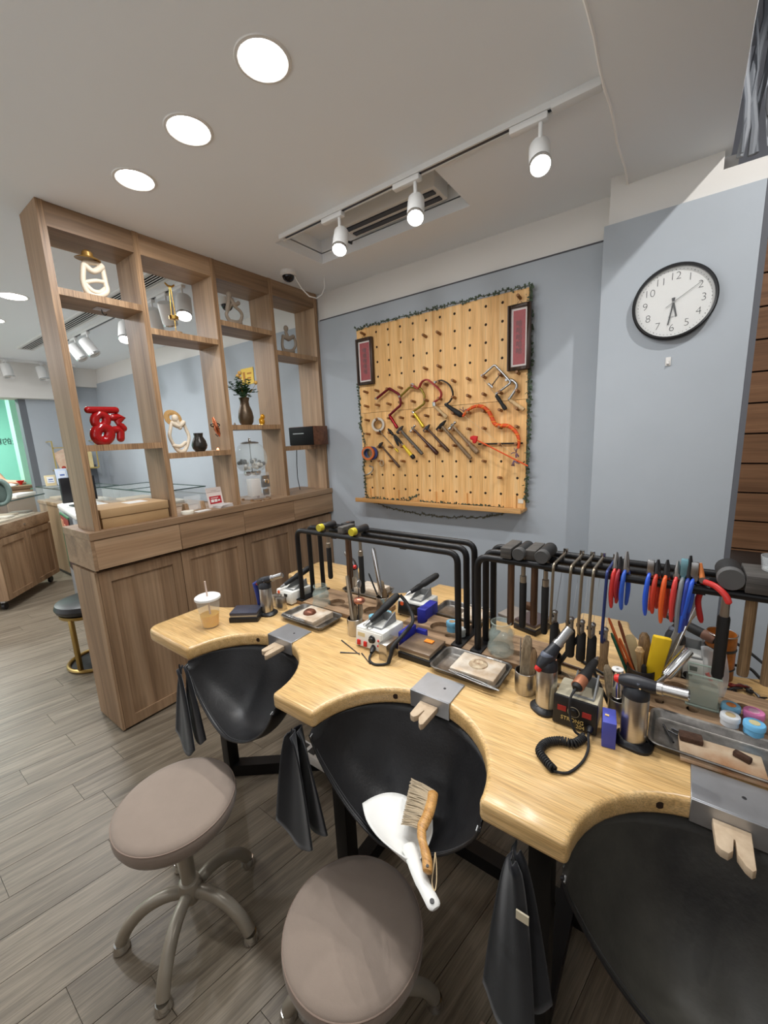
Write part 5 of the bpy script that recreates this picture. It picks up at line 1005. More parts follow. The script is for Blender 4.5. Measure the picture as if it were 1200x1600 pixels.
# wooden organiser boards under the racks
def hole_tile(x0, x1, y0, y1, z0, z1, holes):
    """board split into tiles, one round opening per tile; holes = [(x0, x1, cx, cy, r)]"""
    g = G()
    for a, b, cx, cy, r in holes:
        N = 32; ins = []; ous = []
        for i in range(N):
            t = 2*PI*i/N; c, s = math.cos(t), math.sin(t)
            k = min((b-cx)/c if c > 1e-6 else ((a-cx)/c if c < -1e-6 else 9), (y1-cy)/s if s > 1e-6 else ((y0-cy)/s if s < -1e-6 else 9))
            ins.append((cx+r*c, cy+r*s)); ous.append((cx+k*c, cy+k*s))
        for pc in ((a, y0), (b, y0), (b, y1), (a, y1)):
            j = min(range(N), key=lambda i: (ous[i][0]-pc[0])**2+(ous[i][1]-pc[1])**2); ous[j] = pc
        vs = [(x, y, z) for ring in (ins, ous) for z in (z0, z1) for x, y in ring]; fs = []
        for i in range(N):
            j = (i+1) % N; fs += [(N+i, N+j, 3*N+j, 3*N+i), (i, j, N+j, N+i), (i, 2*N+i, 2*N+j, j), (2*N+i, 2*N+j, 3*N+j, 3*N+i)]
        g.add(vs, fs)
    return g
def organizer(label, x0, x1, y0, y1, holes):
    t = thing('bench_organizer', label, 'organizer', ((x0+x1)/2, y0, ZB), 0, 'wooden organizer boards'); xs = [x0]+[(holes[i][0]+holes[i][2]+holes[i+1][0]-holes[i+1][2])/2 for i in range(len(holes)-1)]+[x1]
    obj('board', hole_tile(x0, x1, y0, y1, ZB+0.003, ZB+0.018, [(xs[i], xs[i+1], h[0], h[1], h[2]) for i, h in enumerate(holes)]), org_w, t, w=True, smooth=30)
    obj('base_sheet', G().b2(x0, x1, y0, y1, ZB, ZB+0.0032), mat('recess_wood', (116, 92, 68), 0.8), t, w=True, smooth=0)
organizer('wooden organizer board under the left end of the left rack', -1.325, -0.90, 1.098, 1.27, [(-1.225, 1.185, 0.022), (-1.13, 1.165, 0.036), (-1.03, 1.165, 0.02), (-0.95, 1.18, 0.036)])
organizer('wooden organizer board between the two racks', -0.79, -0.285, 1.098, 1.27, [(-0.745, 1.20, 0.030), (-0.655, 1.195, 0.036), (-0.60, 1.15, 0.012), (-0.43, 1.17, 0.035), (-0.345, 1.20, 0.022)])
organizer('wooden organizer board with round openings under the right rack', -0.02, 0.42, 1.088, 1.262, [(0.000, 1.12, 0.010), (0.034, 1.205, 0.030), (0.066, 1.125, 0.012), (0.11, 1.175, 0.014), (0.165, 1.2, 0.014), (0.25, 1.18, 0.03), (0.36, 1.18, 0.03)])

# ---------------- trays and soldering boards
def rrect(x0, x1, y0, y1, r, n=5):
    return arc(x1-r, y1-r, r, 0, PI/2, n)+arc(x0+r, y1-r, r, PI/2, PI, n)+arc(x0+r, y0+r, r, PI, PI*1.5, n)+arc(x1-r, y0+r, r, PI*1.5, PI*2, n)
def loft(rings, cap0=True, cap1=False):
    n = len(rings[0]); g = G(); vs = [v for r in rings for v in r]; fs = []
    for i in range(len(rings)-1):
        for j in range(n): k = (j+1) % n; fs.append((i*n+j, i*n+k, (i+1)*n+k, (i+1)*n+j))
    if cap0: fs.append(tuple(range(n-1, -1, -1)))
    if cap1: fs.append(tuple((len(rings)-1)*n+j for j in range(n)))
    return g.add(vs, fs)
def tray(label, x0, x1, y0, y1, z=ZB, m=None):
    r3 = lambda i, zz: [(a, b, z+zz) for a, b in rrect(x0+i, x1-i, y0+i, y1-i, 0.022-i*0.5)]
    o = obj('steel_tray', loft([r3(0.012, 0.001), r3(0.009, 0.003), r3(0.003, 0.018), r3(-0.001, 0.0195), r3(0.0, 0.0215), r3(0.005, 0.0195), r3(0.011, 0.0045), r3(0.014, 0.003)], True, True), m or traym)
    return tag(o, label, 'tray', 'steel trays on the bench')
def solder_block(label, x0, x1, y0, y1, z, h=0.02):
    t = thing('soldering_block', label, 'soldering block', ((x0+x1)/2, (y0+y1)/2, z), 0, 'soldering blocks'); s = 0.008
    obj('slab', G().b2(x0, x1, y0, y1, z+s, z+s+h-s), solder, t, w=True, bev=0.002)
    for a in (x0, x1-0.018): obj('foot', G().b2(a, a+0.018, y0+0.002, y1-0.002, z, z+s+0.0005), solder, t, w=True, smooth=0)
    return t
def tweezers(label, p, q, m=None, wd=0.006):
    t = thing('tweezers', label, 'tweezers', p); p, q = Vector(p), Vector(q); d = (q-p).normalized(); s = d.cross(Vector((0, 0, 1)))*wd
    for k in (-1, 1): obj('arm', G().tube([p, p.lerp(q, 0.35)+s*k*0.8, p.lerp(q, 0.75)+s*k*0.7, q+s*k*0.12], [0.0028, 0.003, 0.0024, 0.001], 8, flat=(0.5, 1)), m or steel2, t, w=True)
tray('worn steel tray at the left station, holding a copper-domed block', -1.243, -1.016, 0.952, 1.085)
solder_block('pale soldering block with a copper dome, left station', -1.185, -1.065, 0.965, 1.075, ZB+0.004, 0.024)
tag(obj('copper_dome', G().sph((-1.137, 1.018, ZB+0.028), (0.026, 0.026, 0.016), 24, 10), mat('dull_copper', (120, 76, 58), 0.4, 0.6)), 'hollow copper dome resting on the left soldering block', 'dome')
tweezers('slim tweezers on the edge of the left tray', (-1.235, 0.965, ZB+0.026), (-1.10, 0.955, ZB+0.028))
tray('steel tray behind the left rack', -1.215, -1.0, 1.285, 1.42)
solder_block('pale soldering block on the tray behind the left rack', -1.15, -1.02, 1.30, 1.40, ZB+0.004, 0.03)
tray('steel tray beside the blue block, behind the left rack', -0.745, -0.535, 1.285, 1.42)
solder_block('pale soldering block on the tray behind the rack gap', -0.635, -0.55, 1.295, 1.405, ZB+0.004, 0.016)
tray('worn steel tray in the middle of the bench with a scorched block', -0.568, -0.353, 0.953, 1.088)
solder_block('scorched soldering block with a charred ring, middle station', -0.505, -0.372, 0.972, 1.075, ZB+0.004, 0.02)
tag(obj('scorch_disc', G().lathe([(0, 0.004), (0.010, 0.004), (0.014, 0.007), (0.018, 0.004), (0.026, 0.0025), (0.028, 0)], 28).mv(-0.440, 1.030, ZB+0.024), mat('scorch_brown', (124, 92, 66), 0.7, c2=(206, 190, 160), nscale=60)), 'brown scorched ring of flux on the middle soldering block', 'flux ring')
tweezers('steel tweezers along the front rim of the middle tray', (-0.345, 0.945, ZB+0.0225), (-0.50, 0.957, ZB+0.026))
tray('large steel tray at the right-hand station with a burnt board', -0.015, 0.235, 0.948, 1.086)
bd = thing('burnt_board', 'scorched flat soldering board with yellow burn marks, right-hand tray', 'soldering board', (0.11, 1.0, ZB+0.004))
obj('board', G().box((0.002, -0.012, 0.004), (0.140, 0.082, 0.008), (0, 0, 0.05)), mat('burnt_board', (206, 190, 164), 0.85, c2=(150, 96, 50), nscale=9, bump=0.1), bd, bev=0.0015)
for k, (x, y, a, sx, sy) in enumerate(((0.062, 1.012, 0.1, 0.042, 0.026), (0.147, 1.003, -0.45, 0.03, 0.013))):
    tag(obj('charcoal_chunk', G().box((x, y, ZB+0.0182), (sx, sy, 0.012), (0, 0, a)), mat('charcoal_brown', (74, 52, 40), 0.95, noise=0.35, nscale=90, bump=0.8, bscale=260), bev=0.003, seg=2), ['large dark brown charcoal chunk on the burnt board', 'small dark brown charcoal chunk at the burnt board end'][k], 'charcoal', 'charcoal chunks')
for k, (p, q) in enumerate((((0.012, 1.045), (0.032, 0.99)), ((0.022, 1.028), (0.04, 1.02)), ((0.028, 1.04), (0.043, 1.034)))):
    tag(obj('metal_bit', G().cyl((p[0], p[1], ZB+0.007), (q[0], q[1], ZB+0.008), 0.0022, n=8), dsteel), ['longest dark metal pin lying in the right-hand tray', 'short dark metal pin beside the burnt board', 'shortest dark metal pin in the right-hand tray'][k], 'pin', 'metal pins')

# ---------------- drink, scales, blocks, tubs
cup = thing('drink_cup', 'clear plastic takeaway cup with orange juice, white lid and straw', 'cup', (-1.436, 0.776, ZB))
obj('cup_wall', G().lathe([(0.0285, 0.0), (0.030, 0.002), (0.0445, 0.116), (0.0435, 0.116), (0.029, 0.004), (0.0, 0.003), (0, 0)], 36), pane('cup_plastic', (232, 236, 234), 0.16, 0.12), cup)
obj('juice', G().lathe([(0, 0.004), (0.0285, 0.005), (0.0345, 0.052), (0, 0.052)], 36), mat('orange_juice', (244, 178, 16), 0.35, c2=(248, 194, 36), nscale=40), cup)
obj('lid', G().lathe([(0.0465, 0.112), (0.048, 0.116), (0.0465, 0.122), (0.040, 0.126), (0, 0.124), (0, 0.1225), (0.0455, 0.118)], 36), mat('lid_white', (234, 234, 232), 0.4), cup)
obj('straw', G().cyl((0.006, 0.0, 0.03), (0.003, -0.004, 0.185), 0.0032, n=10), mat('straw_pale', (214, 190, 176), 0.5), cup)
def pocket_scale(label, x, y, rz, w_, d_, h_, lid, tag_col=None, tilt=0.0):
    t = thing('pocket_scale', label, 'scale', (x, y, ZB), rz, 'pocket scales')
    obj('base', G().b2(-w_/2, w_/2, -d_/2, d_/2, 0, h_*0.55), black_p, t, bev=0.003)
    obj('weighing_plate', G().b2(-w_/2+0.004, w_/2-0.004, -d_/2+0.004, d_/2-0.004, h_*0.55, h_*0.75), steel2, t, bev=0.001)
    obj('cover', G().box((0, 0, h_*0.9), (w_-0.006, d_-0.006, h_*0.3), (tilt, 0, 0)), lid, t, bev=0.002)
    if tag_col: obj('orange_tag', G().b2(0.0, 0.03, 0.01, 0.028, h_*1.06, h_*1.18), tag_col, t, bev=0.001)
pocket_scale('dark pocket scale with a blue-grey cover beside the drink cup', -1.372, 0.895, 0.62, 0.115, 0.085, 0.038, mat('cover_bluegrey', (70, 72, 86), 0.3, 0.3))
pocket_scale('black pocket scale with brown smoked cover and orange tag', -0.630, 1.028, 0.0, 0.118, 0.112, 0.036, mat('cover_smoke', (96, 82, 70), 0.2, c2=(132, 112, 92), nscale=12), mat('tag_orange', (236, 136, 40), 0.5))
pocket_scale('dark pocket scale behind the right rack, left of hammers', -0.385, 1.39, -0.3, 0.09, 0.11, 0.036, mat('cover_plum', (76, 66, 68), 0.35))
tag(obj('steel_slab', G().box((-0.455, 1.45, ZB+0.0065), (0.12, 0.10, 0.012), (0, 0, -0.25)), mat('slab_grey', (150, 144, 138), 0.5, 0.4), bev=0.002), 'flat grey metal slab behind the dark scale', 'slab')
tag(obj('wood_offcut', G().box((-0.44, 1.53, ZB+0.013), (0.05, 0.04, 0.025), (0, 0.15, 0.5)), dark_w, bev=0.002), 'brown wood offcut behind the grey slab', 'wood block')
def block(name, label, x0, x1, y0, y1, h, m, rz=0, bev=0.0015, cat='block', group=None):
    return tag(obj(name, G().box(((x0+x1)/2, (y0+y1)/2, ZB+h/2), (x1-x0, y1-y0, h), (0, 0, rz)), m, bev=bev), label, cat, group)
block('steel_block', 'tall brushed steel bench block right of the left motor, front one', -1.333, -1.298, 1.012, 1.04, 0.052, steel, 0.2, cat='steel block', group='steel bench blocks')
block('steel_block', 'brushed steel bench block behind its twin by the left motor', -1.372, -1.338, 1.022, 1.05, 0.054, steel, 0.2, cat='steel block', group='steel bench blocks')
block('steel_block', 'brushed steel bench block against the white centre motor', -0.732, -0.700, 0.928, 0.995, 0.056, steel, 0, cat='steel block', group='steel bench blocks')
wax = mat('blue_wax', (36, 44, 150), 0.5, noise=0.1, nscale=20)
block('wax_block', 'tall blue wax block behind the smoked-cover scale', -0.757, -0.722, 1.205, 1.30, 0.06, wax, 0, cat='wax block', group='blue wax blocks')
block('wax_block', 'blue wax block leaning against the centre motor', -0.712, -0.690, 1.012, 1.09, 0.062, wax, 0, cat='wax block', group='blue wax blocks')
block('wax_block', 'small blue wax block beside the smoked-cover scale corner', -0.687, -0.650, 1.082, 1.098, 0.05, wax, 0, cat='wax block', group='blue wax blocks')
block('wax_block', 'pale blue wax block right of the black-faced motor', -0.101, -0.074, 0.905, 0.96, 0.062, mat('blue_wax_pale', (70, 78, 170), 0.5), 0.15, cat='wax block', group='blue wax blocks')
tag(obj('tape_bit', G().box((-0.092, 0.93, ZB+0.0631), (0.008, 0.006, 0.001)), mat('tape_tan', (206, 176, 120), 0.6)), 'scrap of tan tape on the pale blue block', 'tape')
def tub(label, x, y, r, h, c, z=ZB+0.0035, lab=None):
    t = thing('flux_tub', label, 'tub', (x, y, z), 0, 'round lidded tubs'); m = mat('tub_%d_%d_%d' % c, c, 0.4)
    obj('pot', G().lathe([(0, 0), (r*0.9, 0), (r*0.92, h*0.6), (0, h*0.6)], 28), m, t)
    obj('lid', G().lathe([(r*0.94, h*0.5), (r, h*0.55), (r, h*0.92), (r*0.93, h), (0, h)], 28), m, t)
    if lab: obj('sticker', G().lathe([(0, h+0.0006), (r*0.5, h+0.0006), (r*0.5, h)], 20), mat('sticker_%d_%d_%d' % lab, lab, 0.5), t)
tub('light blue tub on the board between the racks', -0.605, 1.19, 0.021, 0.034, (110, 170, 200), ZB+0.018, (150, 120, 90)); tub('white tub next to the light blue one between the racks', -0.560, 1.165, 0.017, 0.03, (206, 214, 214), ZB+0.018)
tub('light blue tub by the left tool pot, front one', -0.875, 1.175, 0.018, 0.03, (140, 196, 216), ZB, (110, 150, 160)); tub('pale tub right of the blue tub by the left tool pot', -0.845, 1.145, 0.017, 0.03, (196, 214, 214), ZB); tub('blue tub half hidden by the left tool pot', -0.905, 1.125, 0.017, 0.03, (120, 184, 208), ZB); tub('whitish tub in front by the white centre motor', -0.868, 1.105, 0.017, 0.028, (206, 208, 204), ZB)
tub('sky blue tub at the front of the four by the glass box', 0.173, 1.098, 0.0195, 0.026, (116, 188, 232), ZB+0.0035+0.0155, (206, 196, 150)); tub('pink tub behind the sky blue one', 0.177, 1.146, 0.0195, 0.026, (232, 136, 190), ZB+0.0035+0.0155, (240, 190, 214)); tub('white tub nearest the glass box', 0.133, 1.106, 0.0185, 0.024, (214, 218, 222), ZB+0.0035+0.0155, (190, 170, 130)); tub('blue tub with an orange picture on its lid', 0.137, 1.148, 0.0185, 0.025, (120, 176, 206), ZB+0.0035+0.0155, (196, 120, 60))

# ---------------- torches
def torch(label, x, y, rz, s=1.0, pitch=0.35, lever=False, z=ZB):
    t = thing('gas_torch', label, 'gas torch', (x, y, z), rz, 'gas torches'); r = 0.0255*s; h = 0.118*s
    obj('base', loft([[(a, b, zz) for a, b in rrect(-0.036*s-i, 0.040*s+i, -0.034*s-i, 0.034*s+i, 0.026*s)] for i, zz in ((0, 0), (0, 0.006*s), (-0.006*s, 0.013*s), (-0.011*s, 0.015*s))], True, True), black_p, t)
    obj('tank', G().lathe([(0, 0.012*s), (r, 0.014*s), (r, h), (r*0.92, h+0.004*s), (0, h+0.005*s)], 36), steel, t)
    d = Vector((math.cos(pitch), 0, math.sin(pitch))); c = Vector((0.0, 0, h+0.028*s))
    obj('head', G().tube([(0, 0, h-0.002), (0, 0, h+0.012*s), (-0.003*s, 0, h+0.022*s)], [r*1.02, r*1.0, r*0.75], 20).tube([c-d*0.034*s, c-d*0.020*s, c, c+d*0.026*s, c+d*0.040*s], [0.010*s, 0.016*s, 0.0175*s, 0.0145*s, 0.0125*s], 18), mat('torch_black', (34, 36, 42), 0.4), t)
    obj('grip_inset', G().sph(c+d*0.004+Vector((0, 0, 0.004*s)), (0.022*s, 0.0165*s, 0.010*s), 16, 8), mat('torch_grey', (84, 90, 104), 0.45), t)
    obj('nozzle', G().tube([c+d*0.038*s, c+d*0.092*s], 0.0115*s, 20, caps=False).tube([c+d*0.038*s, c+d*0.048*s], 0.0137*s, 20).tube([c+d*0.05*s, c+d*0.090*s], 0.0098*s, 16), steel2, t)
    obj('trigger', G().lathe([(0, 0.012*s), (0.007*s, 0.011*s), (0.0095*s, 0.005*s), (0.0095*s, 0), (0, 0)], 18).xf(frame_to(c-d*0.033*s, c-d*0.06*s, (0, 1, 0))), redp, t)
    obj('small_screw', G().lathe([(0, 0.003), (0.002, 0.003), (0.002, 0)], 8).xf(frame_to(c+Vector((0.01, -0.0165*s, 0)), c+Vector((0.01, -0.03, 0)), (0, 0, 1))), chrome, t)
    if lever: obj('blue_lever', G().tube([(-0.03*s, 0, h+0.02*s), (-0.046*s, 0, h+0.012*s), (-0.040*s, 0, h-0.03*s), (-0.036*s, 0, h-0.06*s), (-0.037*s, 0, h-0.085*s)], [0.009*s, 0.011*s, 0.009*s, 0.0085*s, 0.007*s], 12), mat('lever_blue', (40, 56, 130), 0.4), t)
    return t
torch('silver gas torch with a blue lever behind the drink cup', -1.332, 0.965, 0.35, 0.98, 0.33, True)
torch('silver gas torch at the middle station, nozzle pointing away', -0.232, 0.968, 0.95, 0.98, 0.75)
torch('larger silver gas torch at the right with a red button', -0.042, 0.955, -0.15, 1.0, 0.12)
torch('silver gas torch half hidden behind the left rack', -1.175, 1.33, 2.6, 0.95, 0.3)
torch('silver gas torch leaning its chrome nozzle back at the far right station', 0.022, 1.285, 0.75, 0.95, 0.85)

# ---------------- micromotor units
def motor(label, x0, x1, y0, y1, h, body, front, kind, cable=True, hand_dir=1):
    t = thing('micromotor_unit', label, 'micromotor', ((x0+x1)/2, (y0+y1)/2, ZB), 0, 'micromotor control units'); W_, D_ = x1-x0, y1-y0
    obj('case', G().add([(-W_/2, -D_/2+0.006, 0.004), (W_/2, -D_/2+0.006, 0.004), (W_/2, D_/2, 0.004), (-W_/2, D_/2, 0.004), (-W_/2, -D_/2+0.014, h), (W_/2, -D_/2+0.014, h), (W_/2, D_/2, h*0.92), (-W_/2, D_/2, h*0.92)], [(3, 2, 1, 0), (4, 5, 6, 7), (0, 1, 5, 4), (1, 2, 6, 5), (2, 3, 7, 6), (3, 0, 4, 7)]), body, t, bev=0.005)
    for a in (-1, 1):
        for b in (-1, 1): obj('foot', G().lathe([(0, 0), (0.006, 0), (0.005, 0.006), (0, 0.006)], 10).mv(a*(W_/2-0.012), b*(D_/2-0.016), 0), black_r, t)
    tl = math.atan2(0.008, h-0.004); yf = lambda z: -D_/2+0.006+(z-0.004)*0.008/(h-0.004)
    bk = kind == 'black'
    fp = obj('front_panel', G().box((0, yf(h*0.5)-(0.0025 if bk else 0.0012), h*0.5+(0.002 if bk else 0.001)), (W_+0.003 if bk else W_-0.012, 0.007 if bk else 0.003, h if bk else h-0.014), (-tl, 0, 0)), front, t, bev=0.003 if bk else 0.002)
    if bk: yf_ = yf; yf = lambda z: yf_(z)-0.0045
    if kind == 'white':
        obj('label_plate', G().box((-W_*0.26, yf(h*0.68)-0.003, h*0.68), (0.03, 0.001, 0.013), (-tl, 0, 0)), mat('label_gold', (214, 196, 150), 0.5), fp)
        obj('dial', G().lathe([(0.0135, 0), (0.0125, 0.004), (0.009, 0.005), (0.008, 0.012), (0, 0.012)], 24).xf(frame_to((W_*0.14, yf(h*0.6)-0.002, h*0.6), (W_*0.14, -1, h*0.6), (1, 0, 0))), black_p, fp)
        for k in (-0.34, -0.10): obj('rocker_switch', G().box((W_*k, yf(h*0.28)-0.004, h*0.28), (0.013, 0.006, 0.017), (-tl, 0, 0)), redp, fp, bev=0.001)
        obj('led', G().sph((W_*0.36, yf(h*0.62)-0.003, h*0.62), 0.004, 10, 6).sph((W_*0.36, yf(h*0.38)-0.003, h*0.38), 0.004, 10, 6), redp, fp)
        px, pz = W_*0.22, h*0.2
    elif kind == 'black':
        for k in (-0.3, 0.28): obj('red_panel', G().box((W_*k, yf(h*0.62)-0.003, h*0.62), (0.019, 0.002, 0.012), (-tl, 0, 0)), mat('panel_red', (150, 40, 36), 0.4), fp)
        obj('dial', G().tube([(W_*-0.02+0.0125*math.cos(a*PI/12), yf(h*0.6)-0.003, h*0.6+0.0125*math.sin(a*PI/12)) for a in range(24)], 0.001, 6, closed=True).lathe([(0.0085, 0), (0.008, 0.004), (0, 0.005)], 20).xf(Matrix.Identity(4)) if False else G().tube([(W_*-0.02+0.0125*math.cos(a*PI/12), yf(h*0.6)-0.0035, h*0.6+0.0125*math.sin(a*PI/12)) for a in range(24)], 0.0009, 6, closed=True), mat('dial_grey', (130, 120, 100), 0.4), fp)
        obj('knob', G().lathe([(0.009, 0), (0.008, 0.006), (0, 0.007)], 20).xf(frame_to((-W_*0.02, yf(h*0.6)-0.002, h*0.6), (-W_*0.02, -1, h*0.6), (1, 0, 0))), black_p, fp)
        Mt = Matrix.Translation(((x0+x1)/2, (y0+y1)/2+yf(h*0.3)-0.0032, ZB+h*0.32)) @ Matrix.Rotation(PI/2-tl, 4, 'X')
        text_mesh('lettering', 'STRONG', 0.0125, Mt @ Matrix.Translation((-0.004, 0, 0)), mat('letter_gold', (206, 178, 110), 0.4), t); text_mesh('lettering', '204', 0.0125, Mt @ Matrix.Translation((0.014, -0.011, 0)), mat('letter_gold', (206, 178, 110), 0.4), t)
        px, pz = W_*0.36, h*0.22
    else:
        obj('orange_sticker', G().lathe([(0, 0.002), (0.008, 0.002), (0.008, 0)], 18).xf(frame_to((-W_*0.30, yf(h*0.8)-0.002, h*0.8), (-W_*0.30, -1, h*0.8), (1, 0, 0))), mat('sticker_orange', (240, 96, 40), 0.4), fp)
        obj('socket', G().lathe([(0, 0.003), (0.009, 0.003), (0.011, 0)], 18).xf(frame_to((W_*0.05, yf(h*0.35)-0.002, h*0.35), (W_*0.05, -1, h*0.35), (1, 0, 0))).box((W_*0.15, yf(h*0.7)-0.003, h*0.7), (0.02, 0.003, 0.012)), dsteel, fp)
        px, pz = W_*0.3, h*0.3
    cr = obj('cradle', G(), greyp, t) if False else None
    g = G(); cx = 0.012
    for s in (-1, 1):
        g.add([(cx+s*0.021, -D_*0.28, h-0.004), (cx+s*0.021, D_*0.40, h-0.006), (cx+s*0.021, D_*0.36, h+0.032), (cx+s*0.021, -D_*0.05, h+0.012), (cx+s*0.025, -D_*0.28, h-0.004), (cx+s*0.025, D_*0.40, h-0.006), (cx+s*0.025, D_*0.36, h+0.032), (cx+s*0.025, -D_*0.05, h+0.012)], [(0, 1, 2, 3), (4, 5, 6, 7), (0, 1, 5, 4), (1, 2, 6, 5), (2, 3, 7, 6), (3, 0, 4, 7)])
    g.b2(cx-0.024, cx+0.024, D_*0.30, D_*0.36, h-0.006, h+0.024).b2(cx-0.024, cx+0.024, -D_*0.26, -D_*0.22, h-0.006, h+0.004)
    obj('cradle', g, greyp, t, bev=0.001)
    return t, (px, pz, yf), W_, D_, h
def handpiece(label, p, q, m2=None, tip=True):
    """drill handpiece from its cord end p to its collet q"""
    p, q = Vector(p), Vector(q); t = thing('drill_handpiece', label, 'handpiece', p, 0, 'drill handpieces'); L = (q-p).length; M = frame_to(p, q, (1, 0, 0))
    obj('grip', G().lathe([(0, 0), (0.008, 0), (0.0125, 0.008), (0.0135, 0.03), (0.0135, L*0.45), (0.0105, L*0.52), (0.0115, L*0.62), (0.008, L*0.86), (0, L*0.86)], 22).xf(M), black_r, t, w=True)
    if m2: obj('copper_band', G().lathe([(0.0137, 0.008), (0.0142, 0.012), (0.0142, 0.034), (0.0137, 0.038)], 22).xf(M), m2, t, w=True)
    obj('collet', G().lathe([(0.0065, L*0.84), (0.006, L*0.93), (0.003, L), (0, L)], 16).xf(M), steel2, t, w=True)
    return t
whitem = mat('motor_white', (222, 222, 216), 0.4); creamm = mat('motor_cream', (196, 188, 164), 0.45, noise=0.05, nscale=10)
motor('white micromotor unit with red switches at the centre of the bench', -0.853, -0.738, 0.950, 1.085, 0.070, whitem, mat('front_white', (230, 228, 220), 0.35), 'white')
handpiece('black handpiece on the white centre motor', (-0.778, 1.115, ZB+0.142), (-0.812, 0.965, ZB+0.078))
motor('white micromotor unit with black rear plate and orange sticker', -0.868, -0.752, 1.225, 1.36, 0.062, whitem, mat('front_black', (22, 22, 24), 0.35), 'rear')
handpiece('black handpiece on the motor with the orange sticker', (-0.765, 1.385, ZB+0.135), (-0.825, 1.235, ZB+0.088))
motor('white micromotor unit at the left end of the bench', -1.405, -1.302, 1.062, 1.195, 0.058, whitem, mat('front_white', (230, 228, 220), 0.35), 'rear')
handpiece('black handpiece on the left-end motor', (-1.325, 1.21, ZB+0.128), (-1.375, 1.075, ZB+0.068))
motor('cream micromotor unit with a black front panel and gold lettering', -0.205, -0.112, 0.925, 1.03, 0.072, creamm, mat('front_black', (22, 22, 24), 0.35), 'black')
handpiece('black handpiece with a copper band on the cream motor', (-0.160, 0.940, ZB+0.098), (-0.134, 1.068, ZB+0.122), mat('band_copper', (176, 116, 86), 0.4, 0.4))
motor('grey-white micromotor unit behind the right-hand torch', 0.005, 0.10, 1.275, 1.40, 0.062, mat('motor_greywhite', (200, 200, 196), 0.45), mat('front_white2', (206, 206, 200), 0.4), 'rear')
handpiece('long black handpiece with a brown band behind the glass box', (0.118, 1.335, ZB+0.112), (-0.02, 1.40, ZB+0.142), mat('band_brown', (120, 86, 70), 0.5))
for k, (x, y) in enumerate(((-0.824, 0.985), (-0.800, 0.975))):
    tag(obj('test_ring', G().tube([(x+0.009*math.cos(a*PI/10), y+0.009*math.sin(a*PI/10), ZB+0.0722) for a in range(20)], 0.0016, 6, closed=True), steel2), ['plain steel ring lying on the white centre motor, left one', 'plain steel ring lying on the white centre motor, right one'][k], 'ring', 'rings on the centre motor')
def helix(path, R, r, turns, n=10):
    pts = [Vector(p) for p in path]; cum = [0]
    for a, b in zip(pts[:-1], pts[1:]): cum.append(cum[-1]+(b-a).length)
    tot = cum[-1]; N = int(turns*n); out = []
    for k in range(N+1):
        s = tot*k/N; i = max(0, min(len(pts)-2, next((j for j in range(len(cum)-1) if cum[j+1] >= s), len(pts)-2))); u = (s-cum[i])/max(1e-9, cum[i+1]-cum[i]); c = pts[i].lerp(pts[i+1], u); t = (pts[i+1]-pts[i]).normalized()
        x = Vector((0, 0, 1)); x = (x-t*x.dot(t)).normalized(); y = t.cross(x); a = 2*PI*k/n; out.append(c+(x*math.cos(a)+y*math.sin(a))*R)
    return out
cc = thing('coiled_cord', 'black coiled cord looping on the bench from the cream motor', 'cord', (-0.16, 0.85, ZB))
cp = smooth_path([(-0.131, 0.902, ZB+0.010), (-0.146, 0.868, ZB+0.010), (-0.172, 0.862, ZB+0.0095), (-0.197, 0.838, ZB+0.0095), (-0.203, 0.806, ZB+0.0095), (-0.186, 0.786, ZB+0.0095), (-0.165, 0.770, ZB+0.0095)], 8)
obj('coil', G().tube(helix(cp, 0.0072, 0.0023, 34), 0.0024, 6), black_r, cc, w=True)
obj('plain_lead', G().tube(smooth_path([(-0.165, 0.770, ZB+0.006), (-0.14, 0.785, ZB+0.0035), (-0.122, 0.83, ZB+0.0035), (-0.118, 0.872, ZB+0.006), (-0.124, 0.905, ZB+0.012), (-0.124, 0.918, ZB+0.016)], 6), 0.0028, 8).tube(smooth_path([(-0.160, 0.938, ZB+0.098), (-0.166, 0.915, ZB+0.085), (-0.164, 0.905, ZB+0.05), (-0.150, 0.895, ZB+0.02), (-0.131, 0.900, ZB+0.012)], 6), 0.0028, 8), black_r, cc, w=True)
obj('plug', handle((-0.124, 0.912, ZB+0.016), (-0.124, 0.934, ZB+0.018), [(0, 0.004), (0.4, 0.007), (1, 0.008)]), black_p, cc, w=True)
hc = thing('motor_cable', 'black sleeved cord looping from the white centre motor', 'cord', (-0.74, 0.93, ZB))
obj('lead', G().tube(smooth_path([(-0.772, 0.955, ZB+0.014), (-0.765, 0.930, ZB+0.008), (-0.752, 0.905, ZB+0.0045), (-0.725, 0.893, ZB+0.004), (-0.70, 0.905, ZB+0.0045), (-0.688, 0.918, ZB+0.006)], 6), 0.0038, 8), black_r, hc, w=True)
obj('ribbed_sleeve', G().tube(smooth_path([(-0.688, 0.918, ZB+0.006), (-0.683, 0.926, ZB+0.03), (-0.682, 0.94, ZB+0.055), (-0.675, 0.99, ZB+0.075), (-0.69, 1.07, ZB+0.085), (-0.735, 1.11, ZB+0.115), (-0.772, 1.12, ZB+0.14)], 7), 0.0062, 10), black_r, hc, w=True)
obj('plug', handle((-0.764, 0.93, ZB+0.012), (-0.776, 0.962, ZB+0.018), [(0, 0.005), (0.4, 0.009), (1, 0.009)]), black_p, hc, w=True)
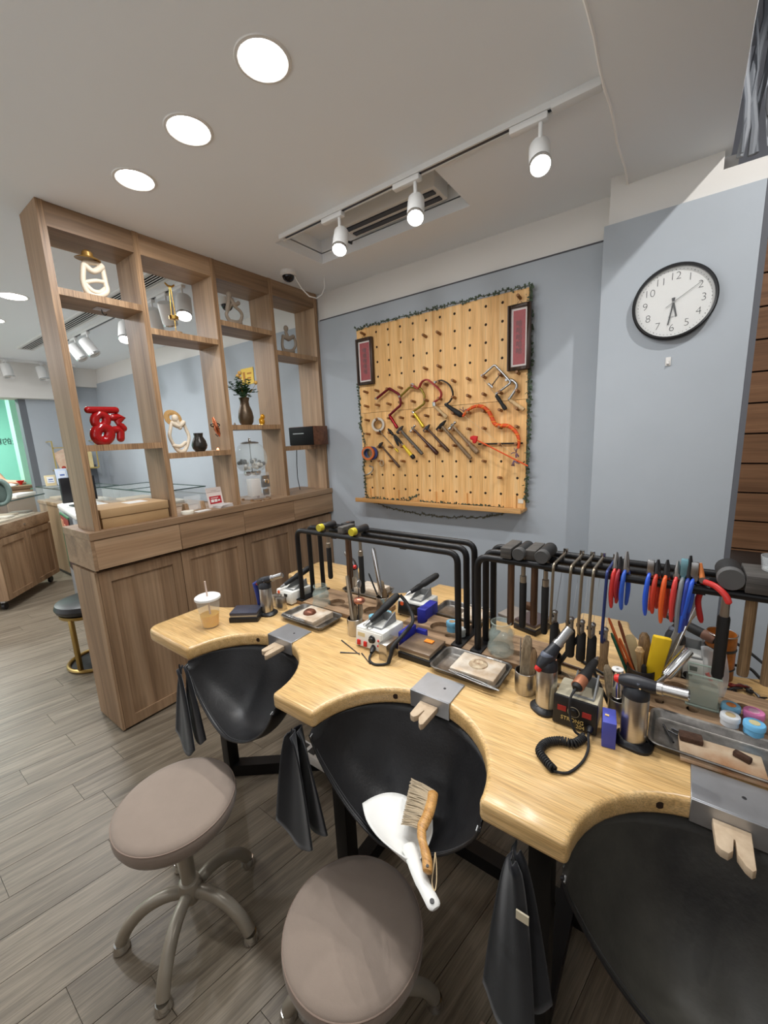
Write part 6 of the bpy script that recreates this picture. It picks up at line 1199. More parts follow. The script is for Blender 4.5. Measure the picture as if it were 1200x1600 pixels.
# loose rods on the bench top
for k, (a, b) in enumerate((((-0.915, 0.955), (-0.800, 0.915)), ((-0.865, 0.892), (-0.805, 0.922)), ((-0.800, 0.925), (-0.738, 0.890)))):
    tag(obj('thin_file', G().cyl((a[0], a[1], ZB+0.0024), (b[0], b[1], ZB+0.0024), 0.0022, 0.0012, n=8), dsteel), ['longest thin file lying before the left tool pot', 'short thin rod crossing the bench before the centre motor', 'thin file in front of the centre motor plug'][k], 'file', 'thin files on the bench')
for k, (a, b, m) in enumerate((((-0.28, 1.16), (-0.12, 1.10), grey_w), ((-0.25, 1.12), (-0.13, 1.14), hick_w), ((-0.27, 1.20), (-0.08, 1.17), dark_w), ((-0.20, 1.24), (-0.06, 1.15), black_m), ((-0.24, 1.075), (-0.15, 1.10), grey_w))):
    o = tag(obj('loose_stick', G().cyl((a[0], a[1], ZB+0.005), (b[0], b[1], ZB+0.006), 0.0048, 0.003, n=8), m), ['greyish worn stick on the bench behind the cream motor', 'tan wooden stick on the bench behind the cream motor', 'dark stick lying farthest back behind the cream motor', 'black rod lying under the hanging saws', 'short grey stick left of the cream motor'][k], 'stick', 'loose sticks behind the cream motor')
# glass jars
def jar(label, x, y, s, z=ZB, tilt=0):
    t = thing('glass_jar', label, 'jar', (x, y, z), 0, 'clear glass jars')
    pr = [(0.0, 0.0), (0.028, 0.0), (0.035, 0.010), (0.037, 0.022), (0.033, 0.036), (0.031, 0.042), (0.034, 0.052), (0.033, 0.066), (0.026, 0.078), (0.024, 0.084), (0.0275, 0.090), (0.027, 0.096)]
    inn = [(r-0.0025, zz+0.003) for r, zz in reversed(pr[1:])]
    obj('glass', G().lathe([(r*s, zz*s) for r, zz in pr]+[(max(0.001, r*s), min(0.096*s, zz*s)) for r, zz in inn]+[(0, 0.004*s)], 32), jar_m, t)
    for a in (-0.9, 0.3): obj('bear_ear', G().sph((0.027*s*math.cos(a), 0.027*s*math.sin(a), 0.068*s), (0.009*s, 0.009*s, 0.011*s), 12, 8), jar_m, t)
    obj('rim', G().tube([(0.0268*s*math.cos(a*PI/14), 0.0268*s*math.sin(a*PI/14), 0.096*s) for a in range(28)], 0.0016*s, 6, closed=True), jar_m, t)
jar('clear bear-shaped glass jar under the left rack', -1.172, 1.118, 1.05); jar('clear bear-shaped glass jar beside the middle tray', -0.408, 1.128, 1.12, ZB+0.018)
# glass box at the right-hand station
gb = thing('glass_box', 'thick clear square glass box leaning at the right-hand station', 'glass box', (0.084, 1.165, ZB+0.019))
gx = G(); wdt, dp, hh, th = 0.062, 0.055, 0.085, 0.004
for a in (-1, 1): gx.b2(a*wdt/2-th/2, a*wdt/2+th/2, -dp/2, dp/2, 0, hh)
for b in (-1, 1): gx.b2(-wdt/2+th/2, wdt/2-th/2, b*dp/2-th/2, b*dp/2+th/2, 0, hh)
gx.b2(-wdt/2, wdt/2, -dp/2, dp/2, 0, 0.006)
obj('glass_walls', gx, mat('box_glass', (196, 212, 200), 0.04, alpha=0.16, spec=1.0), gb, smooth=0)
obj('top_rim', G().tube([(-wdt/2, -dp/2, hh), (wdt/2, -dp/2, hh), (wdt/2, dp/2, hh), (-wdt/2, dp/2, hh)], 0.0024, 6, closed=True), mat('glass_green', (196, 214, 202), 0.1, alpha=0.75), gb)
obj('base_rim', G().tube([(-wdt/2, -dp/2, 0.004), (wdt/2, -dp/2, 0.004), (wdt/2, dp/2, 0.004), (-wdt/2, dp/2, 0.004)], 0.002, 6, closed=True), mat('glass_green', (196, 214, 202), 0.1, alpha=0.75), gb)
obj('water', G().b2(-wdt/2+th/2+0.001, wdt/2-th/2-0.001, -dp/2+th/2+0.001, dp/2-th/2-0.001, 0.007, 0.05), mat('cloudy_water', (196, 198, 182), 0.1, alpha=0.45), gb, smooth=0)
# ---------------- tool pots and the sticks in them
def pot(label, x, y, r=0.026, h=0.062, m=None, z=ZB):
    o = obj('tool_pot', G().lathe([(0, 0.0), (r*0.97, 0.0), (r, 0.003), (r, h-0.001), (r-0.001, h), (r-0.0025, h-0.001), (r-0.0025, 0.004), (0, 0.004)], 36).mv(x, y, z), m or steel)
    return tag(o, label, 'pot', 'tool pots')
def tool(name, label, p, q, r, m, cat='tool', grp='tools standing in pots', prof=None, flat=None):
    p, q = Vector(p), Vector(q)
    if prof is None and flat is None: g = G().tube([p, p.lerp(q, 0.94), q], [r, r, r*0.6], 12)
    elif flat: M = frame_to(p, q, (1, 0.3, 0)); L = (q-p).length; g = loft([[M @ Vector((a*k, b*k, z*L)) for a, b in rrect(-r, r, -r*flat, r*flat, r*flat*0.7, 3)] for z, k in (((0, 0.85), (0.5, 0.95), (0.98, 1.05), (1, 1.0)) if name == 'yellow_sleeve' else ((0, 0.9), (0.1, 1), (0.8, 1), (0.94, 0.8), (1, 0.4)))], True, True)
    else: g = handle(p, q, prof)
    return tag(obj(name, g, m), label, cat, grp)
pot('steel tool pot at the left station with a tapered mandrel', -0.908, 1.022, 0.0275, 0.062)
tool('ring_mandrel', 'tapered steel ring mandrel standing in the left tool pot', (-0.90, 1.012, ZB+0.006), (-0.952, 1.045, ZB+0.205), 0.011, mat('mandrel_steel', (150, 136, 118), 0.3, 0.9), prof=[(0, 0.0125), (0.97, 0.0062), (1, 0.005)])
tool('wood_stick', 'flat worn wooden stick in the left tool pot', (-0.895, 1.028, ZB+0.006), (-0.890, 1.04, ZB+0.115), 0.009, grey_w, flat=0.45)
tool('wood_stick', 'narrow brown wooden stick leaning in the left tool pot', (-0.912, 1.034, ZB+0.006), (-0.928, 1.05, ZB+0.115), 0.0065, dark_w)
tool('wood_stick', 'dark flat stick at the front of the left tool pot', (-0.905, 1.02, ZB+0.006), (-0.899, 1.02, ZB+0.110), 0.007, grey_w, flat=0.5)
ld = thing('copper_ladle', 'copper half-sphere on a long rod in the left tool pot', 'ladle', (-0.89, 1.02, ZB+0.006))
obj('rod', G().cyl((-0.892, 1.018, ZB+0.008), (-0.884, 1.03, ZB+0.20), 0.002, n=8), dsteel, ld, w=True); obj('bowl', G().sph((-0.886, 1.028, ZB+0.130), (0.021, 0.021, 0.013), 20, 10), mat('copper_pinkish', (176, 116, 94), 0.3, 0.8), ld, w=True); obj('top_disc', G().sph((-0.884, 1.03, ZB+0.19), (0.004, 0.012, 0.016), 14, 8), steel2, ld, w=True)
tool('wood_stick', 'thin dark twig leaning between jar and left pot', (-0.94, 1.07, ZB+0.004), (-1.00, 1.10, ZB+0.05), 0.003, dark_w)
pot('steel tool pot behind the left rack with a chrome rod', -0.936, 1.232, 0.0275, 0.062)
tool('chrome_rod', 'long chrome rod standing in the pot behind the left rack', (-0.930, 1.23, ZB+0.006), (-0.982, 1.245, ZB+0.255), 0.0098, chrome)
tool('wood_stick', 'flat wooden stick with clip in the pot behind the left rack', (-0.938, 1.236, ZB+0.006), (-0.945, 1.240, ZB+0.125), 0.012, grey_w, flat=0.4)
tool('wood_stick', 'second flat wooden stick in the pot behind the left rack', (-0.926, 1.226, ZB+0.006), (-0.919, 1.226, ZB+0.10), 0.010, hick_w, flat=0.4)
tool('black_rod', 'thin black rod leaning left from the pot behind the left rack', (-0.943, 1.238, ZB+0.006), (-1.025, 1.26, ZB+0.135), 0.0035, black_p)
pot('steel tool pot right of the middle tray with flat wooden sticks', -0.297, 1.012, 0.028, 0.062)
tool('wood_stick', 'broad pale wooden stick in the pot by the middle torch', (-0.302, 1.008, ZB+0.006), (-0.298, 1.03, ZB+0.155), 0.013, grey_w, flat=0.45)
tool('wood_stick', 'second wooden stick in the pot by the middle torch', (-0.287, 1.016, ZB+0.006), (-0.281, 1.028, ZB+0.120), 0.010, hick_w, flat=0.45)
tool('wire_rod', 'thin bent wire standing in the pot by the middle torch', (-0.315, 1.02, ZB+0.006), (-0.322, 1.045, ZB+0.135), 0.0016, steel2)
pot('dark tool pot behind the middle torch', -0.262, 1.135, 0.028, 0.06, dsteel, ZB)
tool('wood_stick', 'wooden stick in the dark pot behind the middle torch', (-0.262, 1.14, ZB+0.006), (-0.250, 1.15, ZB+0.135), 0.010, grey_w, flat=0.45)
tool('black_rod', 'black rod leaning right from the dark pot', (-0.258, 1.13, ZB+0.006), (-0.185, 1.15, ZB+0.145), 0.005, black_p); tool('black_rod', 'thinner black rod leaning right from the dark pot', (-0.252, 1.125, ZB+0.006), (-0.19, 1.135, ZB+0.13), 0.003, black_p)
pot('steel tool pot between cream motor and large torch', -0.078, 1.026, 0.024, 0.055)
tool('chrome_tube', 'shiny chrome tube with a white end in the right steel pot', (-0.080, 1.026, ZB+0.006), (-0.0855, 1.022, ZB+0.128), 0.0125, chrome, prof=[(0, 0.0125), (0.985, 0.0125), (1, 0.012)])
tag(obj('tube_cap', G().lathe([(0.0035, 0.002), (0.0122, 0.002), (0.0125, 0), (0.0035, 0)], 24, closed=True).xf(frame_to((-0.0855, 1.022, ZB+0.1283), (-0.0858, 1.0217, ZB+0.14), (1, 0, 0))), tapw), 'white end ring of the shiny chrome tube', 'cap')
tool('wood_stick', 'brown wooden stick left of the chrome tube', (-0.090, 1.035, ZB+0.006), (-0.112, 1.055, ZB+0.115), 0.010, grey_w, flat=0.5)
tool('black_rod', 'thin black rod leaning left of the chrome tube', (-0.092, 1.03, ZB+0.006), (-0.145, 1.045, ZB+0.11), 0.0035, black_p)
tool('black_rod', 'short black rod right of the chrome tube', (-0.066, 1.022, ZB+0.006), (-0.060, 1.02, ZB+0.075), 0.006, black_p)
pot('dark pot holding pencils and the yellow sleeve', -0.045, 1.165, 0.033, 0.075, dsteel)
tool('pencil', 'orange pencil with red end, leftmost in the dark pencil pot', (-0.052, 1.165, ZB+0.006), (-0.128, 1.18, ZB+0.185), 0.0038, mat('pencil_orange', (180, 84, 36), 0.45), 'pencil', 'pencils'); tool('pencil', 'green pencil in the dark pencil pot', (-0.056, 1.158, ZB+0.006), (-0.118, 1.165, ZB+0.150), 0.0038, mat('pencil_green', (24, 84, 62), 0.45), 'pencil', 'pencils'); tool('pencil', 'brown pencil with red end in the dark pencil pot', (-0.044, 1.175, ZB+0.006), (-0.105, 1.19, ZB+0.178), 0.0042, mat('pencil_brown', (122, 66, 40), 0.45), 'pencil', 'pencils'); tool('pencil', 'orange pencil with green end in the dark pencil pot', (-0.038, 1.16, ZB+0.006), (-0.098, 1.162, ZB+0.142), 0.0038, mat('pencil_orange', (180, 84, 36), 0.45), 'pencil', 'pencils')
tool('paper_ruler', 'pale printed card strip standing in the pencil pot', (-0.05, 1.172, ZB+0.006), (-0.078, 1.19, ZB+0.145), 0.016, mat('ruler_paper', (196, 178, 136), 0.6), flat=0.12)
tool('wood_stick', 'curved brown wooden tool in the pencil pot', (-0.035, 1.185, ZB+0.006), (-0.045, 1.20, ZB+0.155), 0.014, hick_w, flat=0.6)
tool('wood_stick', 'round-headed wooden punch in the pencil pot', (-0.04, 1.165, ZB+0.006), (-0.052, 1.17, ZB+0.125), 0.010, pale_w, prof=[(0, 0.006), (0.8, 0.008), (0.92, 0.011), (1, 0.006)])
tool('yellow_sleeve', 'bright yellow flat sleeve standing in the pencil pot', (-0.024, 1.158, ZB+0.02), (-0.005, 1.165, ZB+0.168), 0.0195, mat('sleeve_yellow', (240, 200, 30), 0.5), flat=0.42)
tool('black_tube', 'short black tube with white end in the pencil pot', (-0.034, 1.145, ZB+0.006), (-0.038, 1.14, ZB+0.095), 0.006, black_p)
tool('steel_ruler', 'steel ruler leaning behind the yellow sleeve', (-0.015, 1.175, ZB+0.01), (0.052, 1.235, ZB+0.265), 0.011, steel2, flat=0.15)
bu = thing('chrome_burner', 'fat chrome burner tube leaning behind the large torch', 'burner', (-0.035, 1.10, ZB+0.03), 0)
obj('stem', G().cyl((-0.038, 1.105, ZB+0.028), (0.012, 1.115, ZB+0.098), 0.0045, n=12), steel2, bu, w=True); obj('burner_tube', G().lathe([(0, 0), (0.010, 0), (0.0125, 0.006), (0.0125, 0.085), (0.0105, 0.085), (0.010, 0.06), (0, 0.058)], 24).xf(frame_to((0.008, 1.114, ZB+0.092), (0.051, 1.16, ZB+0.156), (1, 0, 0))), chrome, bu, w=True)
tool('chrome_rod', 'thin chrome rod leaning beside the steel ruler', (-0.01, 1.165, ZB+0.01), (0.06, 1.225, ZB+0.258), 0.0032, chrome)
# parts cup, can, clutter at the right edge
can = thing('patterned_can', 'tall orange and brown patterned can at the right edge', 'can', (0.125, 1.36, ZB))
obj('can_body', G().lathe([(0, 0), (0.033, 0), (0.034, 0.002), (0.034, 0.128), (0.032, 0.13), (0.031, 0.127), (0.031, 0.004), (0, 0.004)], 32), mat('can_print', (196, 112, 34), 0.4, c2=(84, 48, 22), nscale=26), can)
obj('can_rim', G().tube([(0.0335*math.cos(a*PI/16), 0.0335*math.sin(a*PI/16), 0.129) for a in range(32)], 0.0018, 6, closed=True), steel2, can)
obj('black_cable_tie', G().lathe([(0.0345, 0.03), (0.036, 0.033), (0.0345, 0.036)], 32).lathe([(0.0345, 0.084), (0.036, 0.088), (0.0345, 0.092)], 32), black_p, can)
pk = thing('plastic_pouch', 'clear plastic pouch with small tools beside the glass box', 'pouch', (0.105, 1.215, ZB+0.019))
obj('pouch', G().grid(lambda u, v: Vector((-0.025+0.05*u+0.006*math.sin(v*4), 0.008*math.sin(u*PI)*math.sin(v*PI)+0.02*v, 0.0+0.115*v+0.004*math.sin(u*7))), 10, 10), pane('pouch_film', (214, 218, 220), 0.35, 0.15), pk, solid=0.0012)
obj('red_tip', G().tube([(-0.012, 0.012, 0.05), (0.004, 0.008, 0.02)], [0.005, 0.003], 8), redp, pk)
rn = random.Random(9)
for k in range(9):
    a = rn.uniform(0, PI); x, y = 0.172+rn.uniform(-0.022, 0.045), 1.29+rn.uniform(-0.04, 0.045); L = rn.uniform(0.02, 0.045); d = Vector((math.cos(a), math.sin(a), 0))*L*0.5; m = [dsteel, steel2, mat('garnet_red', (96, 30, 26), 0.3), black_p][k % 4]
    z = ZB+0.004+0.004*(k//3)
    fl_ = ['dark steel', 'bright steel', 'garnet red', 'black'][k % 4]+' ring-ended fitting '+['deepest in', 'at the left of', 'at the front of', 'at the back of', 'in the middle of', 'at the right of', 'on top of', 'highest on', 'beside'][k]+' the heap near the picture edge'
    tag(obj('small_fitting', G().tube([Vector((x, y, z))-d, Vector((x, y, z+0.003)), Vector((x, y, z))+d], [0.0035, 0.0042, 0.002], 8).lathe([(0.003, -0.003), (0.008, -0.003), (0.008, 0.003), (0.003, 0.003)], 14, c=Vector((x, y, z))-d, closed=True), m), fl_, 'fitting', 'heap of small fittings')
tag(obj('power_cable', G().tube(smooth_path([(0.14, 1.42, ZB+0.008), (0.19, 1.39, ZB+0.03), (0.22, 1.37, ZB+0.012), (0.26, 1.36, ZB+0.006)], 6), 0.004, 8), black_r), 'black cable crossing the bench at the right edge, lower one', 'cable')
tag(obj('power_cable', G().tube(smooth_path([(0.12, 1.46, ZB+0.09), (0.19, 1.46, ZB+0.05), (0.25, 1.44, ZB+0.012), (0.30, 1.42, ZB+0.006)], 6), 0.004, 8), black_r), 'black cable rising behind the wooden mallet handles', 'cable')

# ---------------- hammers, saws and pliers on the racks
ZR = 1.138
def rack_hammer(label, px, py, zend, kind, hr, hl, hm, grip, headm, y=1.148, hx=None, caps=None, nm='mallet'):
    x = hx if hx is not None else at(px, py, Y=1.12).x
    t = hammer(nm, label, (x, y, ZR+hr), (x, y, zend), hm, kind, hl, hr, (0, 1, 0), 'mallets hung on the racks', grip, cat='mallet', headm=headm)
    if hm is black_r:
        L = ZR+hr-zend; f0 = 0.40; z0 = ZR+hr-f0*L; rr = grip[-2][1]
        obj('sleeve', handle((x, y, z0), (x, y, zend-0.001), [(0, rr*0.95), (0.03, rr*1.06), (0.95, rr*1.06), (1, rr*0.8)], 14), black_r, t, w=True)
        t.children[0].data.materials[0] = mat('pale_shaft', (150, 140, 126), 0.35, 0.7)
    if caps: obj('face', G().lathe([(0, -0.006), (hr*0.95, -0.006), (hr*1.02, -0.002), (hr*1.02, 0.014), (0, 0.014)], 22).xf(frame_to((x, y-hl/2, ZR+hr), (x, y, ZR+hr), (1, 0, 0))), caps, t, w=True)
    return t
yface = mat('yellow_resin', (216, 200, 60), 0.25, trans=0.3); thinh = [(0, 0.006), (0.35, 0.0065), (0.36, 0.0095), (0.97, 0.0095), (1, 0.007)]; woodh = [(0, 0.0085), (0.97, 0.010), (1, 0.008)]
rack_hammer('mallet with yellow face lying on the left rack, nearer the partition', 503, 820, 0.93, 'cyl', 0.0145, 0.085, black_r, thinh, dsteel, caps=yface)
rack_hammer('mallet with yellow face lying on the left rack, farther right', 554, 830, 0.90, 'cyl', 0.0150, 0.085, black_r, thinh, dsteel, caps=yface)
rack_hammer('wooden mallet beside the yellow-faced one on the left rack', 534, 829, 0.905, 'block', 0.013, 0.075, dark_w, woodh, blockhead)
rack_hammer('dark hammer hanging at the left end of the left rack', 520, 826, 0.925, 'block', 0.011, 0.06, dark_w, woodh, dsteel, y=1.21)
rack_hammer('grey wooden block mallet, leftmost on the right rack', 0, 0, 0.915, 'block', 0.0155, 0.10, dark_w, [(0, 0.010), (0.97, 0.0105), (1, 0.009)], blockhead, hx=-0.386)
rack_hammer('round rubber mallet with a black grip, second on the right rack', 0, 0, 0.915, 'cyl', 0.0175, 0.095, black_r, thinh, black_r, hx=-0.350, caps=mat('rubber_grey', (70, 70, 70), 0.6))
rack_hammer('grey wooden block mallet, third on the right rack', 0, 0, 0.925, 'block', 0.0145, 0.095, dark_w, [(0, 0.010), (0.97, 0.0105), (1, 0.009)], blockhead, hx=-0.321, y=1.16)
rack_hammer('round rubber mallet with a black grip, fourth on the right rack', 0, 0, 0.912, 'cyl', 0.0185, 0.095, black_r, thinh, black_r, hx=-0.287, caps=mat('rubber_grey', (70, 70, 70), 0.6))
rack_hammer('big black rubber mallet with steel handle right of the pliers', 0, 0, 0.905, 'cyl', 0.024, 0.085, black_r, [(0, 0.0075), (0.38, 0.0085), (0.39, 0.0088), (0.97, 0.0112), (1, 0.009)], black_r, hx=0.106, caps=mat('rubber_grey2', (84, 84, 84), 0.6))
rack_hammer('wooden mallet with pale brown handle near the right edge', 0, 0, 0.925, 'block', 0.019, 0.10, hick_w, [(0, 0.0105), (0.97, 0.011), (1, 0.010)], blockhead, hx=0.149)
rack_hammer('wooden mallet with pale brown handle at the right edge', 0, 0, 0.915, 'block', 0.019, 0.10, hick_w, [(0, 0.0105), (0.97, 0.011), (1, 0.010)], blockhead, hx=0.190)
tag(obj('clear_tub', G().lathe([(0, 0), (0.03, 0), (0.034, 0.03), (0.032, 0.03), (0.028, 0.003), (0, 0.003)], 28).mv(0.19, 1.165, ZR+0.0385), pane('acrylic', (235, 240, 242), 0.22, 0.05)), 'small clear plastic tub on top of the wooden mallets', 'tub')
for k, (x, zt, zb, hm, hk_) in enumerate(((-0.254, 0.965, 0.885, black_r, 0), (-0.211, 0.955, 0.872, black_r, 0), (-0.184, 0.953, 0.868, black_r, 0), (-0.158, 0.951, 0.865, black_r, 0), (-0.128, 0.945, 0.858, hick_w, 1))):
    fm = mat('saw_nickel', (150, 140, 124), 0.3, 0.9) if not hk_ else mat('saw_blue', (44, 58, 110), 0.35, 0.4)
    t = thing('hanging_saw', ['saw frame with black grip, leftmost of five on the right rack', 'second saw frame with black grip on the right rack', 'third saw frame with black grip on the right rack', 'fourth saw frame with black grip on the right rack', 'blue saw frame with a turned wooden grip on the right rack'][k], 'saw', (x, 1.10, zb), 0, 'saw frames hung on the right rack')
    yb = 1.092; yh = 1.128
    dx = (-0.006, -0.006, 0.006, 0.006, 0.0)[k]
    obj('frame', G().tube(round_path([(x+0.004, 1.215, ZR+0.012), (x+0.004, 1.215, ZR+0.005), (x, yb, ZR+0.005), (x-0.003, yb, zt+0.03), (x-0.003+dx*0.3, yb+0.002, zt+0.004), (x+dx*0.2, yh, zt+0.002)], 0.012, 4), 0.0038, 10), fm, t, w=True)
    obj('top_clamp', G().cyl((x+0.004, 1.212, ZR+0.004), (x+0.004, 1.212, ZR+0.020), 0.0065, n=12), chrome, t, w=True)
    obj('collar', G().cyl((x, yh, zt-0.004), (x, yh, zt+0.026), 0.0062, n=12).sph((x, yh, zt+0.028), 0.0078, 12, 8), steel2, t, w=True)
    obj('thumb_screw', G().cyl((x-0.014, yh-0.004, zt+0.018), (x-0.002, yh-0.002, zt+0.018), 0.005, n=10), dsteel, t, w=True)
    obj('grip', handle((x, yh, zt-0.002), (x, yh-0.004, zb), [(0, 0.009), (0.08, 0.0115), (0.9, 0.012), (0.97, 0.010), (1, 0.006)] if not hk_ else [(0, 0.009), (0.05, 0.011), (0.25, 0.0105), (0.55, 0.0095), (0.85, 0.0145), (0.96, 0.013), (1, 0.007)]), hm, t, w=True)
    obj('blade', G().cyl((x+0.004, 1.205, ZR+0.006), (x, yh, zt+0.02), 0.0006, n=5), steel2, t, w=True)
def pliers(label, x, col, L=0.075, jaw=0.04, lean=0.0, jawm=None, spread=0.004, col2=None, up=0.0, kind='needle'):
    t = thing('pliers', label, 'pliers', (x, 1.1, ZR), 0, 'pliers hung on the right rack'); c = Vector((x, 1.115, ZR+0.012+up)); jm = jawm or steel2
    gm = mat('grip_%d_%d_%d' % col, col, 0.35, spec=0.6); g2 = mat('grip_%d_%d_%d' % (col2 or col), col2 or col, 0.35, spec=0.6)
    obj('joint', G().cyl(c+Vector((0, -0.006, 0)), c+Vector((0, 0.006, 0)), 0.0075, n=14), jm, t, w=True)
    for s in (-1, 1):
        if kind == 'needle': obj('jaw', G().tube([c+Vector((s*0.001, s*0.002, 0)), c+Vector((s*0.002, s*0.0025, jaw*0.5)), c+Vector((s*0.0012, s*0.001, jaw))], [0.006, 0.0042, 0.0012], 8), jm, t, w=True)
        else: obj('jaw', G().box(c+Vector((0, s*0.0032, jaw*0.45)), (0.014, 0.0058, jaw*0.8)), jm, t, w=True, bev=0.002)
    for s, m, dy in ((-1, gm, -0.017), (1, g2, 0.020)):
        p = [c+Vector((s*0.001, dy*0.3, -0.002)), c+Vector((s*0.003+lean*0.1, dy, -0.016)), c+Vector((s*spread*1.3+lean*0.5, dy*1.15, -0.016-L*0.5)), c+Vector((s*spread*0.8+lean, dy*0.95, -0.016-L))]
        obj('handle', G().tube(smooth_path(p, 5), [0.0035, 0.004, 0.0045, 0.005, 0.0055, 0.006, 0.0062, 0.0064, 0.0066, 0.0068, 0.0068, 0.0066, 0.0062, 0.0058, 0.005, 0.003], 12, flat=(1.0, 0.85)), m, t, w=True)
RED, BLU, ORG, GRY = (196, 48, 44), (44, 88, 184), (222, 92, 36), (120, 124, 128)
pliers('red-handled needle pliers, leftmost on the rack', -0.112, RED, 0.085)
pliers('dark red pliers just right of the leftmost pair', -0.103, (150, 30, 40), 0.06, 0.03, jawm=dsteel)
pliers('slim blue-handled pliers right of the red pairs', -0.090, BLU, 0.085, 0.045)
pliers('blue-handled wide-jaw pliers with bright steel jaws', -0.040, (36, 84, 200), 0.088, 0.036, col2=(214, 96, 60), kind='wide')
pliers('red-handled cutters behind the wide-jaw blue pliers', -0.026, (190, 56, 36), 0.08, 0.034, jawm=dsteel)
pliers('orange-handled cutters, middle of the rack', -0.008, ORG, 0.10, 0.036, jawm=dsteel, col2=(190, 56, 36))
pliers('red-handled pliers left of the grey ones', 0.012, (206, 60, 56), 0.092, 0.036)
pliers('grey-handled pliers with turquoise jaws', 0.024, GRY, 0.115, 0.05, jawm=mat('jaw_teal', (120, 164, 176), 0.35, 0.6), kind='wide')
pliers('blue-handled pliers with broad white steel jaws', 0.043, (44, 92, 206), 0.115, 0.045, lean=-0.014, kind='wide')
pliers('dark-jawed pliers behind the blue and grey ones', 0.034, (40, 60, 150), 0.11, 0.052, jawm=dsteel)
rp_ = thing('red_pliers', 'red-handled pliers lying open across the rack, orange tip', 'pliers', (0.068, 1.1, ZR))
obj('jaw', G().tube([(0.058, 1.112, ZR+0.014), (0.054, 1.118, ZR+0.035), (0.053, 1.12, ZR+0.048)], [0.006, 0.005, 0.0025], 10), mat('jaw_orange', (220, 130, 70), 0.4, 0.3), rp_, w=True)
obj('joint', G().cyl((0.059, 1.106, ZR+0.012), (0.059, 1.116, ZR+0.012), 0.007, n=14), steel2, rp_, w=True)
obj('handle', G().tube(smooth_path([(0.060, 1.106, ZR+0.010), (0.080, 1.098, ZR+0.006), (0.098, 1.088, ZR-0.008), (0.106, 1.084, ZR-0.026)], 5), [0.0035]+[0.0065]*13+[0.006, 0.003], 12), mat('grip_196_48_44', RED, 0.35), rp_, w=True)
obj('handle', G().tube(smooth_path([(0.060, 1.114, ZR+0.008), (0.062, 1.133, ZR-0.01), (0.056, 1.14, ZR-0.05), (0.066, 1.136, ZR-0.10)], 5), [0.0035]+[0.0062]*13+[0.0055, 0.003], 12), mat('grip_170_30_30', (170, 34, 34), 0.35), rp_, w=True)
for k, (x, c) in enumerate(((-0.026, ORG), (0.03, (210, 210, 206)))): pass

# ================================================================== UNDER AND IN FRONT OF THE BENCH
def towel(label, px_top, y, zt, zb, wd, seed, lean=0.0):
    t = thing('hanging_cloth', label, 'cloth', (px_top, y, zt), 0, 'charcoal cloths hung under the bench'); rn = random.Random(seed); ph = rn.uniform(0, 6)
    def f(u, v, k=0.0):
        w_ = wd*(0.12+0.88*v**0.55); s = u-0.5; end = 0.055*math.cos(s*PI)*v
        return Vector((px_top+s*w_+lean*v, y+(0.013*math.sin(u*5+ph)*(1-0.35*v)+0.0025*math.sin(u*11+ph))+k-0.02*v, zt-(zt-zb)*v-end))
    obj('front_fold', G().grid(lambda u, v: f(u, v), 22, 18), towel_m, t, w=True, solid=0.004, smooth=70)
    obj('rear_fold', G().grid(lambda u, v: f(u, v*0.86, 0.02)+Vector((wd*0.25*v, 0.004, 0)), 22, 16), towel_m, t, w=True, solid=0.004, smooth=70)
    obj('loop', G().tube([(px_top-0.006, y, zt-0.02), (px_top, y, zt+0.012), (px_top+0.006, y, zt-0.02)], 0.0025, 6), towel_m, t, w=True)
    return t
towel('charcoal cloth hanging below the left end lobe of the bench', -1.350, 0.598, 0.742, 0.47, 0.155, 1)
towel('charcoal cloth hanging between the left and middle aprons', -0.775, 0.598, 0.742, 0.45, 0.15, 2)
t3 = towel('charcoal cloth with a pale tag hanging between middle and right aprons', -0.192, 0.60, 0.742, 0.42, 0.105, 3)
obj('pale_tag', G().box((-0.165, 0.575, 0.665), (0.022, 0.003, 0.018)), mat('tag_cream', (206, 196, 170), 0.7), t3, w=True)
# power strips and boxes in the shade below
ps_ = thing('power_strip', 'white power strip on the floor beam under the left apron', 'power strip', (-1.2, 1.08, 0.0))
obj('strip_case', G().b2(-0.16, 0.10, -0.03, 0.03, 0.055, 0.10), tapw, ps_, bev=0.004)
for k in range(4): obj('socket', G().b2(-0.14+k*0.06, -0.10+k*0.06, -0.018, 0.018, 0.10, 0.102), mat('socket_grey', (60, 60, 60), 0.5), ps_)
for k, (x0, x1, y0, y1, h, c, l) in enumerate(((-0.10, 0.08, 1.18, 1.34, 0.22, (96, 88, 76), 'pale storage box standing on the floor under the right apron'), (-0.30, -0.20, 0.62, 0.72, 0.04, (150, 126, 110), 'tan offcut on the floor right of the front stool'), (-0.06, 0.02, 0.64, 0.72, 0.05, (120, 118, 112), 'grey offcut on the floor under the right apron'))):
    t = thing('storage_box' if k == 0 else 'floor_offcut', l, 'box' if k == 0 else 'offcut', ((x0+x1)/2, (y0+y1)/2, 0))
    obj('body', G().b2(x0, x1, y0, y1, 0, h), mat('offcut_%d' % k, c, 0.7), t, w=True, bev=0.004)
    obj('lid', G().b2(x0-0.004, x1+0.004, y0-0.004, y1+0.004, h*0.86, h+0.006), mat('offcut_%d' % k, c, 0.7), t, w=True, bev=0.003)
sr_ = thing('cable_tray', 'pale wooden cable tray fixed under the bench beside the middle apron', 'cable tray', (-0.19, 0.93, ZB-TB))
obj('tray_side', G().b2(-0.30, -0.06, 0.895, 0.905, ZB-TB-0.14, ZB-TB-0.045), mat('pale_ply', (190, 176, 150), 0.7), sr_, w=True, bev=0.002); obj('tray_floor', G().b2(-0.30, -0.06, 0.905, 1.05, ZB-TB-0.14, ZB-TB-0.13), mat('pale_ply', (190, 176, 150), 0.7), sr_, w=True)
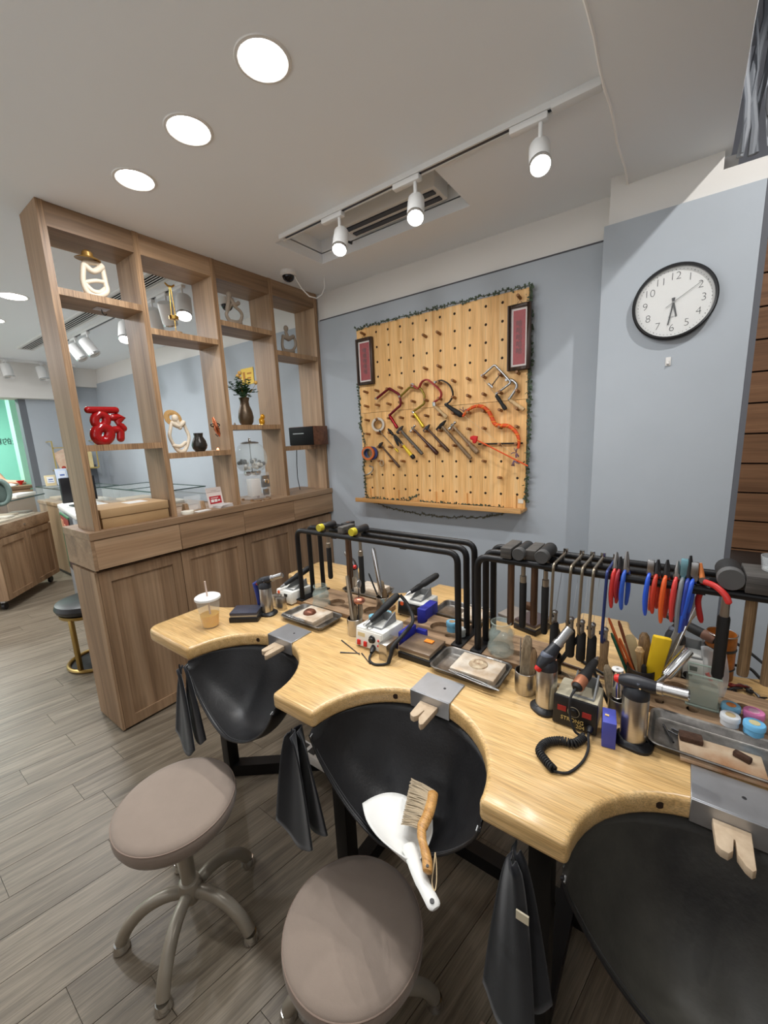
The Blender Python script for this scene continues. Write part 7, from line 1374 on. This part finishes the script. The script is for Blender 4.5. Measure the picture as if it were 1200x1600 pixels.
# dustpan and hand brush lying in the middle apron
dp = thing('dustpan', 'white plastic dustpan lying on the middle leather apron', 'dustpan', (-0.47, 0.66, 0.60))
ZD = 0.600
def DP(px, py, z): return at(px, py, Z=z)
O = [DP(*p, ZD) for p in ((566, 1256), (590, 1247), (625, 1245), (655, 1252), (672, 1272), (672, 1292))]
zt_ = ZD
rim = [DP(px, py, ZD+dz) for px, py, dz in ((566, 1256, 0), (572, 1275, 0.012), (582, 1292, 0.022), (600, 1312, 0.03), (622, 1328, 0.034), (640, 1340, 0.034), (652, 1334, 0.034), (660, 1318, 0.032), (666, 1302, 0.02), (674, 1284, 0.004))]
LB = smooth_path([DP(px, py, ZD+dz) for px, py, dz in ((566, 1256, 0), (572, 1280, 0.010), (588, 1304, 0.020), (610, 1324, 0.026), (637, 1342, 0.028))], 6)
RB = smooth_path([DP(px, py, ZD+dz) for px, py, dz in ((676, 1282, 0), (676, 1300, 0.010), (671, 1316, 0.020), (664, 1330, 0.026), (655, 1344, 0.028))], 6)
MOUTH = DP(622, 1240, ZD)-(LB[0]+RB[0])/2
def pan(u, v):
    # u across the pan, v from the mouth to the throat; the sides stand up, the floor stays low
    k = min(len(LB)-1.001, v*(len(LB)-1)); i = int(k); a = LB[i].lerp(LB[i+1], k-i); b = RB[i].lerp(RB[i+1], k-i)
    p = a.lerp(b, u)+MOUTH*(1-(2*u-1)**2)*(1-v)**1.5; e = abs(2*u-1)
    p.z = ZD+(a.z-ZD)*(e**4+0.3*v*(1-e**4)); return p
obj('scoop', G().grid(pan, 24, 16), mat('dustpan_white', (226, 226, 222), 0.4, noise=0.04, nscale=10), dp, w=True, solid=0.0025, smooth=60)
hp_ = [DP(638, 1322, ZD+0.014), DP(644, 1336, ZD+0.022), DP(649, 1352, ZD+0.026), DP(660, 1378, ZD+0.024), DP(672, 1402, ZD+0.022), DP(681, 1420, ZD+0.020)]
obj('handle', G().tube(smooth_path(hp_, 4), [0.016]*3+[0.0155]*4+[0.0145]*6+[0.0135]*6+[0.012, 0.008], 12, flat=(0.45, 1.0)), mat('dustpan_white', (226, 226, 222), 0.4), dp, w=True)
obj('hanging_hole', G().cyl(DP(675, 1408, ZD+0.0275)+Vector((0, 0, 0.0)), DP(675, 1408, ZD+0.0275)+Vector((0, 0, 0.0012)), 0.0045, n=14), black_p, dp, w=True)
br = thing('hand_brush', 'wooden hand brush with pale bristles resting on the dustpan', 'brush', DP(665, 1300, ZD+0.05))
zb_ = ZD+0.045
sp = [DP(px, py, zb_) for px, py in ((677, 1237), (674, 1255), (668, 1275), (660, 1292), (659, 1308), (663, 1325), (667, 1342), (668, 1358), (667, 1364))]
obj('brush_handle', G().tube(smooth_path(sp, 4), [0.007]+[0.0125]*12+[0.010]*4+[0.009]*4+[0.010]*4+[0.0105]*4+[0.0095]*2+[0.007, 0.003], 12, flat=(0.75, 1.0)), wood('brush_wood', (168, 118, 62), (196, 146, 84), (212, 166, 104), 'X', 4, 0.4), br, w=True)
obj('eyelet', G().cyl(sp[7]+Vector((0, 0, 0.0075)), sp[7]+Vector((0, 0, 0.0086)), 0.003, n=12), black_p, br, w=True)
g = G(); rn = random.Random(2)
spb = smooth_path(sp[:4], 8)
for i, p in enumerate(spb):
    for q in range(9):
        u = i/(len(spb)-1); e = DP(643-15*u+rn.uniform(-1.5, 1.5), 1217+70*u+rn.uniform(-1.5, 1.5), zb_-0.004+rn.uniform(-0.012, 0.006)); s = p+Vector((rn.uniform(-0.004, 0.004), rn.uniform(-0.004, 0.004), rn.uniform(-0.006, 0.004)))
        g.tube([s, s.lerp(e, 0.5)+Vector((0, 0, 0.003)), e], [0.0015, 0.0013, 0.0008], 4)
tag(obj('bristles', g, mat('bristle_pale', (190, 174, 148), 0.8), br, w=True), kind='stuff')
obj('cord_loop', G().tube(smooth_path([DP(680, 1332, zb_), DP(682, 1352, zb_-0.01), DP(682, 1378, zb_-0.02), DP(679, 1392, zb_-0.02), DP(675, 1378, zb_-0.015), DP(678, 1352, zb_-0.005), DP(680, 1332, zb_)], 5), 0.0011, 6), mat('string_pale', (214, 190, 150), 0.8), br, w=True)

# ---------------- stools
def stool(label, x, y, zs, r, a0, tilt=(0, 0), feet_r=0.212):
    t = thing('work_stool', label, 'stool', (x, y, 0), 0, 'round taupe work stools')
    R = Matrix.Translation((0, 0, zs)) @ Euler((tilt[0], tilt[1], 0)).to_matrix().to_4x4()
    obj('seat', G().lathe([(0, -0.062), (r*0.80, -0.062), (r*0.95, -0.054), (r*0.995, -0.036), (r, -0.02), (r*0.985, -0.008), (r*0.95, -0.001), (r*0.86, 0.003), (r*0.5, 0.006), (0, 0.006)], 64).xf(R), seat_m, t, smooth=60)
    obj('seat_seam', G().tube([R @ Vector((r*0.982*math.cos(k*PI/32), r*0.982*math.sin(k*PI/32), -0.0075)) for k in range(64)], 0.0018, 6, closed=True), mat('seam_taupe', (142, 124, 112), 0.9), t)
    obj('seat_plate', G().lathe([(0, -0.07), (r*0.55, -0.07), (r*0.6, -0.062), (0, -0.062)], 32).xf(R), black_m, t)
    obj('column', G().cyl((0, 0, 0.14), (0, 0, zs-0.066), 0.0215, n=24), frame_m, t)
    obj('hub', G().lathe([(0, 0.085), (0.024, 0.085), (0.032, 0.10), (0.035, 0.135), (0.029, 0.158), (0.0225, 0.162), (0, 0.162)], 28), frame_m, t)
    for k in range(5):
        a = a0+k*2*PI/5; d = Vector((math.cos(a), math.sin(a), 0)); p = [d*0.02+Vector((0, 0, 0.122)), d*0.07+Vector((0, 0, 0.130)), d*0.125+Vector((0, 0, 0.116)), d*0.175+Vector((0, 0, 0.076)), d*0.203+Vector((0, 0, 0.028))]
        l = obj('leg', G().tube(smooth_path(p, 5), 0.0185, 14), frame_m, t)
        obj('foot_glide', G().lathe([(0, 0.0), (0.021, 0.0), (0.024, 0.005), (0.022, 0.016), (0.0185, 0.026), (0, 0.027)], 22).mv(*(d*0.205)), chrome, l)
    return t
stool('round taupe stool standing free on the floor at left', -1.153, 0.443, 0.455, 0.170, math.radians(236.0))
stool('round taupe stool in the foreground below the dustpan', -0.540, 0.535, 0.385, 0.164, math.radians(200))
